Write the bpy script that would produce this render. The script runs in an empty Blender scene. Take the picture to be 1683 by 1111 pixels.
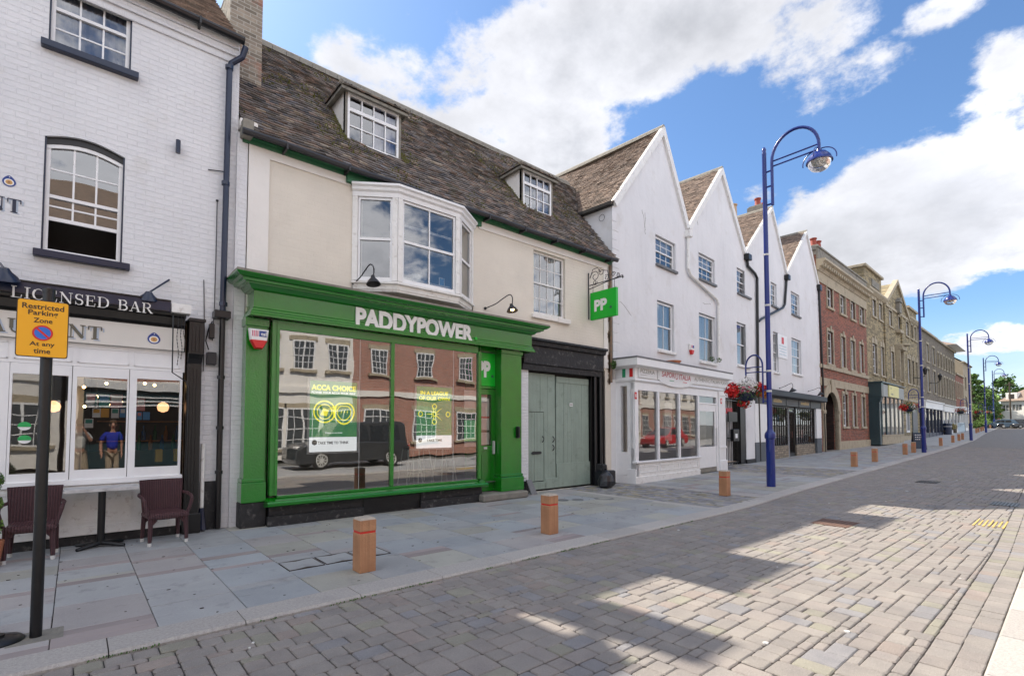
import bpy, bmesh, math, random
from mathutils import Vector, Matrix, noise as mnoise
R = random.Random(11)
rad = math.radians
sc = bpy.context.scene
COL = sc.collection

# ------------------------------------------------------------------ camera
F, PX, PY, CH = 830.0, 841.5, 668.0, 1.6
PITCH = rad(2.4)
ALPHA = math.atan((1800 - 841.5) / 830.0)      # angle between view axis and the street (+X)
fw0 = Vector((math.cos(ALPHA), math.sin(ALPHA), 0))
RT = Vector((math.sin(ALPHA), -math.cos(ALPHA), 0))
FW = fw0 * math.cos(PITCH) + Vector((0, 0, math.sin(PITCH)))
UP = RT.cross(FW)
CP = Vector((0, 0, CH))
cd = bpy.data.cameras.new('camera')
cam = bpy.data.objects.new('camera', cd); COL.objects.link(cam)
cd.sensor_width = 36; cd.lens = F / 1683 * 36
cd.shift_y = (PY - 555.5) / 1683; cd.shift_x = 0
cd.clip_start = 0.05; cd.clip_end = 2000
cam.matrix_world = Matrix(((RT.x, UP.x, -FW.x, CP.x), (RT.y, UP.y, -FW.y, CP.y), (RT.z, UP.z, -FW.z, CP.z), (0, 0, 0, 1)))
sc.camera = cam
def ray(px, py): return FW + RT * ((px - PX) / F) - UP * ((py - PY) / F)
def at_x(px, py, X):
    d = ray(px, py); return CP + d * (X / d.x)
def at_y(px, py, Y):
    d = ray(px, py); return CP + d * (Y / d.y)
def at_z(px, py, z=0.0):
    d = ray(px, py); return CP + d * ((z - CH) / d.z)

# ------------------------------------------------------------------ light
SUN = Vector((-0.13, 0.85, 1.0)).normalized()          # towards the sun
sun_el = math.asin(SUN.z); sun_az = math.atan2(SUN.x, SUN.y)
sl = bpy.data.lights.new('sun', 'SUN'); sl.energy = 3.6; sl.angle = rad(0.6); sl.color = (1.0, 0.91, 0.78)
so = bpy.data.objects.new('sun', sl); COL.objects.link(so)
so.rotation_euler = SUN.to_track_quat('Z', 'Y').to_euler(); so.location = (0, 20, 30)

def azel(px, py):
    d = ray(px, py).normalized(); return math.atan2(d.y, d.x), math.asin(d.z)
w = bpy.data.worlds.new('World'); sc.world = w; w.use_nodes = True
nt = w.node_tree; nt.nodes.clear()
def N(t, **k):
    n = nt.nodes.new(t)
    for a, b in k.items():
        if a == 'op': n.operation = b
        else: setattr(n, a, b)
    return n
def LK(a, b): nt.links.new(a, b)
def mth(op, a, b=None, c=None, clamp=False):
    n = nt.nodes.new('ShaderNodeMath'); n.operation = op; n.use_clamp = clamp
    for i, v in enumerate((a, b, c)):
        if v is None: continue
        if isinstance(v, (int, float)): n.inputs[i].default_value = v
        else: nt.links.new(v, n.inputs[i])
    return n.outputs[0]
def ramp(v, a, b, c=0.0, d=1.0, kind='SMOOTHSTEP'):
    n = nt.nodes.new('ShaderNodeMapRange'); n.interpolation_type = kind
    nt.links.new(v, n.inputs['Value'])
    for k, x in zip(('From Min', 'From Max', 'To Min', 'To Max'), (a, b, c, d)): n.inputs[k].default_value = x
    return n.outputs[0]
sky = N('ShaderNodeTexSky'); sky.sky_type = 'NISHITA'; sky.sun_disc = False
sky.sun_elevation = sun_el; sky.sun_rotation = sun_az; sky.air_density = 1.0; sky.dust_density = 0.6; sky.ozone_density = 2.5
tc = N('ShaderNodeTexCoord'); nrm = N('ShaderNodeVectorMath', op='NORMALIZE'); LK(tc.outputs['Generated'], nrm.inputs[0])
sep = N('ShaderNodeSeparateXYZ'); LK(nrm.outputs[0], sep.inputs[0])
AZ = mth('ARCTAN2', sep.outputs[1], sep.outputs[0]); EL = mth('ARCSINE', sep.outputs[2])
# cloud plane coordinates: clouds flatten towards the horizon
hz = mth('ADD', mth('MAXIMUM', sep.outputs[2], 0.0), 0.30)
cx = mth('DIVIDE', sep.outputs[0], hz); cy = mth('DIVIDE', sep.outputs[1], hz)
cmb = N('ShaderNodeCombineXYZ'); LK(cx, cmb.inputs[0]); LK(cy, cmb.inputs[1])
def noise(scale, detail, rough, vec=None, dist=0.0, w_=0.0):
    n = nt.nodes.new('ShaderNodeTexNoise'); n.noise_dimensions = '4D'
    n.inputs['Scale'].default_value = scale; n.inputs['Detail'].default_value = detail
    n.inputs['Roughness'].default_value = rough; n.inputs['Distortion'].default_value = dist; n.inputs['W'].default_value = w_
    nt.links.new(vec or cmb.outputs[0], n.inputs['Vector']); return n.outputs['Fac']
nA = noise(1.9, 14, 0.60, dist=0.15, w_=2.0)
nB = noise(7.0, 12, 0.66, w_=5.0)
nC = noise(1.1, 4, 0.5, w_=9.0)
cov = None
# cloud banks: (px, py, half width in px, half height in px, strength)
BANKS = [(1010, 90, 470, 150, 1.0), (820, 215, 330, 100, 1.0), (720, 140, 230, 95, .8), (1330, 60, 210, 110, .7), (930, 270, 160, 80, .8),
         (1540, 330, 300, 130, 1.1), (1660, 180, 150, 150, .9), (1400, 400, 200, 80, .9), (1540, 20, 130, 50, .75), (1400, 130, 170, 90, .7), (1230, 300, 60, 40, .3), (560, 90, 90, 50, .35), (1165, 245, 60, 30, .28),
         (1640, 560, 140, 36, .75), (1560, 430, 250, 60, .8), (150, -250, 400, 200, .8)]
for (bx, by, rw, rh, wt) in BANKS:
    a, e = azel(bx, by); a2, _ = azel(bx + rw, by); _, e2 = azel(bx, by - rh)
    ra = abs(a2 - a); re = abs(e2 - e)
    dx = mth('DIVIDE', mth('SUBTRACT', AZ, a), ra); dy = mth('DIVIDE', mth('SUBTRACT', EL, e), re)
    d = mth('SQRT', mth('ADD', mth('MULTIPLY', dx, dx), mth('MULTIPLY', dy, dy)))
    c = ramp(d, 1.45, 0.25, 0.0, wt)
    cov = c if cov is None else mth('MAXIMUM', cov, c)
# outside the photographed part of the sky cloud cover is raised to light the fronts
back = ramp(mth('ABSOLUTE', mth('SUBTRACT', AZ, azel(1000, 300)[0])), 0.95, 1.25, 0.0, 0.55)
cov = mth('MAXIMUM', cov, back)
dens = mth('ADD', mth('ADD', cov, mth('MULTIPLY', mth('SUBTRACT', nA, 0.5), 2.5)), mth('MULTIPLY', mth('SUBTRACT', nB, 0.5), 1.25))
alpha = mth('MAXIMUM', ramp(dens, 0.34, 0.63), ramp(EL, 0.20, 0.0, 0.0, 0.5))
thick = ramp(dens, 0.50, 1.25)
shade = mth('MULTIPLY', thick, ramp(nC, 0.38, 0.58, 0.25, 1.0))
colr = N('ShaderNodeMix', data_type='RGBA'); LK(shade, colr.inputs['Factor'])
colr.inputs[6].default_value = (0.97, 0.985, 1.05, 1); colr.inputs[7].default_value = (0.52, 0.545, 0.61, 1)
tex = N('ShaderNodeMix', data_type='RGBA', blend_type='MULTIPLY'); tex.inputs['Factor'].default_value = 1.0
LK(colr.outputs[2], tex.inputs[6])
tv = ramp(noise(3.2, 9, 0.6, w_=14.0), 0.32, 0.68, 0.74, 1.10, 'LINEAR')
tcb = N('ShaderNodeCombineXYZ'); [LK(tv, tcb.inputs[i]) for i in range(3)]
LK(tcb.outputs[0], tex.inputs[7])
skyb = N('ShaderNodeMix', data_type='RGBA', blend_type='MULTIPLY'); skyb.inputs['Factor'].default_value = 1.0
LK(sky.outputs[0], skyb.inputs[6]); skyb.inputs[7].default_value = (0.81, 0.98, 1.12, 1)
bg1 = N('ShaderNodeBackground'); LK(skyb.outputs[2], bg1.inputs['Color']); bg1.inputs['Strength'].default_value = 0.075
# clouds opposite the sun, mostly unseen, are brightened to light the shaded fronts
bg2 = N('ShaderNodeBackground'); LK(tex.outputs[2], bg2.inputs['Color']); LK(ramp(sep.outputs[1], 0.25, -0.45, 0.43, 0.98), bg2.inputs['Strength'])
mx = N('ShaderNodeMixShader'); LK(alpha, mx.inputs[0]); LK(bg1.outputs[0], mx.inputs[1]); LK(bg2.outputs[0], mx.inputs[2])
wo = N('ShaderNodeOutputWorld'); LK(mx.outputs[0], wo.inputs['Surface'])
sc.view_settings.view_transform = 'Standard'; sc.view_settings.look = 'None'; sc.view_settings.gamma = 1
sc.view_settings.use_curve_mapping = False
sc.view_settings.exposure = 1.26
sc.cycles.max_bounces = 8; sc.cycles.transparent_max_bounces = 12; sc.cycles.caustics_reflective = False; sc.cycles.caustics_refractive = False

# ------------------------------------------------------------------ materials
MATS = {}
def srgb(r, g, b):
    f = lambda c: (c / 255) / 12.92 if c / 255 <= 0.04045 else ((c / 255 + 0.055) / 1.055) ** 2.4
    return (f(r), f(g), f(b))
def mat(name, col=(.5, .5, .5), col2=None, ns=4.0, rough=.7, bump=.0, bs=60.0, island=0.0, brick=None, bbump=.0, metal=0.0,
        coat=0.0, stain=None, stain_amt=0.0, ss=2.0, emit=0.0, facade=True, wave=None, hue=None, spec=0.5, streak=0.0, sk=9, speck=None):
    """one procedural surface: two-tone noise, per-piece variation, brick courses, stains, bump"""
    if name in MATS: return MATS[name]
    m = bpy.data.materials.new(name); m.use_nodes = True; t = m.node_tree; t.nodes.clear(); nd = t.nodes.new; L = t.links.new
    out = nd('ShaderNodeOutputMaterial'); p = nd('ShaderNodeBsdfPrincipled'); L(p.outputs[0], out.inputs[0])
    p.inputs['Roughness'].default_value = rough; p.inputs['Metallic'].default_value = metal; p.inputs['Coat Weight'].default_value = coat
    p.inputs['Coat Roughness'].default_value = .08; p.inputs['Specular IOR Level'].default_value = spec
    tcn = nd('ShaderNodeTexCoord'); vec = tcn.outputs['Object']
    if facade:
        s = nd('ShaderNodeSeparateXYZ'); L(vec, s.inputs[0]); a = nd('ShaderNodeMath'); a.operation = 'ADD'
        L(s.outputs[0], a.inputs[0]); L(s.outputs[1], a.inputs[1]); c = nd('ShaderNodeCombineXYZ'); L(a.outputs[0], c.inputs[0]); L(s.outputs[2], c.inputs[1]); fv = c.outputs[0]
    else: fv = vec
    def nz(scale, det=4, v=None, ro=.55):
        n = nd('ShaderNodeTexNoise'); n.inputs['Scale'].default_value = scale; n.inputs['Detail'].default_value = det
        n.inputs['Roughness'].default_value = ro; L(v or vec, n.inputs['Vector']); return n.outputs['Fac']
    def mixc(f, a, b, blend='MIX'):
        n = nd('ShaderNodeMix'); n.data_type = 'RGBA'; n.blend_type = blend
        for i, x in ((0, f), (6, a), (7, b)):
            if isinstance(x, (int, float)): n.inputs[i].default_value = x
            elif isinstance(x, tuple): n.inputs[i].default_value = (*x[:3], 1)
            else: L(x, n.inputs[i])
        return n.outputs[2]
    def rng(v, a, b, c=0., d=1.):
        n = nd('ShaderNodeMapRange'); L(v, n.inputs[0]); n.inputs[1].default_value = a; n.inputs[2].default_value = b; n.inputs[3].default_value = c; n.inputs[4].default_value = d; return n.outputs[0]
    color = mixc(rng(nz(ns), .3, .7), col, col2 or tuple(x * .86 for x in col))
    height = None
    def addh(h, amt):
        nonlocal height
        mm = nd('ShaderNodeMath'); mm.operation = 'MULTIPLY_ADD'; L(h, mm.inputs[0]); mm.inputs[1].default_value = amt
        if height is None: mm.inputs[2].default_value = 0
        else: L(height, mm.inputs[2])
        height = mm.outputs[0]
    if brick:   # (width, height, mortar size, mortar colour, brick tint strength)
        b = nd('ShaderNodeTexBrick'); L(fv, b.inputs['Vector']); b.inputs['Scale'].default_value = 1
        b.inputs['Brick Width'].default_value = brick[0]; b.inputs['Row Height'].default_value = brick[1]; b.inputs['Mortar Size'].default_value = brick[2]
        b.inputs['Mortar Smooth'].default_value = .2
        k = brick[4]
        b.inputs['Color1'].default_value = (1 - k, 1 - k, 1 - k, 1); b.inputs['Color2'].default_value = (1 + k * .6,) * 3 + (1,); b.inputs['Mortar'].default_value = (1, 1, 1, 1)
        color = mixc(1.0, color, b.outputs['Color'], 'MULTIPLY')
        if brick[3]: color = mixc(b.outputs['Fac'], color, brick[3])
        inv = nd('ShaderNodeMath'); inv.operation = 'SUBTRACT'; inv.inputs[0].default_value = 1; L(b.outputs['Fac'], inv.inputs[1])
        addh(inv.outputs[0], bbump)
    if island:
        g = nd('ShaderNodeNewGeometry'); rv = g.outputs['Random Per Island']
        color = mixc(1.0, color, mixc(rv, (1 - island,) * 3, (1 + island,) * 3), 'MULTIPLY')
        if hue:
            hn = nd('ShaderNodeMath'); hn.operation = 'FRACT'; h2 = nd('ShaderNodeMath'); h2.operation = 'MULTIPLY'; h2.inputs[1].default_value = 7.31
            L(rv, h2.inputs[0]); L(h2.outputs[0], hn.inputs[0])
            cr = nd('ShaderNodeValToRGB'); L(hn.outputs[0], cr.inputs[0]); cr.color_ramp.interpolation = 'CONSTANT'
            for i, (ps, cc) in enumerate(hue):
                e = cr.color_ramp.elements[i] if i < 2 else cr.color_ramp.elements.new(ps)
                e.position = ps; e.color = (*cc, 1)
            color = mixc(1.0, color, cr.outputs[0], 'MULTIPLY')
    if stain:
        color = mixc(rng(nz(ss, 8, ro=.65), .56, .56 + .12, 0, stain_amt), color, stain)
    if streak:
        mp = nd('ShaderNodeMapping'); L(vec, mp.inputs[0]); mp.inputs['Scale'].default_value = (sk, sk, .5)
        color = mixc(rng(nz(1.0, 5, mp.outputs[0]), .5, .75, 0, streak), color, tuple(x * .45 for x in col))
    if speck:    # tiny pale and dark grains
        color = mixc(rng(nz(speck[0], 2, ro=.8), .60, .72, 0, speck[1]), color, (.62, .60, .58)); color = mixc(rng(nz(speck[0] * .7, 2, ro=.8), .40, .28, 0, speck[1]), color, tuple(x * .3 for x in col))
    if wave:    # (scale, strength): woven / grooved
        for d_ in ('Z', 'X'):
            wv = nd('ShaderNodeTexWave'); wv.bands_direction = d_; wv.inputs['Scale'].default_value = wave[0] * (1 if d_ == 'Z' else .55); wv.inputs['Distortion'].default_value = .4
            L(vec, wv.inputs['Vector']); addh(wv.outputs['Fac'], wave[1])
            color = mixc(.45, color, mixc(wv.outputs['Fac'], tuple(x * .4 for x in col), tuple(x * 1.5 for x in col)))
    L(color, p.inputs['Base Color'])
    if bump: addh(nz(bs, 6), bump)
    if height is not None:
        bn = nd('ShaderNodeBump'); bn.inputs['Distance'].default_value = .02; bn.inputs['Strength'].default_value = 1; L(height, bn.inputs['Height']); L(bn.outputs[0], p.inputs['Normal'])
        if coat: L(bn.outputs[0], p.inputs['Coat Normal'])
    if emit:
        p.inputs['Emission Color'].default_value = (*col, 1); p.inputs['Emission Strength'].default_value = emit
    MATS[name] = m; return m
def glassmat(name, ior=1.6, tint=(.9, .95, .95), rough=0.0, lo=0.0):
    if name in MATS: return MATS[name]
    m = bpy.data.materials.new(name); m.use_nodes = True; t = m.node_tree; t.nodes.clear(); nd = t.nodes.new; L = t.links.new
    out = nd('ShaderNodeOutputMaterial'); mxs = nd('ShaderNodeMixShader'); tr = nd('ShaderNodeBsdfTransparent'); gl = nd('ShaderNodeBsdfGlossy')
    tr.inputs[0].default_value = (*tint, 1); gl.inputs['Roughness'].default_value = rough; gl.inputs[0].default_value = (1, 1, 1, 1)
    fr = nd('ShaderNodeFresnel'); fr.inputs[0].default_value = ior
    a = nd('ShaderNodeMath'); a.operation = 'ADD'; a.use_clamp = True; L(fr.outputs[0], a.inputs[0]); a.inputs[1].default_value = lo
    tcn = nd('ShaderNodeTexCoord'); n = nd('ShaderNodeTexNoise'); n.inputs['Scale'].default_value = 1.3; n.inputs['Detail'].default_value = 1; L(tcn.outputs['Object'], n.inputs['Vector'])
    b = nd('ShaderNodeBump'); b.inputs['Strength'].default_value = .06; b.inputs['Distance'].default_value = .05; L(n.outputs[0], b.inputs['Height']); L(b.outputs[0], gl.inputs['Normal'])
    L(a.outputs[0], mxs.inputs[0]); L(tr.outputs[0], mxs.inputs[1]); L(gl.outputs[0], mxs.inputs[2]); L(mxs.outputs[0], out.inputs[0])
    MATS[name] = m; return m

WHITEBRICK = mat('white painted brick', (.73, .73, .745), (.66, .66, .68), 1.2, .75, .5, 14, brick=(.235, .078, .007, None, .012), bbump=.32, stain=(.60, .58, .54), stain_amt=.35, ss=2.3, streak=.03)
CREAM = mat('cream painted brick', (.72, .665, .575), (.66, .61, .53), 1.5, .8, .15, 30, brick=(.235, .078, .006, None, .012), bbump=.09, stain=(.5, .45, .38), stain_amt=.18, ss=1.4)
CREAMW = mat('off white render', (.78, .75, .71), (.73, .70, .66), 2, .8, .2, 20, stain=(.6, .56, .5), stain_amt=.2)
RENDER = mat('white render', (.73, .73, .745), (.66, .66, .675), .7, .85, .5, 5, stain=(.55, .53, .50), stain_amt=.45, ss=1.1, streak=.13, sk=3.5)
WHITE = mat('white gloss paint', (.80, .80, .80), (.75, .75, .76), 6, .35, .03, 40)
OLDWHITE = mat('weathered white paint', (.78, .77, .75), (.70, .69, .66), 8, .5, .12, 40, stain=(.35, .30, .25), stain_amt=.5, ss=9)
NAVY = mat('navy paint', (.004, .012, .042), (.003, .010, .035), 6, .35, .05, 50, coat=.2)
BLACK = mat('black paint', (.004, .004, .005), (.008, .008, .009), 6, .32, .1, 40)
BLACKROUGH = mat('black masonry paint', (.009, .009, .011), (.018, .018, .02), 9, .6, .6, 18, stain=(.35, .33, .31), stain_amt=.25, ss=11)
GREEN = mat('green gloss paint', (.002, .185, .004), (.004, .155, .006), 3, .24, .20, 30, coat=1.0)
GREEND = mat('dark green paint', (.02, .12, .055), (.03, .14, .06), 6, .5, .1, 50, stain=(.1, .12, .08), stain_amt=.5, ss=8)
GREENL = mat('bright green acrylic', (.0, .42, .02), (.0, .42, .02), 3, .3)  # plain saturated green for the sign faces
SAGE = mat('sage green boards', (.27, .335, .285), (.23, .29, .245), 3, .55, .2, 30, stain=(.12, .15, .12), stain_amt=.4, ss=5, streak=.3)
TILE = mat('old clay tile', (.20, .18, .165), (.11, .10, .095), 6, .9, .5, 25, island=.45, hue=[(0, (1, .95, .9)), (.55, (1.25, 1.0, .85)), (.8, (.75, .78, .85)), (.92, (1.6, 1.45, 1.2))], stain=(.10, .095, .03), stain_amt=.35, ss=2.2, facade=False)
TILEB = mat('brown clay tile', (.27, .20, .155), (.19, .145, .12), 6, .9, .4, 25, island=.42, stain=(.12, .11, .09), stain_amt=.5, ss=1.8, facade=False)
FELT = mat('dark underlay and backing', (.03, .028, .027), rough=.9)
LEAD = mat('grey lead', (.16, .165, .17), (.12, .12, .125), 8, .55, .2, 30)
MORTAR = mat('ridge mortar', (.27, .25, .21), (.19, .175, .15), 9, .9, .6, 20)
REDB = mat('red brick', (.29, .078, .038), (.19, .05, .028), 5, .85, .2, 40, brick=(.30, .10, .012, (.26, .19, .15), .5), bbump=.25)
YELB = mat('yellow stock brick', (.40, .32, .17), (.27, .215, .12), 3, .85, .2, 40, brick=(.45, .15, .02, (.16, .135, .1), .5), bbump=.4, stain=(.08, .07, .05), stain_amt=.5, ss=6)
YELC = mat('chimney brick', (.30, .25, .19), (.22, .18, .14), 7, .85, .3, 40, brick=(.225, .075, .010, (.38, .35, .30), .4), bbump=.3, stain=(.36, .10, .05), stain_amt=.6, ss=1.7)
STONE = mat('limestone', (.42, .36, .26), (.34, .29, .21), 3, .85, .3, 25, stain=(.13, .12, .1), stain_amt=.5, ss=3)
STONEG = mat('grey weathered stone', (.26, .24, .20), (.17, .16, .14), 2, .9, .3, 25, stain=(.08, .08, .07), stain_amt=.6, ss=4)
TEAL = mat('dark teal paint', (.02, .05, .06), rough=.35, coat=.3)
BLUE = mat('blue lamp post paint', (.003, .020, .19), (.003, .016, .15), 5, .30, .04, 50, coat=.15)
OAK = mat('oak bollard', (.46, .24, .125), (.34, .16, .08), 3, .7, .3, 60, streak=.75, sk=38)
OAKTOP = mat('oak end grain', (.46, .40, .33), (.38, .33, .27), 30, .8, .3, 80)
REDBAND = mat('red reflective band', (.62, .03, .02), rough=.4)
RATTAN = mat('brown woven rattan', (.095, .040, .045), (.075, .032, .036), 20, .5, 0, 60, wave=(21, .5))
ALU = mat('pale foot cap', (.6, .6, .58), rough=.4)
YELLOW = mat('yellow road sign face', (.86, .42, .012), (.84, .40, .01), 3, .45)
SIGNBLK = mat('sign black ink', (.03, .018, .012), rough=.5)
SIGNRED = mat('sign red', (.62, .02, .02), rough=.45)
SIGNBLUE = mat('sign blue', (.03, .16, .62), rough=.45)
GRANITE = mat('kerb granite', (.46, .43, .40), (.33, .31, .29), 45, .8, .25, 120, speck=(140, .7), island=.1, facade=False, stain=(.2, .2, .2), stain_amt=.3, ss=1.5)
FLAG = mat('sandstone flag', (.345, .35, .35), (.285, .29, .295), 1.6, .75, .12, 35, island=.10, facade=False,
           speck=(60, .25), hue=[(0, (1, 1, 1)), (.45, (1.06, 1.02, .90)), (.68, (.97, 1.01, 1.05)), (.88, (1.06, .98, .95))], stain=(.10, .10, .10), stain_amt=.35, ss=3.3)
FLAGP = mat('pink sandstone strip', (.31, .265, .255), (.26, .225, .22), 2, .8, .12, 35, island=.14, facade=False)
SETT = mat('stone sett', (.27, .265, .25), (.21, .205, .20), 5, .85, .3, 40, island=.3, facade=False, hue=[(0, (1, 1, 1)), (.5, (1.15, 1.05, .8)), (.75, (.9, .9, 1.05))])
PAVER = mat('concrete road block', (.275, .25, .225), (.215, .197, .185), 3.5, .88, .5, 90, island=.08, facade=False,
            speck=(170, .55), hue=[(0, (1, 1, 1)), (.5, (1.02, 1.0, 1.0)), (.76, (.90, .96, 1.07)), (.86, (1.0, 1.04, .92)), (.94, (1.06, .98, .95))], stain=(.15, .14, .14), stain_amt=.4, ss=.7)
SAND = mat('dark joint sand', (.07, .066, .06), (.045, .042, .04), 8, .95, .3, 80, facade=False)
ROADFAR = mat('distant block paving', (.245, .225, .205), (.21, .19, .175), 1.5, .85, .0, 60, brick=(.28, .18, .012, (.10, .095, .09), .12), bbump=.0, facade=False, stain=(.15, .145, .15), stain_amt=.3, ss=.5)
PAVEFAR = mat('pale slab paving', (.40, .40, .40), (.34, .34, .34), 2, .85, .1, 40, brick=(.9, .6, .012, (.14, .14, .14), .1), bbump=.05, facade=False)
DARK = mat('dark interior', (.035, .03, .028), rough=.9)
DARKR = mat('room wall', (.16, .14, .12), rough=.9)
CURTAIN = mat('net curtain', (.62, .66, .68), (.5, .55, .58), 14, .9, .4, 12)
CURTB = mat('blue patterned curtain', (.22, .26, .42), (.50, .45, .48), 7, .9, .4, 9)
CURTP = mat('lilac blind', (.38, .34, .52), (.30, .28, .46), 3, .9)
BLIND = mat('white roller blind', (.75, .76, .78), rough=.8)
GLASS = glassmat('window glass', 1.8, (.88, .93, .94), lo=.10)
GLASSR = glassmat('shop glass', 1.7, (.95, .97, .97), lo=.10)
GLASSP = glassmat('betting shop glass', 1.7, (.95, .97, .97), lo=.20)
GLOBE = glassmat('lamp globe', 1.5, (.95, .95, .95), .02, .15)
BULB = mat('warm lit bulb', (1.0, .62, .25), emit=6.0)
IRON = mat('wrought iron', (.02, .02, .024), rough=.5)
PLASTIC = mat('black bin bag', (.012, .013, .018), rough=.28, bump=.6, bs=9)
TERRA = mat('terracotta', (.42, .15, .07), rough=.8)
POTRED = mat('red chimney pot', (.33, .06, .035), (.26, .05, .03), 6, .7)
BUFF = mat('buff chimney pot', (.50, .34, .20), (.4, .27, .16), 6, .75)
LEAF = mat('green leaves', (.07, .15, .03), (.045, .10, .02), 30, .6, island=.5, facade=False)
LEAFL = mat('light green leaves', (.15, .25, .045), (.11, .19, .035), 3, .6, island=.45, facade=False)
BARK = mat('bark', (.09, .07, .05), rough=.9)
PETR = mat('red petals', (.62, .012, .012), (.5, .01, .01), 30, .5, island=.4, facade=False)
PETW = mat('white petals', (.82, .80, .78), rough=.5, island=.12, facade=False)
PETY = mat('orange petals', (.72, .26, .02), rough=.5, island=.3, facade=False)
PETP = mat('pink petals', (.6, .12, .2), rough=.5, island=.3, facade=False)
GOLD = mat('gold letters', (.55, .36, .08), rough=.35)
PALEB = mat('pale blue sign', (.55, .66, .72), rough=.5)
YSIGN = mat('pale yellow sign', (.72, .66, .28), rough=.5)
GREYP = mat('grey fascia paint', (.30, .31, .30), rough=.5)
SKIN = mat('skin', (.45, .24, .17), rough=.5)
HAIR = mat('brown hair', (.06, .035, .02), rough=.7)
BLUESH = mat('blue polo shirt', (.01, .03, .40), rough=.8)
KHAKI = mat('khaki trousers', (.42, .34, .25), rough=.85)
GREYSH = mat('grey shirt', (.4, .42, .42), rough=.85)
SHOE = mat('dark shoes', (.03, .02, .015), rough=.5)
CONC = mat('worn concrete step', (.24, .225, .19), (.17, .16, .14), 5, .9, .5, 30)

# ------------------------------------------------------------------ mesh helpers
class MB:
    def __init__(s): s.v = []; s.f = []; s.m = []; s.mats = []
    def mi(s, m):
        if m not in s.mats: s.mats.append(m)
        return s.mats.index(m)
    def face(s, pts, m):
        b = len(s.v); s.v += [tuple(p) for p in pts]; s.f.append(tuple(range(b, b + len(pts)))); s.m.append(s.mi(m))
    def poly(s, verts, faces, m):
        b = len(s.v); s.v += [tuple(p) for p in verts]; k = s.mi(m)
        for f in faces: s.f.append(tuple(b + i for i in f)); s.m.append(k)
    def box(s, x0, x1, y0, y1, z0, z1, m, ch=0.0):
        if x0 > x1: x0, x1 = x1, x0
        if y0 > y1: y0, y1 = y1, y0
        if z0 > z1: z0, z1 = z1, z0
        if ch <= 0:
            s.poly([(x0, y0, z0), (x1, y0, z0), (x1, y1, z0), (x0, y1, z0), (x0, y0, z1), (x1, y0, z1), (x1, y1, z1), (x0, y1, z1)],
                   [(0, 3, 2, 1), (4, 5, 6, 7), (0, 1, 5, 4), (1, 2, 6, 5), (2, 3, 7, 6), (3, 0, 4, 7)], m)
        else:
            c = min(ch, (x1 - x0) * .4, (y1 - y0) * .4, (z1 - z0) * .4)
            s.loft([[(x0 + c, y0 + c, z0), (x1 - c, y0 + c, z0), (x1 - c, y1 - c, z0), (x0 + c, y1 - c, z0)],
                    [(x0, y0, z0 + c), (x1, y0, z0 + c), (x1, y1, z0 + c), (x0, y1, z0 + c)],
                    [(x0, y0, z1 - c), (x1, y0, z1 - c), (x1, y1, z1 - c), (x0, y1, z1 - c)],
                    [(x0 + c, y0 + c, z1), (x1 - c, y0 + c, z1), (x1 - c, y1 - c, z1), (x0 + c, y1 - c, z1)]], m, True, True)
    def hexa(s, p, m):   # 8 points, bottom loop then top loop
        s.poly(p, [(0, 3, 2, 1), (4, 5, 6, 7), (0, 1, 5, 4), (1, 2, 6, 5), (2, 3, 7, 6), (3, 0, 4, 7)], m)
    def loft(s, rings, m, cap0=True, cap1=True, closed=True):
        n = len(rings[0]); v = [p for r in rings for p in r]; f = []
        for i in range(len(rings) - 1):
            for j in range(n if closed else n - 1):
                a = i * n + j; b = i * n + (j + 1) % n; f.append((a, b, b + n, a + n))
        if cap0: f.append(tuple(reversed(range(n))))
        if cap1: f.append(tuple((len(rings) - 1) * n + j for j in range(n)))
        s.poly(v, f, m)
    def prism(s, pts, y0, y1, m):      # polygon (x,z) extruded along y
        n = len(pts); s.poly([(x, y0, z) for x, z in pts] + [(x, y1, z) for x, z in pts],
                             [tuple(range(n)), tuple(reversed(range(n, 2 * n)))] + [(i, i + n, (i + 1) % n + n, (i + 1) % n) for i in range(n)], m)
    def prismz(s, pts, z0, z1, m):     # polygon (x,y) extruded along z
        n = len(pts); s.poly([(x, y, z0) for x, y in pts] + [(x, y, z1) for x, y in pts],
                             [tuple(reversed(range(n))), tuple(range(n, 2 * n))] + [(i, (i + 1) % n, (i + 1) % n + n, i + n) for i in range(n)], m)
    def prismx(s, pts, x0, x1, m):     # polygon (y,z) extruded along x
        n = len(pts); s.poly([(x0, y, z) for y, z in pts] + [(x1, y, z) for y, z in pts],
                             [tuple(reversed(range(n))), tuple(range(n, 2 * n))] + [(i, (i + 1) % n, (i + 1) % n + n, i + n) for i in range(n)], m)
    def tube(s, path, r, m, n=8, cap=True):
        P = [Vector(p) for p in path]; rings = []; up = None
        for i, p in enumerate(P):
            d = (P[min(i + 1, len(P) - 1)] - P[max(i - 1, 0)])
            d = d.normalized() if d.length > 1e-9 else Vector((0, 0, 1))
            if up is None:
                up = Vector((0, 0, 1)) if abs(d.z) < .9 else Vector((1, 0, 0))
            a = d.cross(up).normalized(); up = a.cross(d).normalized()
            rr = r[i] if isinstance(r, (list, tuple)) else r
            rings.append([tuple(p + (a * math.cos(t) + up * math.sin(t)) * rr) for t in [2 * math.pi * k / n for k in range(n)]])
        s.loft(rings, m, cap, cap)
    def lathe(s, prof, m, c=(0, 0, 0), n=16, cap=True, M=None):
        rings = []
        for r, z in prof:
            ring = [Vector((r * math.cos(2 * math.pi * k / n), r * math.sin(2 * math.pi * k / n), z)) for k in range(n)]
            if M: ring = [M @ p for p in ring]
            rings.append([(p.x + c[0], p.y + c[1], p.z + c[2]) for p in ring])
        s.loft(rings, m, cap, cap)
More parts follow.
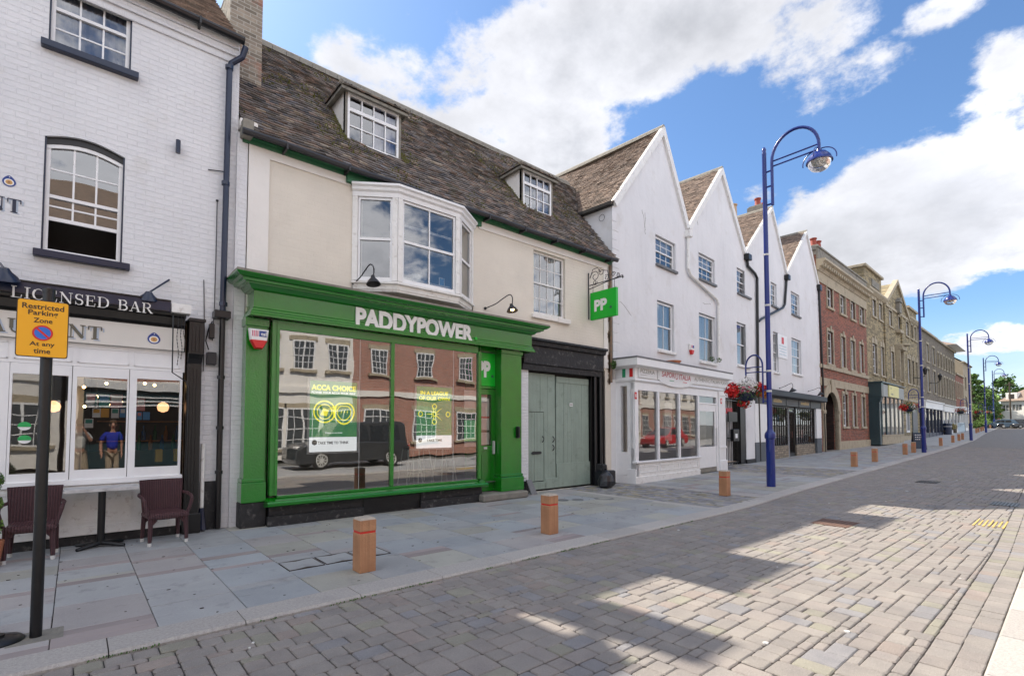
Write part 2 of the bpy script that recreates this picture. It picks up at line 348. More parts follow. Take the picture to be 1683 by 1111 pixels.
    def mold(s, path, prof, m, cap=True):
        """sweep an (out, z) profile along a plan polyline; out is to the right of the walking direction"""
        P = [Vector((p[0], p[1])) for p in path]; rings = []
        for i, p in enumerate(P):
            d0 = (P[i] - P[i - 1]).normalized() if i else (P[1] - P[0]).normalized()
            d1 = (P[i + 1] - P[i]).normalized() if i < len(P) - 1 else d0
            n0 = Vector((d0.y, -d0.x)); n1 = Vector((d1.y, -d1.x)); b = (n0 + n1)
            b = b / max(.2, b.dot(n0))
            rings.append([(p.x + b.x * o, p.y + b.y * o, z) for o, z in prof])
        s.loft(rings, m, cap, cap)
    def build(s, name, parent=None, loc=None, rotz=0, smooth=False, bevel=0, **tags):
        me = bpy.data.meshes.new(name); me.from_pydata(s.v, [], s.f)
        for m in s.mats: me.materials.append(m)
        me.polygons.foreach_set('material_index', s.m)
        if smooth: me.polygons.foreach_set('use_smooth', [True] * len(s.f))
        me.update()
        o = bpy.data.objects.new(name, me); COL.objects.link(o)
        if smooth:
            try: me.set_sharp_from_angle(angle=rad(42))
            except Exception: pass
        if parent: o.parent = parent
        if loc is not None: o.location = loc
        if rotz: o.rotation_euler = (0, 0, rotz)
        if bevel:
            b = o.modifiers.new('bevel', 'BEVEL'); b.width = bevel; b.segments = 1; b.limit_method = 'ANGLE'
        tag(o, **tags); return o
def tag(o, label=None, cat=None, group=None, kind=None):
    if label: o['label'] = label
    if cat: o['category'] = cat
    if group: o['group'] = group
    if kind: o['kind'] = kind
    return o
def empty(name, loc=(0, 0, 0), rotz=0, **tags):
    o = bpy.data.objects.new(name, None); COL.objects.link(o); o.location = loc; o.rotation_euler = (0, 0, rotz); o.empty_display_size = .3
    return tag(o, **tags)
def copy_tree(o, parent=None, loc=None, rotz=None, label=None):
    c = o.copy(); COL.objects.link(c)
    if parent: c.parent = parent
    if loc is not None: c.location = loc
    if rotz is not None: c.rotation_euler = (0, 0, rotz)
    if label: c['label'] = label
    for ch in [x for x in COL.objects if x.parent == o]: copy_tree(ch, c)
    return c
_tc = {}
def text_geo(txt, size=1.0, bold=0.0, shear=0.0, space=1.0):
    key = (txt, bold, shear, space)
    if key not in _tc:
        cu = bpy.data.curves.new('t', 'FONT'); cu.body = txt; cu.offset = bold; cu.shear = shear; cu.space_character = space; cu.resolution_u = 3
        ob = bpy.data.objects.new('t', cu); COL.objects.link(ob); dg = bpy.context.evaluated_depsgraph_get(); dg.update()
        me = ob.evaluated_get(dg).to_mesh(); vs = [tuple(v.co) for v in me.vertices]; fs = [tuple(p.vertices) for p in me.polygons]
        ob.evaluated_get(dg).to_mesh_clear(); bpy.data.objects.remove(ob); bpy.data.curves.remove(cu)
        if vs:
            x0 = min(v[0] for v in vs); x1 = max(v[0] for v in vs); y0 = min(v[1] for v in vs); y1 = max(v[1] for v in vs)
            vs = [((v[0] - x0) / (y1 - y0), (v[1] - y0) / (y1 - y0)) for v in vs]; wd = (x1 - x0) / (y1 - y0)
        else: wd = 0
        _tc[key] = (vs, fs, wd)
    return _tc[key]
def add_text(mb, txt, x, z, h, m, y=0.0, thick=0.0, width=None, bold=0.0, center=False, axis='X', mirror=False, shear=0.0, z2=None):
    """text as solid letters on a vertical plane facing -Y (or -X); lower left at (x, z), cap height h"""
    vs, fs, wd = text_geo(txt, 1.0, bold, shear)
    W_ = width or wd * h; k = W_ / wd
    if center: x = x - W_ / 2
    def pt(v, dy):
        u = x + v[0] * k; zz = z + v[1] * h
        return (u, y + dy, zz) if axis == 'X' else ((y + dy, -u, zz) if axis == 'Y' else (u, zz, y))
    n = len(vs); front = [pt(v, 0) for v in vs]
    mb.poly(front, fs, m)
    if thick:
        back = [pt(v, thick) for v in vs]; ed = {}
        for f in fs:
            for i in range(len(f)):
                a, b = f[i], f[(i + 1) % len(f)]
                if (b, a) in ed: del ed[(b, a)]
                else: ed[(a, b)] = 1
        mb.poly(front + back, [(b, a, a + n, b + n) for a, b in ed], m)
    return W_

class Frame:
    """a facade line: origin on the ground, u along the facade, v into the building"""
    def __init__(s, x0, y0, th=0.0, z0=0.0):
        s.o = Vector((x0, y0, 0)); s.th = th; s.z0 = z0
        s.U = Vector((math.cos(th), math.sin(th), 0)); s.V = Vector((-math.sin(th), math.cos(th), 0))
    def at(s, px, py, v=0.0):
        d = ray(px, py); p0 = s.o + s.V * v; t = (p0 - CP).dot(s.V) / d.dot(s.V); P = CP + d * t
        return (P - s.o).dot(s.U), P.z - s.z0
    def atu(s, px, py, u):      # hit the plane u = const, gives (v, z)
        d = ray(px, py); p0 = s.o + s.U * u; t = (p0 - CP).dot(s.U) / d.dot(s.U); P = CP + d * t
        return (P - s.o).dot(s.V), P.z - s.z0
    def rect(s, a, b, v=0.0):
        u0, z1 = s.at(*a, v); u1, z0 = s.at(*b, v); return u0, u1, z0, z1
    def rect4(s, tl, tr, br, bl, v=0.0):
        P = [s.at(*p, v) for p in (tl, tr, br, bl)]
        return (P[0][0] + P[3][0]) / 2, (P[1][0] + P[2][0]) / 2, (P[2][1] + P[3][1]) / 2, (P[0][1] + P[1][1]) / 2
    def loc(s): return (s.o.x, s.o.y, s.z0)
    def world(s, u, v, z=0): p = s.o + s.U * u + s.V * v; return Vector((p.x, p.y, z + s.z0))

def lerp_tab(tab, x):
    if x <= tab[0][0]: return tab[0][1]
    for (a, b), (c, d) in zip(tab, tab[1:]):
        if x <= c: return b + (d - b) * (x - a) / (c - a)
    return tab[-1][1]
GT = [(12, 0), (19, .05), (26, .11), (36, .2), (45, .28), (59, .5), (86, 1.0), (112, 1.48), (150, 2.1), (260, 3.0)]
def gz(x): return lerp_tab(GT, x)
KT = [(-60, 4.64), (10, 4.66), (14.2, 4.98), (19, 5.2), (36, 5.95), (45, 6.35), (59, 6.95), (86, 8.9), (112, 10.3), (150, 13.2), (260, 20)]
def ky(x): return lerp_tab(KT, x)
RTB = [(-60, .50), (4.5, .53), (9, .60), (40, 1.7), (100, 4.3), (160, 7.0), (260, 11)]
def ry(x): return lerp_tab(RTB, x)

def clip_poly(poly, x0, x1, z0, z1):
    def cl(P, ax, val, keep_ge):
        out = []
        for i in range(len(P)):
            a, b = P[i], P[(i + 1) % len(P)]
            ia = (a[ax] >= val - 1e-9) if keep_ge else (a[ax] <= val + 1e-9); ib = (b[ax] >= val - 1e-9) if keep_ge else (b[ax] <= val + 1e-9)
            if ia: out.append(a)
            if ia != ib:
                t = (val - a[ax]) / (b[ax] - a[ax]); out.append((a[0] + (b[0] - a[0]) * t, a[1] + (b[1] - a[1]) * t))
        return out
    P = poly
    for ax, val, ge in ((0, x0, True), (0, x1, False), (1, z0, True), (1, z1, False)):
        if len(P) < 3: return []
        P = cl(P, ax, val, ge)
    return P if len(P) >= 3 else []
def add_wall(mb, poly, holes, m, v=0.0, reveal=.14, rm=None):
    xs = sorted(set([p[0] for p in poly] + [h for r in holes for h in r[:2]])); zs = sorted(set([p[1] for p in poly] + [h for r in holes for h in r[2:4]]))
    for i in range(len(xs) - 1):
        for j in range(len(zs) - 1):
            a, b, c, d = xs[i], xs[i + 1], zs[j], zs[j + 1]
            if b - a < 1e-6 or d - c < 1e-6: continue
            mxx, mzz = (a + b) / 2, (c + d) / 2
            if any(h[0] < mxx < h[1] and h[2] < mzz < h[3] for h in holes): continue
            P = clip_poly(poly, a, b, c, d)
            if P: mb.face([(x, v, z) for x, z in P], m)
    rm = rm or m
    for h in holes:
        u0, u1, z0, z1 = h[:4]; w1 = v + reveal
        mb.face([(u0, v, z0), (u0, v, z1), (u0, w1, z1), (u0, w1, z0)], rm); mb.face([(u1, v, z1), (u1, v, z0), (u1, w1, z0), (u1, w1, z1)], rm)
        mb.face([(u0, v, z1), (u1, v, z1), (u1, w1, z1), (u0, w1, z1)], rm); mb.face([(u0, v, z0), (u0, w1, z0), (u1, w1, z0), (u1, v, z0)], rm)

def sash(parent, r, v, cols=3, rows=(2, 2), fw=.05, bar=.022, m=WHITE, sill=None, curtain=None, raised=0.0, room=DARK, glass=GLASS, sillm=None, sillov=.08, meet=True, depth=.7, ct=None, casement=False):
    """window part with its glass, curtain and sill as sub-parts. r=(u0,u1,z0,z1), v = plane of the frame front"""
    u0, u1, z0, z1 = r; mb = MB(); g = MB(); d = .06
    mb.box(u0, u0 + fw, v, v + d, z0, z1, m); mb.box(u1 - fw, u1, v, v + d, z0, z1, m)
    mb.box(u0 + fw, u1 - fw, v, v + d, z1 - fw, z1, m); mb.box(u0 + fw, u1 - fw, v, v + d, z0, z0 + fw * 1.2, m)
    a, b, c, e = u0 + fw, u1 - fw, z0 + fw * 1.2, z1 - fw
    mid = c + (e - c) * (rows[1] / (rows[0] + rows[1])) if rows[1] else c
    if rows[1]:
        off = raised * (mid - c)
        mb.box(a, b, v + .006, v + d - .004, mid - .022, mid + .022, m)
        secs = [(mid + .022, e, rows[0], v + .012), (c + off, mid - .022 if not raised else mid + .02, rows[1], v + .03)]
        if raised: mb.box(a, b, v + .028, v + d, c + off - .05, c + off, m)
    else: secs = [(c, e, rows[0], v + .012)]
    for (s0, s1, nr, vv) in secs:
        g.face([(a, vv + .012, s0), (b, vv + .012, s0), (b, vv + .012, s1), (a, vv + .012, s1)], glass)
        for k in range(1, cols):
            x = a + (b - a) * k / cols; mb.box(x - bar / 2, x + bar / 2, vv, vv + .022, s0, s1, m)
        for k in range(1, nr):
            z = s0 + (s1 - s0) * k / nr; mb.box(a, b, vv + .003, vv + .019, z - bar / 2, z + bar / 2, m)
    wn = mb.build('window', parent); g.build('glass', wn)
    rb = MB(); D = v + d + depth
    rb.face([(u0, D, z0), (u1, D, z0), (u1, D, z1), (u0, D, z1)], room)
    rb.face([(u0, v + d, z0), (u0, D, z0), (u0, D, z1), (u0, v + d, z1)], room); rb.face([(u1, v + d, z0), (u1, D, z0), (u1, D, z1), (u1, v + d, z1)], room)
    rb.face([(u0, v + d, z1), (u1, v + d, z1), (u1, D, z1), (u0, D, z1)], room); rb.face([(u0, v + d, z0), (u1, v + d, z0), (u1, D, z0), (u0, D, z0)], room)
    rb.build('interior', wn)
    if curtain:
        cb = MB(); n = 26; y = v + d + .07; spans = ct or [(0, 1, 0, 1)]
        for (s0, s1, t0, t1) in spans:
            pts = []
            for k in range(n + 1):
                x = u0 + (u1 - u0) * (s0 + (s1 - s0) * k / n); pts.append((x, y + .02 * math.sin(k * 1.9) + .012 * math.sin(k * .8)))
            zz0, zz1 = z0 + (z1 - z0) * t0, z0 + (z1 - z0) * t1
            for p, q in zip(pts, pts[1:]): cb.face([(*p, zz0), (*q, zz0), (*q, zz1), (*p, zz1)], curtain)
        cb.build('curtain', wn, smooth=True)
    if sill is not None:
        sb = MB(); sb.box(u0 - sillov, u1 + sillov, v - sill, v + .03, z0 - .09, z0 - .002, sillm or m, .008); sb.build('sill', wn)
    return wn

def tiles(name, parent, O, A, S, La, Ls, m, w=.165, g=.105, th=.022, jit=1.0, mask=None, sag=None, under=FELT, seed=1):
    """a slope of individual clay tiles over a sheet. O corner at the eave, A along, S up the slope (unit vectors)"""
    r = random.Random(seed); mb = MB(); O = Vector(O); A = Vector(A); S = Vector(S); Nn = A.cross(S).normalized()
    if Nn.z < 0: Nn = -Nn
    f = lambda a, s: O + A * a + S * s + Nn * ((sag(a, s) if sag else 0))
    rows = int(Ls / g); cols = int(La / w) + 1
    for j in range(rows):
        s0 = j * g; off = (j % 2) * w / 2
        for i in range(-1, cols):
            a0 = max(0, i * w + off); a1 = min(La, (i + 1) * w + off)
            if a1 - a0 < .03: continue
            if mask and not mask((a0 + a1) / 2, s0 + g / 2): continue
            jz = r.uniform(-.004, .005) * jit; js = r.uniform(-.006, .006) * jit; ja = .003; tilt = r.uniform(-.004, .004) * jit
            if r.random() < .07 * jit: js -= r.uniform(.0, .05); jz += .010
            l0, l1 = s0 + js, min(s0 + g * 1.25, Ls + .02)
            h = th + .010 + jz
            p = [f(a0 + ja, l0) + Nn * (h + tilt), f(a1 - ja, l0) + Nn * (h - tilt), f(a1 - ja, l1) + Nn * .006, f(a0 + ja, l1) + Nn * .006]
            q = [p[0] - Nn * th, p[1] - Nn * th]
            mb.poly([*p, *q], [(0, 1, 2, 3), (4, 5, 1, 0), (4, 0, 3), (1, 5, 2)], m)
    o = mb.build(name, parent)
    ub = MB(); na, nsn = 12, 8
    for i in range(na):
        for j in range(nsn):
            aa, bb, cc, dd = La * i / na, La * (i + 1) / na, Ls * j / nsn, Ls * (j + 1) / nsn
            if mask and not mask((aa + bb) / 2, (cc + dd) / 2): continue
            ub.face([f(aa, cc) - Nn * .01, f(bb, cc) - Nn * .01, f(bb, dd) - Nn * .01, f(aa, dd) - Nn * .01], under)
    ub.build('roof_underlay', parent); return o
def pipe(mb, path, r, m, collars=()):
    mb.tube(path, r, m, 10)
    for c in collars: mb.lathe([(r * 1.35, -.03), (r * 1.35, .03)], m, c, 10)
def leaves(mb, c, rx, ry_, rz, n, size, m, seed=0, shell=.5, squash=0):
    r = random.Random(seed)
    for _ in range(n):
        d = Vector((r.gauss(0, 1), r.gauss(0, 1), r.gauss(0, 1))).normalized(); k = r.uniform(shell, 1)
        p = Vector((c[0] + d.x * rx * k, c[1] + d.y * ry_ * k, c[2] + d.z * rz * k))
        a = Vector((r.gauss(0, 1), r.gauss(0, 1), r.gauss(0, 1))).normalized(); b = a.cross(Vector((r.gauss(0, 1), r.gauss(0, 1), r.gauss(0, 1)))).normalized()
        s_ = size * r.uniform(.6, 1.3); mb.face([p - a * s_, p + b * s_ * .55, p + a * s_, p - b * s_ * .55], m)

# thick-and-thin slab serif alphabet for the painted signs: strokes in a unit-high cell
def _arc(cx, cy, rx, ry_, a0, a1, n=12): return [(cx + rx * math.cos(rad(a0 + (a1 - a0) * k / n)), cy + ry_ * math.sin(rad(a0 + (a1 - a0) * k / n))) for k in range(n + 1)]
K_, T_ = .17, .055
SER = {  # letter: (advance width, strokes [(points, width)])
 'L': (.72, [([(.17, 0), (.17, 1)], K_), ([(.02, .03), (.66, .03)], T_), ([(.02, .97), (.36, .97)], T_), ([(.63, .03), (.66, .3)], T_)]),
 'I': (.40, [([(.2, 0), (.2, 1)], K_), ([(.02, .03), (.38, .03)], T_), ([(.02, .97), (.38, .97)], T_)]),
 'C': (.82, [(_arc(.43, .5, .33, .46, 50, 130), T_), (_arc(.43, .5, .33, .46, 130, 230), K_), (_arc(.43, .5, .33, .46, 230, 320), T_), ([(.70, .62), (.70, .98)], T_), ([(.72, .25), (.70, .15)], T_)]),
 'E': (.76, [([(.17, 0), (.17, 1)], K_), ([(.02, .03), (.68, .03)], T_), ([(.02, .97), (.66, .97)], T_), ([(.17, .52), (.5, .52)], T_), ([(.66, .03), (.69, .3)], T_), ([(.63, .97), (.65, .72)], T_), ([(.5, .40), (.5, .64)], T_)]),
 'N': (.92, [([(.16, 0), (.16, 1)], T_), ([(.14, .98), (.76, .02)], K_), ([(.76, 0), (.76, 1)], T_), ([(.02, .03), (.30, .03)], T_), ([(.02, .97), (.22, .97)], T_), ([(.62, .97), (.90, .97)], T_)]),
 'S': (.66, [(_arc(.33, .74, .22, .23, 30, 120), T_), (_arc(.33, .74, .22, .23, 120, 250) + _arc(.33, .27, .23, .24, 70, -60), K_ * .85), (_arc(.33, .27, .23, .24, -60, -160), T_), ([(.55, .70), (.55, .98)], T_), ([(.10, .02), (.10, .32)], T_)]),
 'D': (.86, [([(.17, 0), (.17, 1)], K_), ([(.02, .03), (.4, .03)] + _arc(.4, .5, .38, .47, -90, -40, 5), T_), (_arc(.4, .5, .37, .47, -45, 45), K_), ([(.02, .97), (.4, .97)] + _arc(.4, .5, .38, .47, 90, 40, 5), T_)]),
 'B': (.76, [([(.17, 0), (.17, 1)], K_), ([(.02, .97), (.4, .97)], T_), (_arc(.4, .745, .22, .225, 90, -90), K_ * .75), ([(.17, .52), (.42, .52)], T_), (_arc(.42, .27, .26, .24, 90, -90), K_ * .8), ([(.02, .03), (.42, .03)], T_)]),
 'A': (.88, [([(.14, 0), (.44, 1)], T_), ([(.44, .98), (.74, 0)], K_), ([(.22, .34), (.62, .34)], T_), ([(.0, .03), (.28, .03)], T_), ([(.56, .03), (.90, .03)], T_)]),
 'R': (.88, [([(.17, 0), (.17, 1)], K_), ([(.02, .03), (.34, .03)], T_), ([(.02, .97), (.42, .97)], T_), (_arc(.42, .74, .22, .23, 90, -90), K_ * .75), ([(.17, .51), (.42, .51)], T_), ([(.42, .5), (.76, .03)], K_ * .9), ([(.66, .03), (.88, .03)], T_)]),
 'U': (.88, [([(.20, 1), (.20, .3)], K_), (_arc(.44, .3, .24, .27, 180, 360), T_ * 1.6), ([(.68, .3), (.68, 1)], T_), ([(.02, .97), (.38, .97)], T_), ([(.54, .97), (.82, .97)], T_)]),
 'T': (.80, [([(.4, 0), (.4, 1)], K_), ([(.04, .97), (.76, .97)], T_), ([(.22, .03), (.58, .03)], T_), ([(.06, .97), (.06, .70)], T_), ([(.74, .97), (.74, .70)], T_)]),
 ' ': (.45, [])}
def serif_w(txt): return sum(SER[c][0] + .08 for c in txt)
def serif_text(mb, txt, x, z, h, m, y, thick=.012, fat=1.0, xs=1.0):
    for c in txt:
        adv, st = SER[c]
        for k, (pts, wd) in enumerate(st):
            P = [Vector((p[0] * xs * h, p[1] * h)) for p in pts]; wd = wd * h * fat; Lp = []; Rp = []
            for i, p in enumerate(P):
                d = (P[min(i + 1, len(P) - 1)] - P[max(i - 1, 0)]).normalized(); n = Vector((-d.y, d.x)) * wd / 2; Lp.append(p + n); Rp.append(p - n)
            pts2 = [(x + q.x, z + q.y) for q in Lp]; pts3 = [(x + q.x, z + q.y) for q in Rp]; yy = y - .0006 * k
            for i in range(len(P) - 1):
                mb.prism([pts2[i], pts3[i], pts3[i + 1], pts2[i + 1]], yy, yy + thick, m)
        x += (adv + .08) * h * xs
    return x

# ------------------------------------------------------------------ ground, road, pavement
def strip(name, xs, ya, yb, dz, m, thick=.12, side=True, kind='structure', ny=1):
    mb = MB()
    for a, b in zip(xs, xs[1:]):
        for k in range(ny):
            fa, fb = k / ny, (k + 1) / ny
            A0, A1 = ya(a) + (yb(a) - ya(a)) * fa, ya(a) + (yb(a) - ya(a)) * fb; B0, B1 = ya(b) + (yb(b) - ya(b)) * fa, ya(b) + (yb(b) - ya(b)) * fb
            mb.face([(a, A0, gz(a) + dz), (b, B0, gz(b) + dz), (b, B1, gz(b) + dz), (a, A1, gz(a) + dz)], m)
        if side:
            for yf, fl in ((ya, 1), (yb, -1)):
                q = [(a, yf(a), gz(a) + dz - thick), (b, yf(b), gz(b) + dz - thick), (b, yf(b), gz(b) + dz), (a, yf(a), gz(a) + dz)]
                mb.face(q if fl > 0 else q[::-1], m)
    return mb.build(name, kind=kind)
XS = [-60, -20, 0, 12, 19, 26, 36, 45, 59, 72, 86, 99, 112, 130, 150, 180, 260, 500]
GROUND = mat('plain ground', (.16, .16, .15), (.12, .12, .11), .3, .9, facade=False)
strip('ground', [-500] + XS, lambda x: -400, lambda x: 400, -.14, GROUND, side=False)
BX0, BX1 = -2.6, 46.0
strip('road_bed', [-20, BX0, 0, 12, 19, 26, 36, 45, BX1 + .0], lambda x: ry(x), lambda x: ky(x), -.050, SAND, side=False)
strip('road', [BX1] + [x for x in XS if x > BX1 and x < 300], lambda x: ry(x), lambda x: ky(x), -.032, ROADFAR, side=False, ny=3)
def block(mb, x0, x1, y0, y1, ztop, m, r, h=.045, ch=.010, jit=.003):
    q = [(x0, y0), (x1, y0), (x1, y1), (x0, y1)]; cx_, cy_ = (x0 + x1) / 2, (y0 + y1) / 2
    q = [(a + r.uniform(-jit, jit), b + r.uniform(-jit, jit)) for a, b in q]; dz = r.uniform(-.0025, .0025); t1 = r.uniform(-.0015, .0015)
    zt = gz(cx_) + ztop + dz
    ins = [(a + (ch if a < cx_ else -ch), b + (ch if b < cy_ else -ch)) for a, b in q]
    mb.loft([[(a, b, zt - h) for a, b in q], [(a, b, zt - ch * .7) for a, b in q], [(a, b, zt + (t1 if a < cx_ else -t1)) for a, b in ins]], m, False, True)
def rblock(mb, x0, x1, y0, y1, ztop, m, r):
    # tumbled block: cut corners, soft arrises, slightly off level
    cx_, cy_ = (x0 + x1) / 2, (y0 + y1) / 2; zt = gz(cx_) + ztop + r.uniform(-.003, .002); tx, ty = r.uniform(-.012, .012), r.uniform(-.012, .012)
    def ring(ins, dz):
        P = []
        for (a, b, sx, sy) in ((x0, y0, 1, 1), (x1, y0, -1, 1), (x1, y1, -1, -1), (x0, y1, 1, -1)):
            c = cc[(sx, sy)]; p1 = (a + sx * ins, b + sy * (c + ins)); p2 = (a + sx * (c + ins), b + sy * ins)
            P += [p1, p2] if (sx * sy) > 0 else [p2, p1]
        return [(p[0] + wob[i][0], p[1] + wob[i][1], zt + dz + (p[0] - cx_) * tx + (p[1] - cy_) * ty) for i, p in enumerate(P)]
    cc = {k: r.uniform(.006, .020) for k in ((1, 1), (-1, 1), (-1, -1), (1, -1))}; wob = [(r.uniform(-.002, .002), r.uniform(-.002, .002)) for _ in range(8)]
    mb.loft([ring(0, -.035), ring(0, -.007), ring(.009, 0)], m, False, True)
def pave_road():
    r = random.Random(5); mb = MB(); U = .080; nx = int((BX1 - BX0) / U); y_lo, y_hi = .8, 6.5; ny = int((y_hi - y_lo) / U)
    occ = [[False] * ny for _ in range(nx)]; sizes = [(3, 2), (3, 2), (2, 3), (2, 2), (3, 3), (2, 3), (2, 2)]
    for i in range(nx):
        for j in range(ny):
            if occ[i][j]: continue
            cand = sizes[:7]; r.shuffle(cand); cand = cand + [(2, 1), (1, 2), (1, 1)]
            for (sx, sy) in cand:
                if i + sx > nx or j + sy > ny or any(occ[i + a][j + b] for a in range(sx) for b in range(sy)): continue
                for a in range(sx):
                    for b in range(sy): occ[i + a][j + b] = True
                x0, x1 = BX0 + i * U, BX0 + (i + sx) * U; y0, y1 = y_lo + j * U, y_lo + (j + sy) * U; xm = (x0 + x1) / 2
                lo, hi = ry(xm) + .335, ky(xm) - .012
                if y1 <= lo + .02 or y0 >= hi - .02: break
                g = .0035; rblock(mb, x0 + g, x1 - g, max(y0, lo) + g, min(y1, hi) - g, -.03, PAVER, r)
                break
    for rr in (0, 1):      # two channel courses beside the near kerb
        x = BX0 + (.1 if rr else 0)
        while x < BX1:
            xm = x + .1; y0 = ry(xm) + .01 + rr * .16; block(mb, x + .003, x + .197, y0 + .002, y0 + .157, -.03, PAVER, r, ch=.006); x += .2
    mb.build('road_paving', kind='structure')
pave_road()
# kerbs
def kerb(name, yf, inner, x0, x1, step):
    r = random.Random(3); mb = MB(); x = x0
    while x < x1:
        x2 = min(x + step * r.uniform(.92, 1.08), x1); g = .004; f = lambda xx, o: (xx, yf(xx) + o * inner)
        a, b = x + g, x2 - g; ch = .02; zz = lambda xx: gz(xx)
        mb.loft([[(*f(a, 0), zz(a) - .2), (*f(a, 0), zz(a) - ch), (*f(a, ch), zz(a)), (*f(a, .335), zz(a)), (*f(a, .335), zz(a) - .2)],
                 [(*f(b, 0), zz(b) - .2), (*f(b, 0), zz(b) - ch), (*f(b, ch), zz(b)), (*f(b, .335), zz(b)), (*f(b, .335), zz(b) - .2)]], GRANITE, True, True)
        x = x2
    mb.build(name, kind='structure')
kerb('kerb', ky, 1, -8, 150, .93)
kerb('near_kerb', ry, -1, -8, 60, .9)
# pavement of the shop side: flags in courses that run back from the kerb, setts across the two crossings
P_OUT = 60
def fac_y(x):      # line of the facades
    if x < 12: return 9.5
    return 9.25 + .06 * (x - 11.95) + .3 if x < 33 else 10.45 + .03 * (x - 31.6) + .4
strip('pavement_bed', [-20, 0, 12, 19, 26, 36, 45, 59, 86, 112, 150], lambda x: ky(x) + .33, lambda x: fac_y(x) + 1.5, -.02, SAND, side=False)
def pave_flags():
    r = random.Random(21); mb = MB(); sm = MB(); W_ = .652; k0 = -12
    def crossing(x, y, a, b, sl): return a + sl * (9 - y) < x < b + sl * (9 - y)
    C1 = (9.72, 12.02, .03); C2 = (17.9, 21.2, -.02)
    x = -.095 + k0 * W_
    while x < 47:
        x2 = x + W_ * (1 if x < 9 else r.uniform(.85, 1.25)); y = ky((x + x2) / 2) + .335; yend = fac_y(x)
        first = True
        while y < yend:
            d = r.choice([.12, .15, .45, .45, .6, .6, .75, .55]) if not first else r.choice([.12, .6, .75, .6, .45]); first = False
            y2 = min(y + d, yend + .01); xc = (x + x2) / 2; yc = (y + y2) / 2
            if not (C1[0] - .12 < xc < C1[1] + .12 or C2[0] - .12 < xc < C2[1] + .12):
                mm = FLAGP if (d < .2 and r.random() < .6) else FLAG
                block(mb, x + .003, x2 - .003, y + .003, y2 - .003, 0, mm, r, .02, .004, .0015)
            y = y2
        x = x2
    mb.build('pavement', kind='structure')
    for (a, b, _s) in (C1, C2):
        for e0 in (a - .22, b + .02):
            yy = ky(a) + .335
            while yy < fac_y(a): block(sm, e0, e0 + .2, yy + .003, yy + .597, .002, GRANITE, r, .02, .006, .001); yy += .6
        xx = a
        while xx < b:
            ww = r.uniform(.1, .14); yy = ky(a) + .335
            while yy < fac_y(xx) + .6:
                dd = r.uniform(.1, .24); block(sm, xx + .004, min(xx + ww, b + .02) - .004, yy + .004, yy + dd - .004, 0, SETT, r, .02, .008, .003); yy += dd
            xx += ww
    sm.build('crossing_setts', kind='structure')
pave_flags()
strip('far_pavement', [47, 59, 72, 86, 99, 112, 130, 150], lambda x: ky(x) + .33, lambda x: fac_y(x) + 1.0, .0, PAVEFAR, side=False)
strip('near_pavement', [-20, 0, 4.5, 9, 26, 45, 59], lambda x: -4.6, lambda x: ry(x) - .335, 0, PAVEFAR, side=False)
# thin weeds and grit in the gutter by the kerb
wd = MB(); r_ = random.Random(8)
for _ in range(900):
    x = r_.uniform(-1, 9.5); x += 0
    if mnoise.noise(Vector((x * 1.7, 3, 0))) < .05: continue
    y = ky(x) - r_.uniform(0, .03); p = Vector((x, y, gz(x) - .03)); s_ = r_.uniform(.004, .014)
    wd.face([p, p + Vector((s_, -s_ * .6, s_ * .9)), p + Vector((s_ * .3, s_ * .1, s_ * 1.6))], LEAF)
wd.build('gutter_weeds', label='tiny green weeds along the foot of the kerb', cat='weeds', kind='stuff')

# surface covers
def cover(name, x, y, rx, ry_, m, label, grid=True, z=.004, cat='manhole cover', ang=0, rnd=False):
    mb = MB(); zc = gz(x) + z
    if rnd:
        mb.lathe([(rx, -.02), (rx, .0), (rx * .88, .001), (rx * .86, -.004), (.001, -.004)], m, (0, 0, 0), 20)
    else:
        mb.box(-rx, rx, -ry_, ry_, -.02, 0, m)
        if grid:
            n = 8
            for i in range(n):
                for j in range(n):
                    a = -rx + 2 * rx * (i + .2) / n; b = -ry_ + 2 * ry_ * (j + .2) / n
                    mb.box(a, a + 2 * rx * .55 / n, b, b + 2 * ry_ * .55 / n, 0, .004, m)
    o = mb.build(name, label=label, cat=cat); o.location = (x, y, zc); o.rotation_euler = (0, 0, ang); return o
RUST = mat('rusty iron cover', (.18, .10, .07), (.12, .075, .06), 15, .8, .4, 40)
cover('manhole_cover', 9.9, 2.98, .33, .28, RUST, 'rusty square manhole cover in the sunlit road', z=-.026)
cover('drain_grate', 18.9, 3.25, .35, .25, BLACK, 'dark iron drain grate in the shaded road near the blue lamp post', z=-.026, cat='drain grate')
cover('drain_grate', 14.9, 1.3, .35, .22, BLACK, 'dark iron drain grate in the road beside the yellow paint marks', z=-.026, cat='drain grate')
for i, (a, b) in enumerate([(925, 822), (950, 821), (993, 819)]):
    p = at_z(a, b); cover('round_cover', p.x, p.y, .13 if i < 2 else .22, 0, LEAD, ['small round cover nearest the green gates', 'middle small round cover in the cobbled crossing', 'larger round cover in the cobbled crossing before the pizzeria'][i], cat='utility cover', rnd=True)
p = at_z(521, 909)
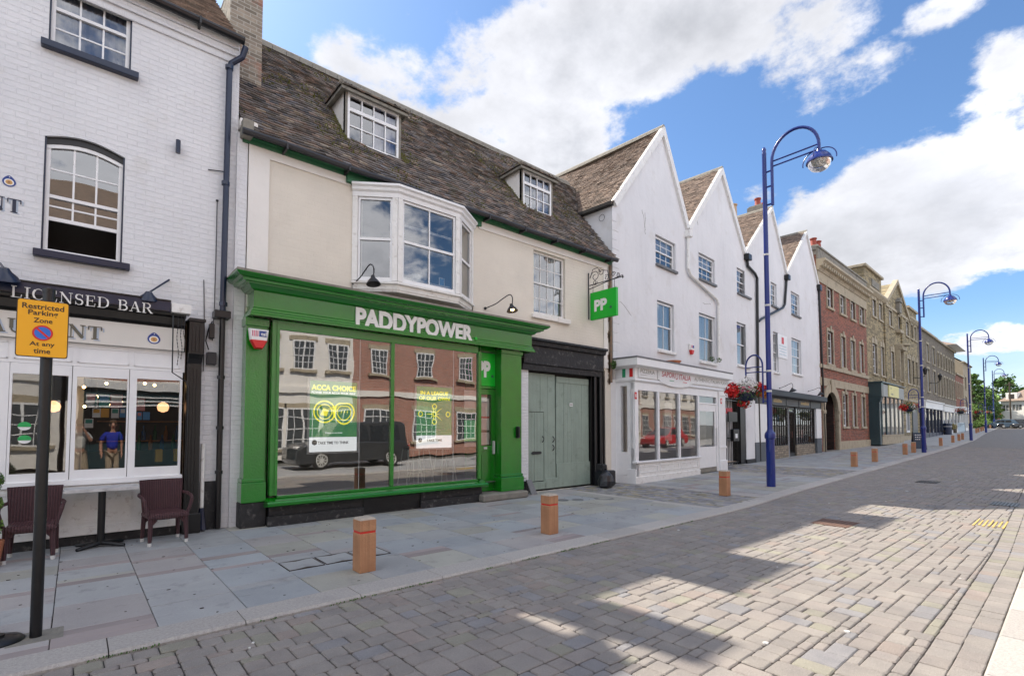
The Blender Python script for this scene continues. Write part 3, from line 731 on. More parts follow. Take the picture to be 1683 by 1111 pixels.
for k in range(3):     # three inset access covers with a torn black edge strip
    mb = MB(); xx = 2.08 + k * .42; 
    mb.box(-.19, .19, -.2, .2, -.015, .0, FLAG)
    for (a0, a1, b0, b1) in ((-.200, -.194, -.205, .205), (.194, .200, -.205, .205), (-.19, .19, -.207, -.201), (-.19, .19, .201, .207)): mb.box(a0, a1, b0, b1, -.015, .003, SIGNBLK)
    mb.prismz([(-.12, -.205), (.1, -.205), (.0, -.165)], -.01, .004, SIGNBLK); mb.prismz([(-.15, .205), (-.02, .16), (.12, .205)], -.01, .004, SIGNBLK)
    o = mb.build('access_cover', label=['left of the three paving access covers beside the nearest bollard', 'middle of the three paving access covers beside the nearest bollard', 'right of the three paving access covers, touching the nearest bollard'][k], cat='access cover', group='stone topped access covers in the pavement'); o.location = (xx - .02, 6.15, .005)
# yellow paint marks and white spots on the road
mb = MB()
YP = mat('worn yellow paint', (.62, .42, .10), (.4, .3, .12), 20, .8, facade=False); WP = mat('worn white paint', (.7, .7, .68), rough=.8, facade=False)
for k in range(7):
    y = 1.02 + k * .06; mb.prismz([(11.4 + (k % 2) * .1, y), (12.3 - (k % 3) * .08, y + .02), (12.3 - (k % 3) * .08, y + .04), (11.4 + (k % 2) * .1, y + .028)], -.031, -.0235, YP)
mb.build('road_marking', label='faded yellow utility marks painted on the sunlit road', cat='road marking')
gm = MB(); r_ = random.Random(4)
for _ in range(24):
    x = r_.uniform(0, 20); y = r_.uniform(1, 4.4); s_ = r_.choice([.008, .012, .016, .022 if x < 9 else .03]); n = 7
    gm.prismz([(x + s_ * r_.uniform(.6, 1.2) * math.cos(6.283 * k / n), y + s_ * r_.uniform(.6, 1.2) * math.sin(6.283 * k / n)) for k in range(n)], gz(x) - .034, gz(x) - .0225, WP)
gm.build('gum_spots', label='white chewing gum spots trodden into the road', cat='gum spots', kind='stuff')
gm = MB()
for _ in range(260):
    x = r_.uniform(-1, 14); y = r_.uniform(5.05, 9.0); s_ = r_.choice([.006, .009, .012, .018]); n = 6
    gm.prismz([(x + s_ * math.cos(6.283 * k / n), y + s_ * .8 * math.sin(6.283 * k / n)) for k in range(n)], -.002, .0025, SIGNBLK)
gm.build('gum_spots', label='dark chewing gum spots trodden into the pavement', cat='gum spots', kind='stuff')

# ------------------------------------------------------------------ the white public house
PF = Frame(0, 9.2)
pub = empty('public_house', (0, 9.2, 0), label='white painted brick public house with navy windows and black shopfront', cat='building')
UE = 1.93
zE = PF.at(400, 80)[1]                       # top of the wall below the gutter
b1 = PF.at(79, 78); b2 = PF.at(215, 120); t2 = PF.at(216, 22)
UW = (b1[0], b2[0], b2[1], t2[1] + .25)
c1 = PF.at(66, 421); c2 = PF.at(200, 437); c3 = PF.at(205, 262)
LW = (c1[0], c2[0], c2[1] + .03, c3[1] + .12)
zb = PF.at(300, 500)[1]
wl = MB(); add_wall(wl, [(-7, 0), (UE, 0), (UE, zE), (-7, zE)], [UW, LW, (-6, PF.at(303, 700)[0], .15, zb - .25)], WHITEBRICK, 0, .12)
wl.face([(UE, 0, 0), (UE, 6, 0), (UE, 6, zE), (UE, 0, zE)], WHITEBRICK); wl.face([(-7, 6, 0), (UE, 6, 0), (UE, 6, zE), (-7, 6, zE)], WHITEBRICK); wl.face([(-7, 0, 0), (-7, 6, 0), (-7, 6, zE), (-7, 0, zE)], WHITEBRICK)
# segmental arch over the lower window
u0, u1, z0, z1 = LW; n = 10; rise = .10
arc = [(u0 + (u1 - u0) * k / n, z1 - rise * (1 - math.sin(math.pi * k / n)) ** 1.0) for k in range(n + 1)]
for side in (0, 1):
    for k in range(n):
        (a, za), (b, zb2) = arc[k], arc[k + 1]; wl.prism([(a, za), (b, zb2), (b, z1 + .001), (a, z1 + .001)], -.003, .10, WHITEBRICK); wl.prism([(a, za - .10), (b, zb2 - .10), (b, zb2 + .0), (a, za + .0)], .045, .11, BLACK); wl.prism([(a, za - .15), (b, zb2 - .15), (b, zb2 - .06), (a, za - .06)], .05, .115, WHITE)
    break
for i in range(3):      # corbelled eaves
    zz = zE - .34 + i * .11; o_ = .03 + .035 * i; wl.box(-7, UE - .03, -o_, 0, zz, zz + .105, WHITEBRICK)
wl.box(UE - .02, UE + .14, -.06, .5, .0, PF.at(378, 215)[1], WHITEBRICK)
for k in range(26): pass
wl.build('wall', pub)
bs = MB(); bs.box(PF.at(328, 820)[0], UE - .15, -.012, .05, 0, PF.at(350, 790)[1], BLACKROUGH, .004)
bs.build('black_plinth', pub)
for (r, kw) in ((UW, dict(cols=3, rows=(2, 2), curtain=CURTB)), (LW, dict(cols=3, rows=(2, 2), raised=.62, curtain=None))):
    wn = sash(pub, (r[0] + .02, r[1] - .02, r[2] + .0, r[3] - (.04 if r is UW else .10)), .06, fw=.045, sill=None, **kw)
    s = MB(); s.box(r[0] - .07, r[1] + .09, -.10, .06, r[2] - .10, r[2] - .003, NAVY, .008); s.box(r[0] - .0, r[0] + .02, .02, .1, r[2], r[3] - .02, NAVY); s.box(r[1] - .02, r[1], .02, .1, r[2], r[3] - .02, NAVY)
    s.build('sill', wn)
# roof and gutter
Sl = Vector((0, .72, .69)).normalized()
tiles('roof', pub, (-4.0, -.16, zE + .03), (1, 0, 0), Sl, UE + 3.95, 4.2, TILEB, seed=3)
gb = MB(); pth = [(-4, -.20, zE + .03), (UE + .02, -.20, zE - .01)]; gb.box(-4, UE - .02, -.19, 0, zE - .02, zE + .02, OLDWHITE)
gb.tube(pth, .065, BLACK, 10)
for k in range(5): gb.box(-3.5 + k * 1.2, -3.47 + k * 1.2, -.29, -.1, zE - .09, zE + .02, BLACK)
gb.build('gutter', pub)
def dpx(px, py, v=-.1): u, z = PF.at(px, py, v); return (u, v, z)
dp = MB(); a = dpx(404, 78, -.2); b = dpx(398, 95, -.16); c = dpx(380, 105, -.1); d = dpx(377, 118, -.1); e = dpx(366, 512, -.1)
dp.tube([a, b, c, d], .045, NAVY, 10); dp.tube([d, e], .045, NAVY, 10)
for q in (dpx(377, 112), dpx(371, 302), dpx(367, 500)): dp.lathe([(.06, -.03), (.06, .03)], NAVY, q, 10)
dp.box(e[0] - .13, e[0] + .1, -.2, 0, e[2] - .12, e[2], BLACK, .01)
dp.tube([(e[0], -.1, e[2] - .1), (e[0], -.1, .02)], .042, BLACK, 10)
for q in (.9, 1.6, 2.4): dp.lathe([(.056, -.025), (.056, .025)], BLACK, (e[0], -.1, q), 10)
dp.tube([(e[0] - .22, -.07, 1.35), (e[0] - .22, -.07, .35)], .03, OLDWHITE, 8); dp.tube([(e[0] - .22, -.07, .36), (e[0] - .22, -.07, .2), (e[0] - .22, -.09, .02)], [.03, .05, .07], NAVY, 8)
dp.build('downpipe', pub)
# cables and junction boxes between the two shops
cb = MB(); q = dpx(357, 330, -.02); cb.lathe([(.02, -.01), (.02, .01)], BLACK, q, 8)
cb.tube([q, dpx(355, 420, -.015), dpx(352, 515, -.02), dpx(349, 560, -.03)], .006, BLACK, 5)
cb.tube([dpx(335, 460, -.015), dpx(336, 540, -.02), dpx(334, 610, -.02)], .006, BLACK, 5)
q = dpx(347, 590, 0); cb.box(q[0] - .07, q[0] + .06, -.09, 0, q[2] - .1, q[2] + .1, IRON, .01)
q = dpx(347, 545, 0); cb.box(q[0] - .035, q[0] + .035, -.08, 0, q[2] - .12, q[2] + .12, BLACK, .01)
cb.tube([dpx(349, 528, -.05), dpx(343, 540, -.06), dpx(338, 560, -.05), dpx(343, 575, -.05)], .009, BLACK, 5)
cb.tube([dpx(342, 279, -.015), dpx(372, 283, -.03)], .008, IRON, 5)
cb.build('cable', pub)
# chimneys
def chimney(name, parent, x0, x1, y0, y1, z0, z1, m, pots=(), cap=STONEG, capw=.06, caph=.16, label=None, **kw):
    mb = MB(); mb.box(x0, x1, y0, y1, z0, z1, m); ch = mb.build(name, parent)
    c_ = MB(); c_.box(x0 - capw, x1 + capw, y0 - capw, y1 + capw, z1, z1 + caph, cap, .02); c_.box(x0 - capw * .4, x1 + capw * .4, y0 - capw * .4, y1 + capw * .4, z1 + caph, z1 + caph + .08, cap, .02); c_.build('chimney_cap', ch)
    for (px_, py_, rr, hh, pm) in pots:
        p_ = MB(); p_.lathe([(rr * 1.1, 0), (rr, .05), (rr * .88, hh - .1), (rr * 1.12, hh - .07), (rr * 1.12, hh), (rr * .75, hh), (rr * .7, hh - .15)], pm, (px_, py_, z1 + caph + .08), 14); p_.build('chimney_pot', ch, smooth=True)
    return ch
cm = chimney('chimney', pub, UE + .06, UE + .62, 1.15, 2.2, 7.3, 9.93, YELC, caph=.02, capw=.0)
cm2 = chimney('chimney', pub, .35, 1.35, 2.3, 3.3, 8.5, 10.5, YELC, caph=.02, capw=.0)
fl = MB(); fl.hexa([(UE + .02, .98, 7.28), (UE + .66, .98, 7.28), (UE + .66, 1.16, 7.5), (UE + .02, 1.16, 7.5), (UE + .02, 1.0, 7.5), (UE + .66, 1.0, 7.5), (UE + .66, 1.16, 7.62), (UE + .02, 1.16, 7.62)], MORTAR)
fl.box(UE + .0, UE + .27, -.12, .12, PF.at(405, 215)[1] - .02, PF.at(395, 205)[1] + .06, CREAMW, .015); fl.build('flashing', cm)
# little wall light
mb = MB(); q = PF.at(293, 241, -.1); mb.tube([(q[0], -.09, q[1] - .1), (q[0], -.09, q[1] + .1)], .032, NAVY, 12); mb.box(q[0] - .02, q[0] + .02, -.09, 0, q[1] - .03, q[1] + .03, NAVY); mb.build('wall_light', pub, smooth=False)
# painted letters on the first floor wall and its emblem
def eye(parent, u, z, r_, v, slim=1.0):
    mb = MB(); n = 24
    body = [(u + r_ * slim * math.sin(t) * (1 if math.cos(t) < .2 else 1 - .45 * (math.cos(t) - .2)), z + r_ * (math.cos(t) if math.cos(t) < .3 else math.cos(t) * 1.25)) for t in [2 * math.pi * k / n for k in range(n)]]
    mb.prism(body[::-1], v - .006, v, SIGNBLUE_D)
    for rr, m_, o in ((.72, PETW, .008), (.52, GOLDP, .010), (.22, OAK, .012)):
        mb.prism([(u + rr * r_ * slim * math.cos(-2 * math.pi * k / n), z - .12 * r_ + rr * r_ * .92 * math.sin(-2 * math.pi * k / n)) for k in range(n)], v - o, v, m_)
    mb.prism([(u + .1 * r_ * math.cos(-2 * math.pi * k / 10) + .05 * r_, z + .95 * r_ + .1 * r_ * math.sin(-2 * math.pi * k / 10)) for k in range(10)], v - .008, v, PETW)
    return mb.build('eye_emblem', parent)
SIGNBLUE_D = mat('deep blue enamel', (.015, .05, .25), rough=.35); GOLDP = mat('ochre enamel', (.62, .36, .12), rough=.5)
q = PF.at(15, 299); eye(pub, q[0], q[1], .065, 0)
mb = MB(); qa = PF.at(39, 331); qb = PF.at(38, 353); hh = (qa[1] - qb[1]); wT = serif_w('RESTAURANT') * hh * 1.0
SHADOWB = mat('pale blue letter shade', (.45, .52, .62), rough=.6)
serif_text(mb, 'RESTAURANT', qb[0] - wT + .02, qb[1] - .012, hh, SHADOWB, -.004, .004, 1.15); serif_text(mb, 'RESTAURANT', qb[0] - wT, qb[1], hh, NAVY, -.009, .004, 1.15)
mb.build('painted_lettering', pub)

# shopfront of the public house
sf = MB(); V = -.36
zt = PF.at(281, 496, V)[1]; zb_ = PF.at(281, 513, V)[1]; uR = PF.at(281, 500, V)[0]
zt2, zb2_ = PF.at(304, 531, -.3)[1], PF.at(304, 540, -.3)[1]; uR2 = PF.at(306, 530, -.28)[0]
sf.box(-6, uR, V, V + .05, zb_, zt, NAVY, .004)
sf.box(-6, uR - .03, V - .012, V - .001, zb_ + .0, zb_ + .012, BLACK); sf.box(-6, uR, V - .015, V + .06, zt, zt + .02, BLACK)
sf.mold([(-6, 0), (uR2, 0)], [(0, zt - .08), (.30, zt - .08), (.28, zb_ - .03), (.22, zb_ - .05), (.20, zb2_ + .06), (.13, zb2_ + .03), (.12, zb2_ - .01), (0, zb2_ - .01)], BLACK)
rb = MB(); a0 = PF.at(281, 497, V)[0]; a1 = PF.at(313, 508, -.3)[0]; rb.box(a0 + .01, a1, -.38, -.2, PF.at(305, 516, -.35)[1], PF.at(300, 500, -.35)[1], OLDWHITE, .006); rb.build('awning_box', pub)
front = sf.build('shopfront', pub)
lt = MB(); qa = PF.at(18, 469, V); qb = PF.at(18, 488, V); qe = PF.at(253, 512, V); hh = qa[1] - qb[1]; xs_ = (qe[0] - qa[0]) / (serif_w('LICENSED BAR') * hh)
serif_text(lt, 'LICENSED BAR', qa[0], qb[1], hh, OLDWHITE, V - .014, .013, .8, xs_); lt.build('lettering', front)
# white sign board
sgn = MB(); VS = -.17; s0 = PF.at(298, 577, VS)[1]; s1 = PF.at(281, 539, VS)[1]; uRs = PF.at(303, 560, VS)[0]
CREAMS = mat('cream sign board', (.70, .67, .62), (.66, .63, .58), 2, .5)
sgn.box(-6, uRs, VS, 0, s0, s1, CREAMS, .004); sgn.build('sign_board', front)
lt = MB(); qa = PF.at(169, 538, VS); qb = PF.at(169, 559, VS); hh = qa[1] - qb[1]; OLIVE = mat('olive sign letters', (.13, .12, .09), rough=.5)
qt = PF.at(144, 540, VS); xs_ = (qa[0] - qt[0]) / (SER['T'][0] * hh); wT = serif_w('RESTAURANT') * hh * xs_
serif_text(lt, 'RESTAURANT', qb[0] - wT + .035, qb[1] - .018, hh, SHADOWB, VS - .004, .003, 1.2, xs_); serif_text(lt, 'RESTAURANT', qb[0] - wT + .01, qb[1], hh, OLIVE, VS - .009, .003, 1.2, xs_)
lt.build('sign_lettering', front)
q = PF.at(253, 557, VS); eye(front, q[0], q[1], .075, VS, 1.05)
# white joinery
jn = MB(); VJ = -.10; zj1 = s0 - .003; zj0 = PF.at(300, 612, VJ)[1]; uj = PF.at(301, 700, VJ)[0]
jn.box(-6, uj, VJ, 0, zj0, zj1, WHITE)
for k in range(9):
    b = PF.at(296, 590, VJ)[0] - k * .62; a = b - .56
    if k == 0: a = PF.at(221, 590, VJ)[0]
    for (x0, x1, y0, y1) in ((a, b, zj0 + .05, zj0 + .062), (a, b, zj1 - .06, zj1 - .048), (a, a + .012, zj0 + .05, zj1 - .05), (b - .012, b, zj0 + .05, zj1 - .05)): jn.box(x0, x1, VJ - .012, VJ, y0, y1, WHITE)
zw0 = PF.at(300, 779, VJ)[1]; zr = PF.at(300, 862, VJ)[1]
jn.box(-6, uj, VJ - .03, 0, zw0 - .08, zw0, WHITE, .006)
jn.box(-6, uj, VJ, 0, zr, zw0 - .08, OLDWHITE); jn.box(-6, uj, VJ - .02, VJ, zr, zr + .10, OLDWHITE, .004); jn.box(-6, uj, VJ - .012, VJ, zr + .1, zr + .13, OLDWHITE, .003)
pan = [(PF.at(109 - 130 + 6, 850, VJ)[0], PF.at(109, 850, VJ)[0]), (PF.at(122, 850, VJ)[0], PF.at(200, 850, VJ)[0]), (PF.at(212, 850, VJ)[0], PF.at(292, 850, VJ)[0]), (-1.9, -.98)]
for a, b in pan:
    for i, (o, w_) in enumerate(((0, .018), (.035, .010))):
        zz0, zz1 = zr + .17 + o, zw0 - .12 - o
        for (x0, x1, y0, y1) in ((a + o, b - o, zz0, zz0 + w_), (a + o, b - o, zz1 - w_, zz1), (a + o, a + o + w_, zz0 + w_, zz1 - w_), (b - o - w_, b - o, zz0 + w_, zz1 - w_)): jn.box(x0, x1, VJ - .014, VJ, y0, y1, OLDWHITE)
jn.build('joinery', front)
pk = MB(); pk.box(-6, uj, VJ + .03, .1, 0, zr - .003, BLACKROUGH); pk.build('black_base', front)
# casement windows
gl = MB(); cas = []
panes = [((21, 613), (107, 776)), ((127, 619), (205, 769)), ((225.5, 622), (292, 765))]
edges = [PF.at(12, 700, VJ)[0], PF.at(116, 700, VJ)[0], PF.at(210.5, 700, VJ)[0], uj - .02]
for i in range(3):
    a, b = edges[i], edges[i + 1]; (p, q) = panes[i]; gu0, gz1_ = PF.at(*p, VJ); gu1, gz0_ = PF.at(*q, VJ)
    cf = MB(); cf.box(a + .004, gu0, VJ, VJ + .06, zw0, zj0 - .003, WHITE, .004); cf.box(gu1, b - .004, VJ, VJ + .06, zw0, zj0 - .003, WHITE, .004)
    cf.box(gu0, gu1, VJ, VJ + .06, gz1_, zj0 - .003, WHITE); cf.box(gu0, gu1, VJ, VJ + .06, zw0, gz0_, WHITE)
    w_ = cf.build('window', pub); g = MB(); g.face([(gu0, VJ + .03, gz0_), (gu1, VJ + .03, gz0_), (gu1, VJ + .03, gz1_), (gu0, VJ + .03, gz1_)], GLASSR); g.build('glass', w_)
for k in range(3):
    b = edges[0] - k * 1.0; a = b - 1.0; cf = MB()
    for (x0, x1, y0, y1) in ((a, a + .1, zw0, zj0), (b - .1, b, zw0, zj0), (a + .1, b - .1, zw0, zw0 + .1), (a + .1, b - .1, zj0 - .1, zj0)): cf.box(x0, x1, VJ, VJ + .06, y0, y1 - .003, WHITE)
    w_ = cf.build('window', pub); g = MB(); g.face([(a + .1, VJ + .03, zw0 + .1), (b - .1, VJ + .03, zw0 + .1), (b - .1, VJ + .03, zj0 - .1), (a + .1, VJ + .03, zj0 - .1)], GLASSR); g.build('glass', w_)
# black fluted pilaster at the right
pl = MB(); ua = PF.at(305, 700, -.16)[0]; ub = PF.at(329, 700, -.16)[0]; zc = PF.at(318, 595, -.2)[1]; zc1 = PF.at(318, 530, -.2)[1]
pl.box(ua, ub, -.16, 0, .30, zc, BLACK)
for k in range(3): x = ua + (ub - ua) * (.22 + .22 * k); pl.box(x, x + .02, -.172, -.16, .5, zc - .1, BLACK)
pl.box(ua - .02, ub + .03, -.2, 0, 0, .30, BLACK, .01)
pl.prismx([(-.16, zc - .02), (-.2, zc + .05), (-.27, zc + .12), (-.28, zc1), (0, zc1), (0, zc - .02)], ua, ub, BLACK); pl.box(ua - .01, ub + .02, -.31, 0, zc1, zc1 + .05, BLACK, .008)
for k in range(3): x = ua + (ub - ua) * (.2 + .25 * k); pl.box(x, x + .025, -.29, -.28, zc + .16, zc1 - .06, BLACK)
pl.build('pilaster', front)
# awning winding rod and chains
rd = MB(); P1 = lambda px, py, v=-.3: (PF.at(px, py, v)[0], v, PF.at(px, py, v)[1])
rd.tube([P1(285, 505), P1(283, 612), P1(306, 627, -.2), P1(310, 640, -.2), P1(306, 790, -.17)], .010, BLACK, 6)
for k, (px_, y0_, y1_) in enumerate(((292, 517, 600), (298, 517, 590), (303, 522, 575))):
    pts = []
    for j in range(30):
        p_ = P1(px_ + math.sin(j * .35) * 1.2, y0_ + (y1_ - y0_) * j / 29); pts.append(p_)
    for j in range(0, 29): 
        if j % 2 == 0: rd.tube([pts[j], pts[j + 1]], .006, IRON, 5)
        else: rd.tube([pts[j], pts[j + 1]], .003, IRON, 4)
rd.build('awning_rod', front)
# big spotlights over the fascia
def dome_lamp(parent, u, z, v, r_, arm, m=NAVY, inner=OLDWHITE, tilt=.4):
    mb = MB(); M = Matrix.Rotation(tilt, 4, 'X')
    prof = [(r_ * .12, r_ * .95), (r_ * .30, r_ * .95), (r_ * .42, r_ * .75), (r_ * .5, r_ * .62), (r_ * .85, r_ * .3), (r_, 0), (r_ * .95, 0), (r_ * .8, r_ * .26), (r_ * .2, r_ * .7)]
    mb.lathe(prof, m, (u, v, z), 20, False, M); mb.tube(arm, .013, m, 8); return mb.build('wall_lamp', parent, smooth=True)
a = PF.at(244, 490, -.30); dome_lamp(pub, a[0], a[1] - .02, -.30, .12, [(a[0], -.30, a[1] + .08), (a[0] + .05, -.2, a[1] + .14), (PF.at(278, 460, 0)[0], -.0, PF.at(278, 460, 0)[1])])
a = PF.at(14, 460, -.45); dome_lamp(pub, a[0] - .04, a[1], -.45, .15, [(a[0] - .04, -.45, a[1] + .13), (a[0] - .1, -.2, a[1] + .25), (a[0] - .12, 0, a[1] + .28)])
# bar interior
it = MB(); y1 = 2.6; DW = mat('dark wood panelling', (.05, .028, .018), (.035, .02, .014), 6, .6, facade=True)
zc_ = zb - .25
it.face([(-6, y1, 0), (3 * .63, y1, 0), (3 * .63, y1, zc_), (-6, y1, zc_)], DARKR); it.face([(-6, 0, zc_), (1.89, 0, zc_), (1.89, y1, zc_), (-6, y1, zc_)], DARK); it.face([(-6, 0, .15), (1.89, 0, .15), (1.89, y1, .15), (-6, y1, .15)], DW)
it.face([(1.89, 0, 0), (1.89, y1, 0), (1.89, y1, zc_), (1.89, 0, zc_)], DW); it.box(.2, 1.85, 1.9, 2.3, .15, 1.2, DW); it.box(.2, 1.85, 2.3, 2.35, .15, zc_, DW)
it.box(-.9, -.75, .9, 2.0, .15, 2.1, OAK); it.box(.0, .1, 1.2, 2.3, .15, zc_, CREAMW)
for k in range(3): it.box(.3, 1.8, 2.15, 2.3, 1.35 + .35 * k, 1.37 + .35 * k, OAK)
it.build('interior', pub)
PC = [mat('leaflet white', (.8, .8, .8)), mat('leaflet teal', (.05, .3, .25)), mat('leaflet pink', (.7, .3, .3)), mat('leaflet blue', (.1, .3, .6)), mat('leaflet orange', (.7, .35, .05))]
r_ = random.Random(6); lf = [(155, 650, 160, 676, 0), (163, 648, 180, 670, 1), (182, 648, 201, 670, 2), (152, 671, 165, 686, 0), (166, 671, 179, 686, 4), (183, 671, 195, 687, 0), (197, 671, 206, 686, 3), (225, 655, 238, 675, 2), (225, 677, 233, 690, 3), (235, 677, 246, 690, 3), (139, 688, 153, 703, 0), (142, 646, 158, 669, 0)]
for i, (x0, y0, x1, y1_, c_) in enumerate(lf):
    a = PF.at(x0, y0, .35); b = PF.at(x1, y1_, .35); mb = MB(); mb.box(a[0], b[0], .345, .35, b[1], a[1], PC[c_]); mb.box(a[0] + .01, b[0] - .01, .343, .345, (a[1] + b[1]) / 2, a[1] - .012, PC[(c_ + 1 + i) % 5]); 
    o = mb.build('leaflet', label='small coloured leaflet pinned up inside the public house window', cat='leaflet', group='leaflets inside the public house window'); o.location = (0, 9.2, 0)
# round green stickers on the glass
for i, yy in enumerate((700, 722)):
    a = PF.at(40, yy, VJ); mb = MB(); mb.prism([(a[0] + .065 * math.cos(-t), a[1] + .055 * math.sin(-t)) for t in [6.283 * k / 20 for k in range(20)]], VJ + .018, VJ + .022, PC[0])
    mb.prism([(a[0] + .065 * math.cos(-t), a[1] + max(-.012, .055 * math.sin(-t))) for t in [6.283 * k / 20 for k in range(20)]], VJ + .014, VJ + .018, mat('sticker green', (.03, .38, .10)))
    o = mb.build('window_sticker', label=['upper round green and white sticker on the public house window', 'lower round green and white sticker on the public house window'][i], cat='sticker', group='hygiene stickers'); o.location = (0, 9.2, 0)
# hanging bulbs and globe lamps inside
for i, (px_, py_, big) in enumerate([(138, 636, 0), (175, 630, 0), (159, 652, 0), (139, 668, 0), (178, 665, 0), (199, 660, 0), (238, 630, 0), (254, 633, 0), (88, 668, 1), (268, 669, 1)]):
    v = .9; a = PF.at(px_, py_, v); mb = MB(); rr = .085 if big else .022
    mb.lathe([(rr * .2, rr), (rr * .8, rr * .6), (rr, 0), (rr * .8, -rr * .7), (rr * .2, -rr)], BULB if not big else mat('orange paper lantern', (.85, .42, .2), emit=.9), (a[0], v, a[1]), 14)
    mb.tube([(a[0], v, a[1] + rr), (a[0], v, zc_)], .003, BLACK, 4)
    o = mb.build('pendant_lamp', label='round orange lantern glowing inside the public house' if big else 'small glowing pendant bulb inside the public house window', cat='pendant lamp', group='orange lanterns' if big else 'pendant bulbs in the bar'); o.location = (0, 9.2, 0)
BOT = [mat('bottle green', (.02, .10, .03), rough=.2), mat('bottle blue', (.03, .1, .3), rough=.2), mat('bottle amber', (.3, .12, .02), rough=.2), mat('box yellow', (.75, .5, .05))]
for k in range(14):
    x = .62 + .085 * k; z = 1.2 if k % 2 else 1.37; mb = MB(); m_ = BOT[k % 3]; v = 1.95 if k % 2 else 2.2
    mb.lathe([(.001, 0), (.032, 0), (.034, .15), (.013, .2), (.012, .27), (.001, .27)], m_, (x, v, z), 10); o = mb.build('bottle', label='bottle standing on the bar shelf behind the public house window', cat='bottle', group='bottles on the bar shelf'); o.location = (0, 9.2, 0)
for k in range(2):
    mb = MB(); x = 1.0 + .25 * k; mb.box(x, x + .09, .7, .8, 1.05, 1.25, BOT[3], .005); o = mb.build('box', label=['left yellow box on the window shelf inside the public house', 'right yellow box on the window shelf inside the public house'][k], cat='box', group='yellow boxes on the window shelf'); o.location = (0, 9.2, 0)

# ------------------------------------------------------------------ the cream building with the green shopfront
BF = Frame(0, 9.15)
shop = empty('betting_shop', (0, 9.15, 0), label='cream brick building with green shopfront, canted bay window and mossy tiled roof', cat='building')
UL, UR_ = 2.085, 11.70
YE, ZEV, SLP = 8.95, 6.44, 1.22
vE = YE - 9.15
GU0, GU1 = BF.at(863, 700, .1)[0], BF.at(972, 700, .1)[0]
JU = BF.at(995, 700, 0)[0]
sw = BF.rect4((871.6, 412), (923, 428), (924, 529), (871.8, 515), .12)
wl = MB(); gtop = BF.at(913, 618, .05)[1]
add_wall(wl, [(UL, 0), (UR_, 0), (UR_, ZEV), (UL, ZEV)], [sw, (4.1, 6.4, 4.35, 6.15), (2.4, GU0 - .16, 0, 3.35), (GU0, JU, 0, gtop + .28)], CREAM, 0, .13)
wl.face([(UL, 0, 0), (UL, 6.3, 0), (UL, 6.3, ZEV), (UL, 0, ZEV)], CREAM); wl.face([(UR_, 0, 0), (UR_, 6.3, 0), (UR_, 6.3, ZEV), (UR_, 0, ZEV)], CREAM); wl.face([(UL, 6.3, 0), (UR_, 6.3, 0), (UR_, 6.3, ZEV), (UL, 6.3, ZEV)], CREAM)
wl.build('wall', shop)
bd = MB()      # raised render bands: eaves band and corner strips
b2_ = MB(); b3_ = MB()
zb0 = BF.at(442, 263)[1]; pu = BF.at(441, 350)[0]; pr = BF.at(991, 480)[0]; ZB = BF.at(395, 232)[1]
bd.box(UL, pu, -.028, 0, 3.6, ZB, CREAMW, .003)
bd.box(pu, 3.85, -.028, 0, zb0, ZB, CREAMW, .003); b2_.box(6.9, pr, -.028, 0, zb0 - .02, ZB - .0, CREAMW, .003); b2_.box(pr, UR_ - .13, -.028, 0, 3.3, ZB, CREAMW, .003)
b3_.box(BF.at(855, 700)[0] - .02, GU0 - .0, -.02, 0, .3, gtop + .2, WHITEBRICK); b3_.box(BF.at(855, 700)[0] - .02, GU0 + .02, -.03, 0, 0, .3, BLACKROUGH)
bd.build('render_band', shop); b2_.build('render_band', shop); b3_.build('brick_strip', shop)
fb = MB(); fb.mold([(UL - .1, 0), (UR_ + .02, 0)], [(0, ZB - .01), (.05, ZB - .01), (.06, ZB + .06), (.12, ZB + .10), (.13, ZEV - .03), (0, ZEV - .03)], GREEND)
fb.box(3.75, 5.0, -.10, 0, BF.at(572, 300)[1] - .03, ZB, GREEND); fb.box(6.55, 6.95, -.06, 0, ZB - .14, ZB, GREEND)
fb.build('fascia_board', shop)
gt = MB(); r_ = random.Random(2); pts = [(UL - .15 + (UR_ - UL + .2) * k / 20, vE - .04, ZEV - .02 + .012 * math.sin(k * 1.3)) for k in range(21)]
gt.tube(pts, .055, IRON, 8)
for k in range(9): x = 2.6 + k * 1.1; gt.box(x, x + .03, vE - .1, 0, ZEV - .10, ZEV + .01, IRON)
gt.build('gutter', shop)
sl_ = Vector((0, 1, SLP)).normalized(); LS = (12.1 - YE) / sl_.y
def rsag(a, s): return .06 * mnoise.noise(Vector((a * .7, s * .6, 1.3))) + .018 * mnoise.noise(Vector((a * 2.3, s * 2, 4)))
D1 = (3.99, 5.25, 9.80, 7.44, 8.47); D2 = (8.86, 10.03, 9.84, 7.50, 8.53)
def rmask(a, s):
    x = UL - .12 + a; y = YE + s * sl_.y; z = ZEV + s * sl_.z
    if x > 11.85 and z < 8.50 + 1.12 * (x - 11.9) - .1: return False
    for (d0, d1, dy, z0, z1) in (D1, D2):
        if d0 + .05 < x < d1 - .05 and dy < y and z < z1 + .1: return False
    return True
tiles('roof', shop, (UL - .12, vE, ZEV + .02), (1, 0, 0), sl_, 13.6 - UL, LS, TILE, mask=rmask, sag=rsag, seed=7, jit=1.5)
rp = MB(); xr = UL - .12; yr = 12.1 - 9.15; zr_ = ZEV + LS * sl_.z
rp.face([(xr, yr, zr_), (13.4, yr, zr_), (13.4, yr + 3, zr_ - 3.6), (xr, yr + 3, zr_ - 3.6)], TILEB)
rp.poly([(UL, 0.0, ZEV - .1), (UL, yr, zr_ - .05), (UL, 6.3, ZEV - .1)], [(0, 1, 2)], CREAM)
rp.build('rear_roof', shop)
rd = MB(); x = xr; r_ = random.Random(5)
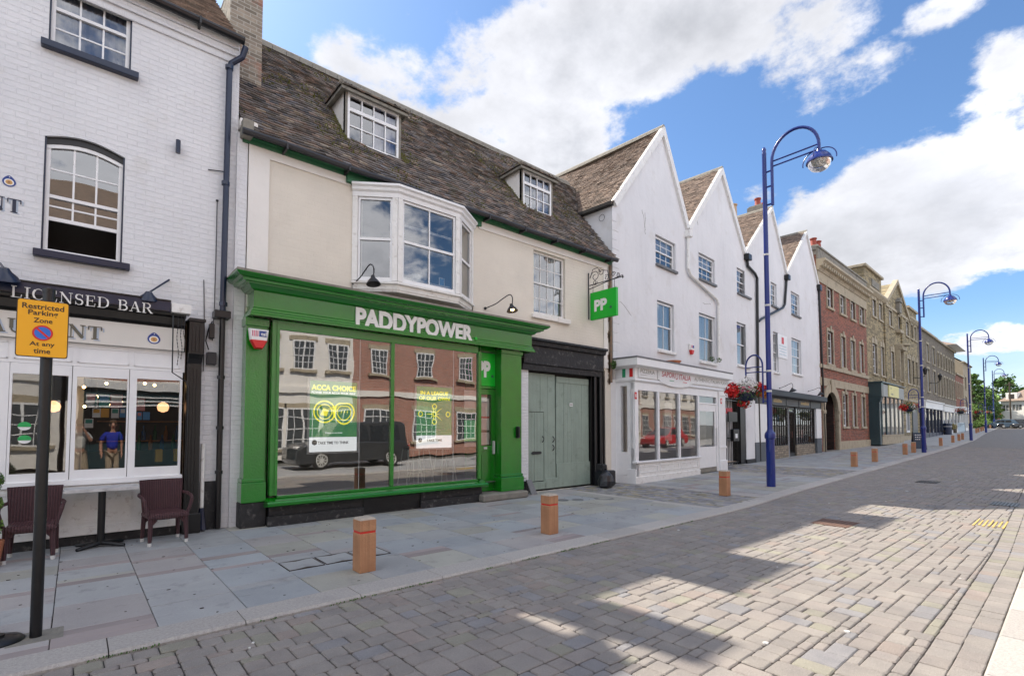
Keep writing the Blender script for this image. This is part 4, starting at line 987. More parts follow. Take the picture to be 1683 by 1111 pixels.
while x < 12.95:
    rd.prismx([(yr - .16, zr_ - .12), (yr - .13, zr_ + .02), (yr - .05, zr_ + .09), (yr + .05, zr_ + .09), (yr + .13, zr_ + .02), (yr + .16, zr_ - .12)], x + .004, x + .296, MORTAR); x += .3
rd.build('roof_ridge', shop)
# dormers
def dormer(D, name='dormer'):
    x0, x1, y, z0, z1 = D; v = y - 9.15; f = lambda z: (z - ZEV) / SLP + YE - 9.15     # v where the roof reaches height z
    mb = MB(); cw = .05
    mb.poly([(x0, v, z0 - .1), (x0, v, z1), (x0, f(z1) + .1, z1)], [(0, 1, 2)], CREAMW); mb.poly([(x1, v, z0 - .1), (x1, v, z1), (x1, f(z1) + .1, z1)], [(0, 1, 2)], CREAMW)
    mb.box(x0, x0 + cw, v - .01, v + .08, z0 - .05, z1, STONEG); mb.box(x1 - cw, x1, v - .01, v + .08, z0 - .05, z1, STONEG); mb.box(x0 - .03, x1 + .03, v - .05, v + .08, z0 - .10, z0 - .02, LEAD, .01)
    d_ = mb.build(name, shop)
    # window: hopper row over a sash
    w0, w1 = x0 + cw, x1 - cw; zm = z0 + (z1 - z0) * .66
    fr = MB(); g = MB(); m = WHITE; vv = v - .004
    fr.box(w0, w0 + .05, vv, v + .06, z0, z1, m); fr.box(w1 - .05, w1, vv, v + .06, z0, z1, m); fr.box(w0 + .05, w1 - .05, vv, v + .06, z0, z0 + .05, m); fr.box(w0 + .05, w1 - .05, vv, v + .06, z1 - .07, z1, m); fr.box(w0 + .05, w1 - .05, vv - .006, v + .06, zm - .035, zm + .035, m)
    for k in range(1, 4):
        x = w0 + .05 + (w1 - w0 - .1) * k / 4; fr.box(x - .013, x + .013, v + .004, v + .05, z0 + .05, zm - .035, m); fr.box(x - .013, x + .013, v + .004, v + .05, zm + .035, z1 - .07, m)
    zz = (z0 + .05 + zm - .035) / 2; fr.box(w0 + .05, w1 - .05, v + .008, v + .046, zz - .012, zz + .012, m)
    w_ = fr.build('window', shop); g.face([(w0 + .05, v + .03, z0 + .05), (w1 - .05, v + .03, z0 + .05), (w1 - .05, v + .03, z1 - .07), (w0 + .05, v + .03, z1 - .07)], GLASS); g.build('glass', w_)
    c = MB(); n = 20
    for a_, b_ in ((w0 + (w1 - w0) * .52, w1),):
        P_ = [(a_ + (b_ - a_) * k / n, v + .14 + .02 * math.sin(k * 1.7)) for k in range(n + 1)]
        for p, q in zip(P_, P_[1:]): c.face([(*p, z0), (*q, z0), (*q, z1), (*p, z1)], CURTP)
    c.build('curtain', w_); rb = MB(); rb.box(w0, w1, v + .5, v + .6, z0, z1, DARK); rb.face([(w0, v + .1, z0), (w1, v + .1, z0), (w1, v + .6, z0), (w0, v + .6, z0)], DARK); rb.face([(w0, v + .1, z1), (w1, v + .1, z1), (w1, v + .6, z1), (w0, v + .6, z1)], DARK); rb.build('interior', w_)
    # hipped roof
    o = .14; xa, xb = x0 - o, x1 + o; va = v - o; xm = (x0 + x1) / 2; rise = .48; vh = v + .55; ze = z1 + .02; zt = ze + rise; vb = f(zt) + .15
    hw = xm - xa
    fa = MB(); fa.box(xa + .02, xb - .02, va + .02, va + .06, ze - .07, ze, STONEG); fa.box(xa + .02, xa + .06, va + .06, f(ze), ze - .07, ze, STONEG); fa.box(xb - .06, xb - .02, va + .06, f(ze), ze - .07, ze, STONEG); fa.face([(xa + .03, va + .03, ze - .03), (xb - .03, va + .03, ze - .03), (xb - .03, f(ze), ze - .03), (xa + .03, f(ze), ze - .03)], STONEG); fa.build('dormer_fascia', d_)
    S1 = Vector((0, vh - va, rise)); L1 = S1.length; S1n = S1.normalized()
    tiles('dormer_roof', d_, (xa, va, ze), (1, 0, 0), S1n, xb - xa, L1, TILE, mask=lambda a, s: s / L1 * hw - .03 < a < (xb - xa) - s / L1 * hw + .03, seed=3)
    for sx, ox in ((1, xa), (-1, xb)):
        S2 = Vector((sx * hw, 0, rise)); L2 = S2.length; S2n = S2.normalized(); la = vb - va
        if sx > 0: tiles('dormer_roof', d_, (ox, va, ze), (0, 1, 0), S2n, la, L2, TILE, mask=lambda a, s: a > s / L2 * (vh - va) - .03 and va + a < f(ze + s / L2 * rise) + .12, seed=4)
        else: tiles('dormer_roof', d_, (ox, va, ze), (0, 1, 0), S2n, la, L2, TILE, mask=lambda a, s: a > s / L2 * (vh - va) - .03 and va + a < f(ze + s / L2 * rise) + .12, seed=5)
    rt = MB(); rt.tube([(xa, va, ze + .03), (xm, vh, zt + .03)], .05, MORTAR, 8); rt.tube([(xb, va, ze + .03), (xm, vh, zt + .03)], .05, MORTAR, 8); rt.tube([(xm, vh - .05, zt + .03), (xm, vb, zt + .03)], .07, MORTAR, 8); rt.build('dormer_ridge', d_)
    ms = MB(); r2 = random.Random(int(x0 * 10))
    for sgn, xs_ in ((-1, x0), (1, x1)):
        for _ in range(240):
            z = r2.uniform(z0 - .15, z1 - .2); v_ = f(z); px_ = xs_ + sgn * abs(r2.gauss(0, .07)); p = Vector((px_, v_ - .02 + r2.uniform(-.02, .02), z + .04)); s_ = r2.uniform(.01, .03)
            ms.face([p, p + Vector((s_, -s_ * .4, s_ * .5)), p + Vector((s_ * .4, -s_ * .3, s_ * 1.6))], MOSS)
    ms.build('moss', d_, kind='stuff')
MOSS = mat('yellow green moss', (.12, .11, .03), (.07, .08, .02), 30, .95, island=.4, facade=False)
dormer(D1); dormer(D2)
mo = MB(); r2 = random.Random(77)
for _ in range(5200):
    a = r2.uniform(0, 9.6); s = r2.uniform(.05, LS - .3)
    if mnoise.noise(Vector((a * .8, s * .9, 7))) < .08 or not rmask(a, s): continue
    p = Vector((UL - .12 + a, vE + s * sl_.y, ZEV + .04 + s * sl_.z + rsag(a, s) + .02)); s_ = r2.uniform(.015, .045); q = Vector((r2.uniform(-1, 1), r2.uniform(-.5, .5), 0)) * s_
    mo.face([p, p + Vector((s_, -s_ * .2, s_ * .2)), p + q + Vector((s_ * .4, -s_ * .5, s_ * 1.1))], MOSS)
mo.build('roof_moss', shop, kind='stuff')
# flashing on the left verge
fl = MB(); fl.box(UL - .14, UL + .02, vE - .02, vE + .2, ZEV - .06, ZEV + .22, MORTAR, .02); fl.build('verge_block', shop)

# canted bay window
bay = MB(); A_ = (3.90, 0); B_ = (4.60, -.48); C_ = (6.04, -.48); D_ = (6.74, 0); zt, zb2 = 6.22, 4.24
def seg_frame(p, q): d = Vector((q[0] - p[0], q[1] - p[1])); return d.length, d.normalized()
path = [A_, B_, C_, D_]
bay.mold(path, [(0, zt), (0, zt - .20), (.02, zt - .20), (.03, zt - .12), (.07, zt - .09), (.08, zt - .04), (.12, zt - .01), (.12, zt + .03), (0, zt + .05)], WHITE)
bb_ = MB(); bb_.mold(path, [(0, zb2 + .16), (.05, zb2 + .14), (.05, zb2 + .10), (0, zb2 + .09), (-.02, zb2 - .04), (-.1, zb2 - .04), (-.1, zb2 + .16)], OLDWHITE)
bay.face([(A_[0], 0, zt + .04), (B_[0], B_[1], zt + .04), (C_[0], C_[1], zt + .04), (D_[0], 0, zt + .04)], LEAD); bb_.face([(A_[0], 0, zb2), (B_[0], B_[1], zb2), (C_[0], C_[1], zb2), (D_[0], 0, zb2)], OLDWHITE)
ob = bay.build('bay_window', shop); bb_.build('bay_base', ob)
def bay_panel(p, q, cols, nm='window'):
    L_, d = seg_frame(p, q); ang = math.atan2(d.y, d.x); post = .10; z0, z1 = zb2 + .16, zt - .20; mb = MB(); g = MB(); zm = z0 + (z1 - z0) * .50
    mb.box(0, post, -.02, .08, z0, z1, OLDWHITE, .006); mb.box(L_ - post, L_, -.02, .08, z0, z1, OLDWHITE, .006); a, b = post + .004, L_ - post - .004
    for (u, w_) in ((a, .04), (b - .04, .04)): mb.box(u, u + w_, .015, .07, z0, z1, WHITE)
    mb.box(a, b, .012, .07, z0, z0 + .07, WHITE); mb.box(a, b, .012, .07, z1 - .05, z1, WHITE); mb.box(a, b, .010, .075, zm - .025, zm + .025, WHITE)
    for k in range(1, cols): x = a + (b - a) * k / cols; mb.box(x - .013, x + .013, .02, .055, z0 + .07, z1 - .05, WHITE)
    o = mb.build('bay_panel', ob); o.location = (p[0], p[1], 0); o.rotation_euler = (0, 0, ang)
    g.face([(a, .04, z0), (b, .04, z0), (b, .04, z1), (a, .04, z1)], GLASS); go = g.build('glass', ob); go.location = (p[0], p[1], 0); go.rotation_euler = (0, 0, ang)
bay_panel(A_, B_, 1); bay_panel(B_, C_, 2); bay_panel(C_, D_, 1)
bi = MB(); bi.box(3.95, 6.7, 1.6, 1.65, 4.2, 6.3, DARKR); bi.face([(3.9, -.0, 4.30), (6.7, 0, 4.30), (6.7, 1.6, 4.30), (3.9, 1.6, 4.30)], DARKR); bi.face([(3.9, 0, 6.2), (6.7, 0, 6.2), (6.7, 1.6, 6.2), (3.9, 1.6, 6.2)], DARKR)
bi.box(3.9, 3.95, 0, 1.6, 4.2, 6.3, DARKR); bi.box(6.7, 6.75, 0, 1.6, 4.2, 6.3, DARKR)
bi.box(4.75, 6.0, -.33, -.05, 4.42, 4.56, CREAMW, .006)
for k in range(3): bi.lathe([(.001, 0), (.015, .005), (.015, .02), (.001, .025)], IRON, (5.0 + .4 * k, -.345, 4.49), 8, True)
bi.build('interior', ob)
bc = MB()
for k in range(22): 
    x = 4.7 + k * .06; 
bc.box(4.72, 5.98, -.36, -.355, 5.55, 5.60, BLIND); bc.build('curtain', ob)
def small(nm, label, cat, build, loc, group=None):
    mb = MB(); build(mb); o = mb.build(nm, label=label, cat=cat, group=group, smooth=False); o.location = loc; return o
small('picture_frame', 'small framed picture on the chest in the bay window', 'picture frame', lambda m: (m.box(-.07, .07, -.01, .01, 0, .2, OLDWHITE, .004), m.box(-.05, .05, -.014, -.010, .02, .18, PC[3])), (5.78, 8.95, 4.56))
small('bowl', 'pale patterned bowl on the chest in the bay window', 'bowl', lambda m: m.lathe([(.05, 0), (.12, .08), (.13, .14), (.11, .13), (.04, .02)], CURTAIN, (0, 0, 0), 14), (5.2, 9.0, 4.56))
def rack(m):
    for k in range(7): m.tube([(-.17 + k * .055, 0, 0), (-.17 + k * .055, 0, .42)], .006, IRON, 5)
    for z in (.05, .25, .42): m.tube([(-.18, 0, z), (.18, 0, z)], .007, IRON, 5)
small('wire_rack', 'black wire rack behind the left pane of the bay window', 'rack', rack, (4.88, 9.05, 4.56))
# sash window on the right
w_ = sash(shop, (sw[0], sw[1], sw[2] + .02, sw[3]), .075, cols=4, rows=(2, 2), fw=.055, bar=.02, m=OLDWHITE, curtain=CURTAIN, ct=[(0, .22, 0, 1), (.72, 1, 0, 1)])
s = MB(); s.box(sw[1] - .35, sw[1] + .12, -.1, .1, sw[2] - .12, sw[2] + .0, CREAMW, .01); s.box(sw[0] - .1, sw[1] - .35, -.08, .1, sw[2] - .11, sw[2] - .01, CREAMW, .01); s.build('sill', w_)

# ---- green shopfront
sh = MB(); VF = -.42; VC = -.74
f0 = BF.at(417, 500, VF)[0]; f1 = BF.at(874, 565, VF)[0]; zf1 = (BF.at(417, 477, VF)[1] + BF.at(874, 551, VF)[1]) / 2; zf0 = (BF.at(417, 517, VF)[1] + BF.at(874, 580, VF)[1]) / 2
zc = (BF.at(390.5, 433, VC)[1] + BF.at(903, 541, VC)[1]) / 2
pth = [(f0, 0), (f0, VF), (f1, VF), (f1, 0)]; pth = [(f0, 0), (f0, VF), (f1, VF), (f1, 0)]
h = zc - zf1
sh.mold(pth, [(-.02, zf1 - .02), (.0, zf1), (.05, zf1 + .02), (.10, zf1 + .08), (.15, zf1 + h * .35), (.155, zf1 + h * .42), (.20, zf1 + h * .45), (.21, zf1 + h * .62), (.26, zf1 + h * .68), (.31, zf1 + h * .86), (.32, zc - .012), (-.02, zc + .03)], GREEN)
sh.prismz([(f0 - .31, 0), (f0 - .31, VC + .01), (f1 + .31, VC + .01), (f1 + .31, 0)], zc - .008, zc + .028, MORTAR)
sh.mold(pth, [(-.02, zf1), (0, zf1 - .002), (0, zf0 + .14), (.02, zf0 + .12), (.02, zf0 + .09), (.045, zf0 + .07), (.045, zf0 + .045), (.06, zf0 + .03), (.06, zf0), (-.02, zf0)], GREEN)
front = sh.build('shopfront', shop)
# lettering
lt = MB(); qa = BF.at(583.5, 508, VF); qb = BF.at(583.5, 541, VF); qc = BF.at(776, 559.6, VF); qd = BF.at(776, 533, VF)
hh = ((qa[1] - qb[1]) + (qd[1] - qc[1])) / 2; LET = mat('white sign letters', (.82, .81, .77), rough=.45)
wtot = add_text(lt, 'PADDYPOWER', qb[0], (qb[1] + qc[1]) / 2, hh, LET, VF - .035, .03, width=qc[0] - qb[0], bold=.045)
lt.build('lettering', front)
dt = MB(); q = BF.at(780, 556.5, VF); dt.tube([(q[0] + .02, VF - .035, q[1]), (q[0] + .02, VF - .002, q[1])], .033, GREENL, 14); dt.build('lettering_dot', front)
# window frames
VW = -.30; zg0 = (BF.at(455, 815, VW)[1] + BF.at(785, 786.5, VW)[1]) / 2; zg1 = (BF.at(458, 546, VW)[1] + BF.at(784, 578, VW)[1]) / 2; ug0 = BF.at(456, 700, VW)[0]; ug1 = BF.at(784.5, 700, VW)[0]; um = BF.at(643.5, 700, VW)[0]
fr = MB()
fr.box(ug0 - .11, ug0 - .04, VW - .02, VW + .1, zg0, zf0, GREEN, .008); fr.box(ug0 - .04, ug0, VW - .045, VW + .06, zg0, zf0 - .002, GREEN, .012)
fr.box(um - .035, um + .035, VW - .035, VW + .06, zg0, zg1 + .02, GREEN, .012); fr.box(ug1, ug1 + .075, VW - .045, VW + .06, zg0, zg1 + .05, GREEN, .012)
fr.box(ug0, ug1, VW - .03, VW + .06, zg1, zf0 + .003, GREEN, .008); fr.box(ug0, ug1, VW - .035, VW + .05, zg0 - .04, zg0, GREEN, .008)
fr.mold([(ug0 - .18, VW + .02), (ug1 + .16, VW + .02)], [(0, zg0 - .03), (.06, zg0 - .045), (.15, zg0 - .07), (.20, zg0 - .075), (.225, zg0 - .10), (.215, zg0 - .14), (.18, zg0 - .16), (0, zg0 - .165)], GREEN)
fr.build('window_frame', front)
g = MB(); us = [ug0, BF.at(590.5, 700, VW)[0], um, BF.at(745, 700, VW)[0], ug1]
for a, b in zip(us, us[1:]): g.face([(a, VW, zg0), (b, VW, zg0), (b, VW, zg1), (a, VW, zg1)], GLASSP)
g.build('glass', front)
for u in (us[1], us[3]): jg = MB(); jg.box(u - .003, u + .003, VW - .002, VW + .004, zg0, zg1, ALU); jg.build('glass_joint', front)
# black base below the window
bp = MB(); zs = zg0 - .165; xa, xb, xc, xd = BF.at(440, 850, -.38)[0], BF.at(598, 845, -.38)[0], BF.at(692, 835, -.38)[0], BF.at(796, 815, -.38)[0]
bp.box(xa + .04, xd - .02, VW - .0, .0, 0, zs, BLACKROUGH); 
for a, b in ((xa, xb), (xc, xd)): bp.box(a, b, -.38, VW + .01, 0, .165, BLACKROUGH, .012); bp.box(a + .03, b - .03, -.335, VW + .01, .165, zs, BLACKROUGH, .004)
bp.build('black_base', front)
vn = MB(); vn.box(xb + .02, xc - .02, -.312, -.30, .04, zs - .03, BLACK)
for k in range(7): x = xb + .25 + k * .1; vn.tube([(x, -.316, .15), (x, -.311, .15)], .015, FELT, 8)
vn.build('vent_plate', front)
# pilasters
pl = MB(); a, b = BF.at(402, 700, -.26)[0], BF.at(437, 700, -.26)[0]
pl.box(a, b, -.24, 0, .40, zf0, GREEN, .006); pl.box(a - .035, b + .01, -.28, 0, .40, .72, GREEN, .01); pl.box(a - .03, b + .0, -.265, 0, .72, .78, GREEN, .01); pl.box(a - .04, b + .02, -.26, 0, 0, .40, BLACKROUGH, .012); pl.box(b, ug0 - .11, -.14, 0, .3, zf0, GREEN)
pl.box(a - .02, b + .02, -.27, 0, zf0 - .14, zf0 - .002, GREEN, .01)
pl.build('pilaster', front)
pl = MB(); a, b = BF.at(824, 700, -.34)[0], BF.at(857, 700, -.34)[0]; ya_ = -.34
pl.box(a, b, ya_, 0, .16, zf0 - .002, GREEN, .006); pl.box(a - .03, b + .04, ya_ - .04, 0, .16, .48, GREEN, .012); pl.box(a - .02, b + .03, ya_ - .02, 0, .48, .54, GREEN, .012); pl.box(a - .02, b + .02, ya_ - .03, 0, zf0 - .10, zf0 - .003, GREEN, .01)
pl.box(b + .04, b + .10, -.1, 0, 0, 3.2, WHITEBRICK)
pl.build('pilaster', front)
door_a, door_b = BF.at(792, 700, -.08)[0], a + .02; VD = -.10
hw_ = MB(); q = BF.at(851, 710, -.38); hw_.box(q[0] - .03, q[0] + .05, -.41, -.335, q[1] - .14, q[1] + .13, BLACK, .02); hw_.box(q[0] - .02, q[0] - .0, -.44, -.41, q[1] - .1, q[1] + .1, IRON, .004); hw_.build('intercom', front)
# door
dr = MB(); zd0 = .17; zd1 = BF.at(806, 640, VD)[1]; gz0, gz1_ = BF.at(806, 732, VD)[1], BF.at(806, 649, VD)[1]
x0, x1 = ug1 + .08, door_b
dr.box(x0, x0 + .13, VD, VD + .05, zd0, zd1, GREEN, .004); dr.box(x1 - .12, x1, VD, VD + .05, zd0, zd1, GREEN, .004); dr.box(x0 + .13, x1 - .12, VD, VD + .05, zd0, zd0 + .18, GREEN, .004); dr.box(x0 + .13, x1 - .12, VD, VD + .05, gz0 - .12, gz0, GREEN, .004); dr.box(x0 + .13, x1 - .12, VD, VD + .05, gz1_, zd1, GREEN, .004)
dr.box(x0 + .13, x1 - .12, VD + .015, VD + .05, zd0 + .18, gz0 - .12, GREEN); dr.box(x0 + .2, x1 - .2, VD + .005, VD + .016, zd0 + .25, gz0 - .2, GREEN, .006)
dr.box(x0, x1, VD - .03, VD + .05, zd1 + .003, zd1 + .07, GREEN, .01); dr.box(x0, x1, VD - .03, VD + .05, zf0 - .08, zf0 + .1, GREEN)
dr.box(x0 - .01, x0 + .0, VW, VD + .05, zd0, zf0, GREEN)
do = dr.build('door', shop); g = MB(); g.face([(x0 + .13, VD + .02, gz0), (x1 - .12, VD + .02, gz0), (x1 - .12, VD + .02, gz1_), (x0 + .13, VD + .02, gz1_)], GLASSR); g.build('glass', do)
hd = MB(); hd.box(x1 - .09, x1 - .05, VD - .05, VD, 1.0, 1.3, ALU, .01); hd.box(x0 + .25, x1 - .25, VD - .012, VD, gz0 - .08, gz0 - .03, ALU, .004); hd.build('door_handle', do)
tp = MB(); tp.box(x0 + .01, x1 - .01, VD - .01, VD + .02, zd1 + .075, zf0 - .085, GREENL)
th_ = zf0 - .085 - (zd1 + .075); add_text(tp, 'PP', x0 + .06, zd1 + .075 + th_ * .25, th_ * .5, LET, VD - .02, .008, width=(x1 - x0) * .62, bold=.05); tp.tube([(x1 - .1, VD - .02, zd1 + .075 + th_ * .3), (x1 - .1, VD - .011, zd1 + .075 + th_ * .3)], .035, GREEND, 12); tp.build('transom_sign', do)
st = MB(); st.box(BF.at(795, 820, -.55)[0], BF.at(866, 810, -.5)[0], -.55, -.05, 0, .16, CONC, .03); st.build('doorstep', shop)
# shop interior
IR = GU0 - .18; it = MB(); it.box(2.5, IR, 3.2, 3.25, 0, 3.3, DARKR); it.face([(2.5, VW + .1, zg0 - .1), (IR, VW + .1, zg0 - .1), (IR, 3.2, zg0 - .1), (2.5, 3.2, zg0 - .1)], mat('shop carpet', (.16, .15, .14), rough=.9))
it.face([(2.5, -.2, 3.3), (IR, -.2, 3.3), (IR, 3.2, 3.3), (2.5, 3.2, 3.3)], DARKR); it.box(2.45, 2.5, -.25, 3.2, 0, 3.3, DARKR); it.box(IR - .02, IR, 0, 3.2, 0, 3.3, DARKR); it.box(ug1 + .02, ug1 + .06, VW + .06, VD + .3, zg0, zf0, GREEN)
it.build('interior', shop)
def stool(m):
    for a, b in ((-1, -1), (1, -1), (1, 1), (-1, 1)): m.tube([(a * .2, b * .2, 0), (a * .12, b * .12, .75)], .014, ALU, 6)
    for z in (.25, .5): k = .2 - .08 * z / .75; m.tube([(-k, -k, z), (k, -k, z), (k, k, z), (-k, k, z), (-k, -k, z)], .009, ALU, 5)
    m.lathe([(.001, .75), (.17, .75), (.18, .78), (.16, .80), (.001, .80)], BLACK, (0, 0, 0), 14)
for i, (x, y) in enumerate(((5.5, 9.7), (5.95, 10.0), (6.3, 9.6))):
    small('bar_stool', ['left of the three metal bar stools inside the green shop', 'rear middle of the three metal bar stools inside the green shop', 'right of the three metal bar stools inside the green shop'][i], 'bar stool', stool, (x, y, zg0 - .1), 'metal bar stools in the green shop')
# posters in the window
# poster colours are given an added glow to read brighter through the glass
PGR = mat('glowing poster green', (.03, .20, .08), (.25, .46, .08), 2.2, .5, emit=.30); PYE = mat('glowing poster yellow', (.95, .85, .03), rough=.5, emit=.42); PWH = mat('notice white', (.85, .86, .87), rough=.5); PWL = mat('glowing poster white', (.85, .87, .88), rough=.5, emit=.38); FRW = mat('snap frame', (.72, .74, .75), rough=.4)
def poster(tl, tr, br, bl, label, lines, kind):
    V_ = VW + .07; u0, u1, z0, z1 = BF.rect4(tl, tr, br, bl, V_); t = empty('poster', (u0, 9.15 + V_, z0), label=label, cat='poster'); W_, H_ = u1 - u0, z1 - z0
    f = MB(); b = .035
    for q in ((0, b, 0, H_), (W_ - b, W_, 0, H_), (b, W_ - b, 0, b), (b, W_ - b, H_ - b, H_)): f.box(q[0], q[1], -.012, .01, q[2], q[3], FRW, .002)
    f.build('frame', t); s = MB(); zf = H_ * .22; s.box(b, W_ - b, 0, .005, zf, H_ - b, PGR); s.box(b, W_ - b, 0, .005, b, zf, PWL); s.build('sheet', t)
    x = MB(); yy = -.004
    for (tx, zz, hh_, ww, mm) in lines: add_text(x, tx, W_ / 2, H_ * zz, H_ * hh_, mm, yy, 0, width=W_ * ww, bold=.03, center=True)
    def ring(cx_, cz, r0, r1, mm, n=24, sh=None):
        for k in range(n):
            a, b_ = 2 * math.pi * k / n, 2 * math.pi * (k + 1) / n; f0_ = (lambda t: 1 - .18 * max(0, math.sin(t)) ** 8 + .15 * max(0, -math.sin(t)) ** 6) if sh else (lambda t: 1)
            x.face([(cx_ + r0 * math.cos(a) * f0_(a), yy, cz + r0 * math.sin(a) * f0_(a)), (cx_ + r1 * math.cos(a) * f0_(a), yy, cz + r1 * math.sin(a) * f0_(a)), (cx_ + r1 * math.cos(b_) * f0_(b_), yy, cz + r1 * math.sin(b_) * f0_(b_)), (cx_ + r0 * math.cos(b_) * f0_(b_), yy, cz + r0 * math.sin(b_) * f0_(b_))], mm)
    if kind == 1:
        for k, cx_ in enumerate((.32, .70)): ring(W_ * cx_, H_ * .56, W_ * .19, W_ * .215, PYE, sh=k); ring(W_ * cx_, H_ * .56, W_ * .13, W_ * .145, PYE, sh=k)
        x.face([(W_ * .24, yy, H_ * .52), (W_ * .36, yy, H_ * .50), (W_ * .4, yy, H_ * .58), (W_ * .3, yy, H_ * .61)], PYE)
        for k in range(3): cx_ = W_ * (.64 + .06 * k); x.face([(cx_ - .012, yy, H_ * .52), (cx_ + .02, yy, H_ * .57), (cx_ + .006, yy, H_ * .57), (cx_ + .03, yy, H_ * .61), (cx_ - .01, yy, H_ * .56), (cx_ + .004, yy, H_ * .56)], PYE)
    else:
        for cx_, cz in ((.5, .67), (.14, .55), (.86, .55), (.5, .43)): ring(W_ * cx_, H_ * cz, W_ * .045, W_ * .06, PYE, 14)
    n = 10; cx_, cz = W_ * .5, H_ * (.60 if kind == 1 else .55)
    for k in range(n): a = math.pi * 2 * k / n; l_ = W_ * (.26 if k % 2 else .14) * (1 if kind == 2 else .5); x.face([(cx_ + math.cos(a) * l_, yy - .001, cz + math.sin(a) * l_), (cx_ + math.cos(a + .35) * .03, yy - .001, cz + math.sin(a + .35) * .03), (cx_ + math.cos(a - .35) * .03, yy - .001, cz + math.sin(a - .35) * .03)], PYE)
    x.tube([(W_ * .14, -.003, H_ * .15), (W_ * .14, -.001, H_ * .15)], W_ * .05, SIGNBLK, 14)
    x.build('lettering', t)
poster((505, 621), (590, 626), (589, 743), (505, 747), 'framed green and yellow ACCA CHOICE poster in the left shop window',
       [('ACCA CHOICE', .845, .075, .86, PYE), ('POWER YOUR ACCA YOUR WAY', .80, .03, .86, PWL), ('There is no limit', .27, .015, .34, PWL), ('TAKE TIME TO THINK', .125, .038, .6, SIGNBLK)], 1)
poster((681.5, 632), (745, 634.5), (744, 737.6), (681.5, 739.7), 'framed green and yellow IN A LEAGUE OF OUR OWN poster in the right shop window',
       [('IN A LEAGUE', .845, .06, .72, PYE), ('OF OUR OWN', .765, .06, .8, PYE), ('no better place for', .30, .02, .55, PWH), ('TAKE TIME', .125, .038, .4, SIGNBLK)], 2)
nt_ = MB(); u0, u1, z0, z1 = BF.rect4((763, 641), (783, 642), (783, 672), (763, 673), VW + .05); nt_.box(u0, u1, -.0, .004, z0, z1, PWH); o = nt_.build('notice', label='white notice stuck at the right end of the green shop window', cat='notice'); o.location = (0, 9.15 + VW + .05, 0)
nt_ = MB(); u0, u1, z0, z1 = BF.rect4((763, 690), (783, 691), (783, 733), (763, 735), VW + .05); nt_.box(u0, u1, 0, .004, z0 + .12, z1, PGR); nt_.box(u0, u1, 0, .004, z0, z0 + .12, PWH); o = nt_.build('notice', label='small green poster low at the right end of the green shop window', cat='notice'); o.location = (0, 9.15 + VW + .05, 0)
nt_ = MB(); nt_.box(x0 + .2, x1 - .16, VD + .03, VD + .034, gz0 + .35, gz1_ - .08, PWH); nt_.box(x0 + .2, x1 - .16, VD + .028, VD + .03, gz0 + .62, gz0 + .66, SIGNRED); nt_.box(x0 + .2, x1 - .16, VD + .03, VD + .034, gz0 + .02, gz0 + .3, PWH); o = nt_.build('notice', label='white and red notices on the green shop door', cat='notice'); o.location = (0, 9.15, 0)
# gooseneck lamps
def gooseneck(name, parent, fr, base, shade, top, rr, lit, v=-.62, m=IRON):
    b = fr.at(*base, 0); s = fr.at(*shade, v); t = fr.at(*top, v * .8); mb = MB()
    P_ = [(b[0], 0, b[1]), (b[0] + (t[0] - b[0]) * .45, v * .35, b[1] + (t[1] - b[1]) * .35), (b[0] + (t[0] - b[0]) * .75, v * .6, b[1] + (t[1] - b[1]) * .8), (t[0], v * .85, t[1] + .03), (s[0], v, s[1] + .16 + (t[1] - s[1]) * .3), (s[0], v, s[1] + .10)]
    Q = []
    for i in range(len(P_) - 1):
        for k in range(5):
            t_ = k / 5; p0 = Vector(P_[max(i - 1, 0)]); p1 = Vector(P_[i]); p2 = Vector(P_[i + 1]); p3 = Vector(P_[min(i + 2, len(P_) - 1)])
            Q.append(tuple(.5 * ((2 * p1) + (p2 - p0) * t_ + (2 * p0 - 5 * p1 + 4 * p2 - p3) * t_ ** 2 + (3 * p1 - p0 - 3 * p2 + p3) * t_ ** 3)))
    Q.append(P_[-1]); mb.tube(Q, .012, m, 7); mb.lathe([(.035, -.005), (.035, .01)], m, (b[0], -.01, b[1]), 10, True, Matrix.Rotation(rad(90), 4, 'X'))
    M = Matrix.Rotation(rad(-12), 4, 'X'); c = (s[0], v, s[1] - .06)
    mb.lathe([(.02, .17), (.035, .17), (.04, .13), (rr * .75, .06), (rr, 0), (rr * .95, 0), (rr * .7, .055), (.03, .12)], m, c, 18, False, M)
    o = mb.build(name, parent, smooth=True)
    if lit: l = MB(); l.lathe([(.01, .06), (.035, .04), (.045, 0), (.03, -.03), (.005, -.04)], BULB, (c[0], c[1], c[2] + .04), 12); l.build('bulb', o)
    return o
gooseneck('wall_lamp', shop, BF, (581, 466), (614, 462), (607, 438), .13, False); gooseneck('wall_lamp', shop, BF, (797, 507), (842, 507), (836, 487), .13, True)
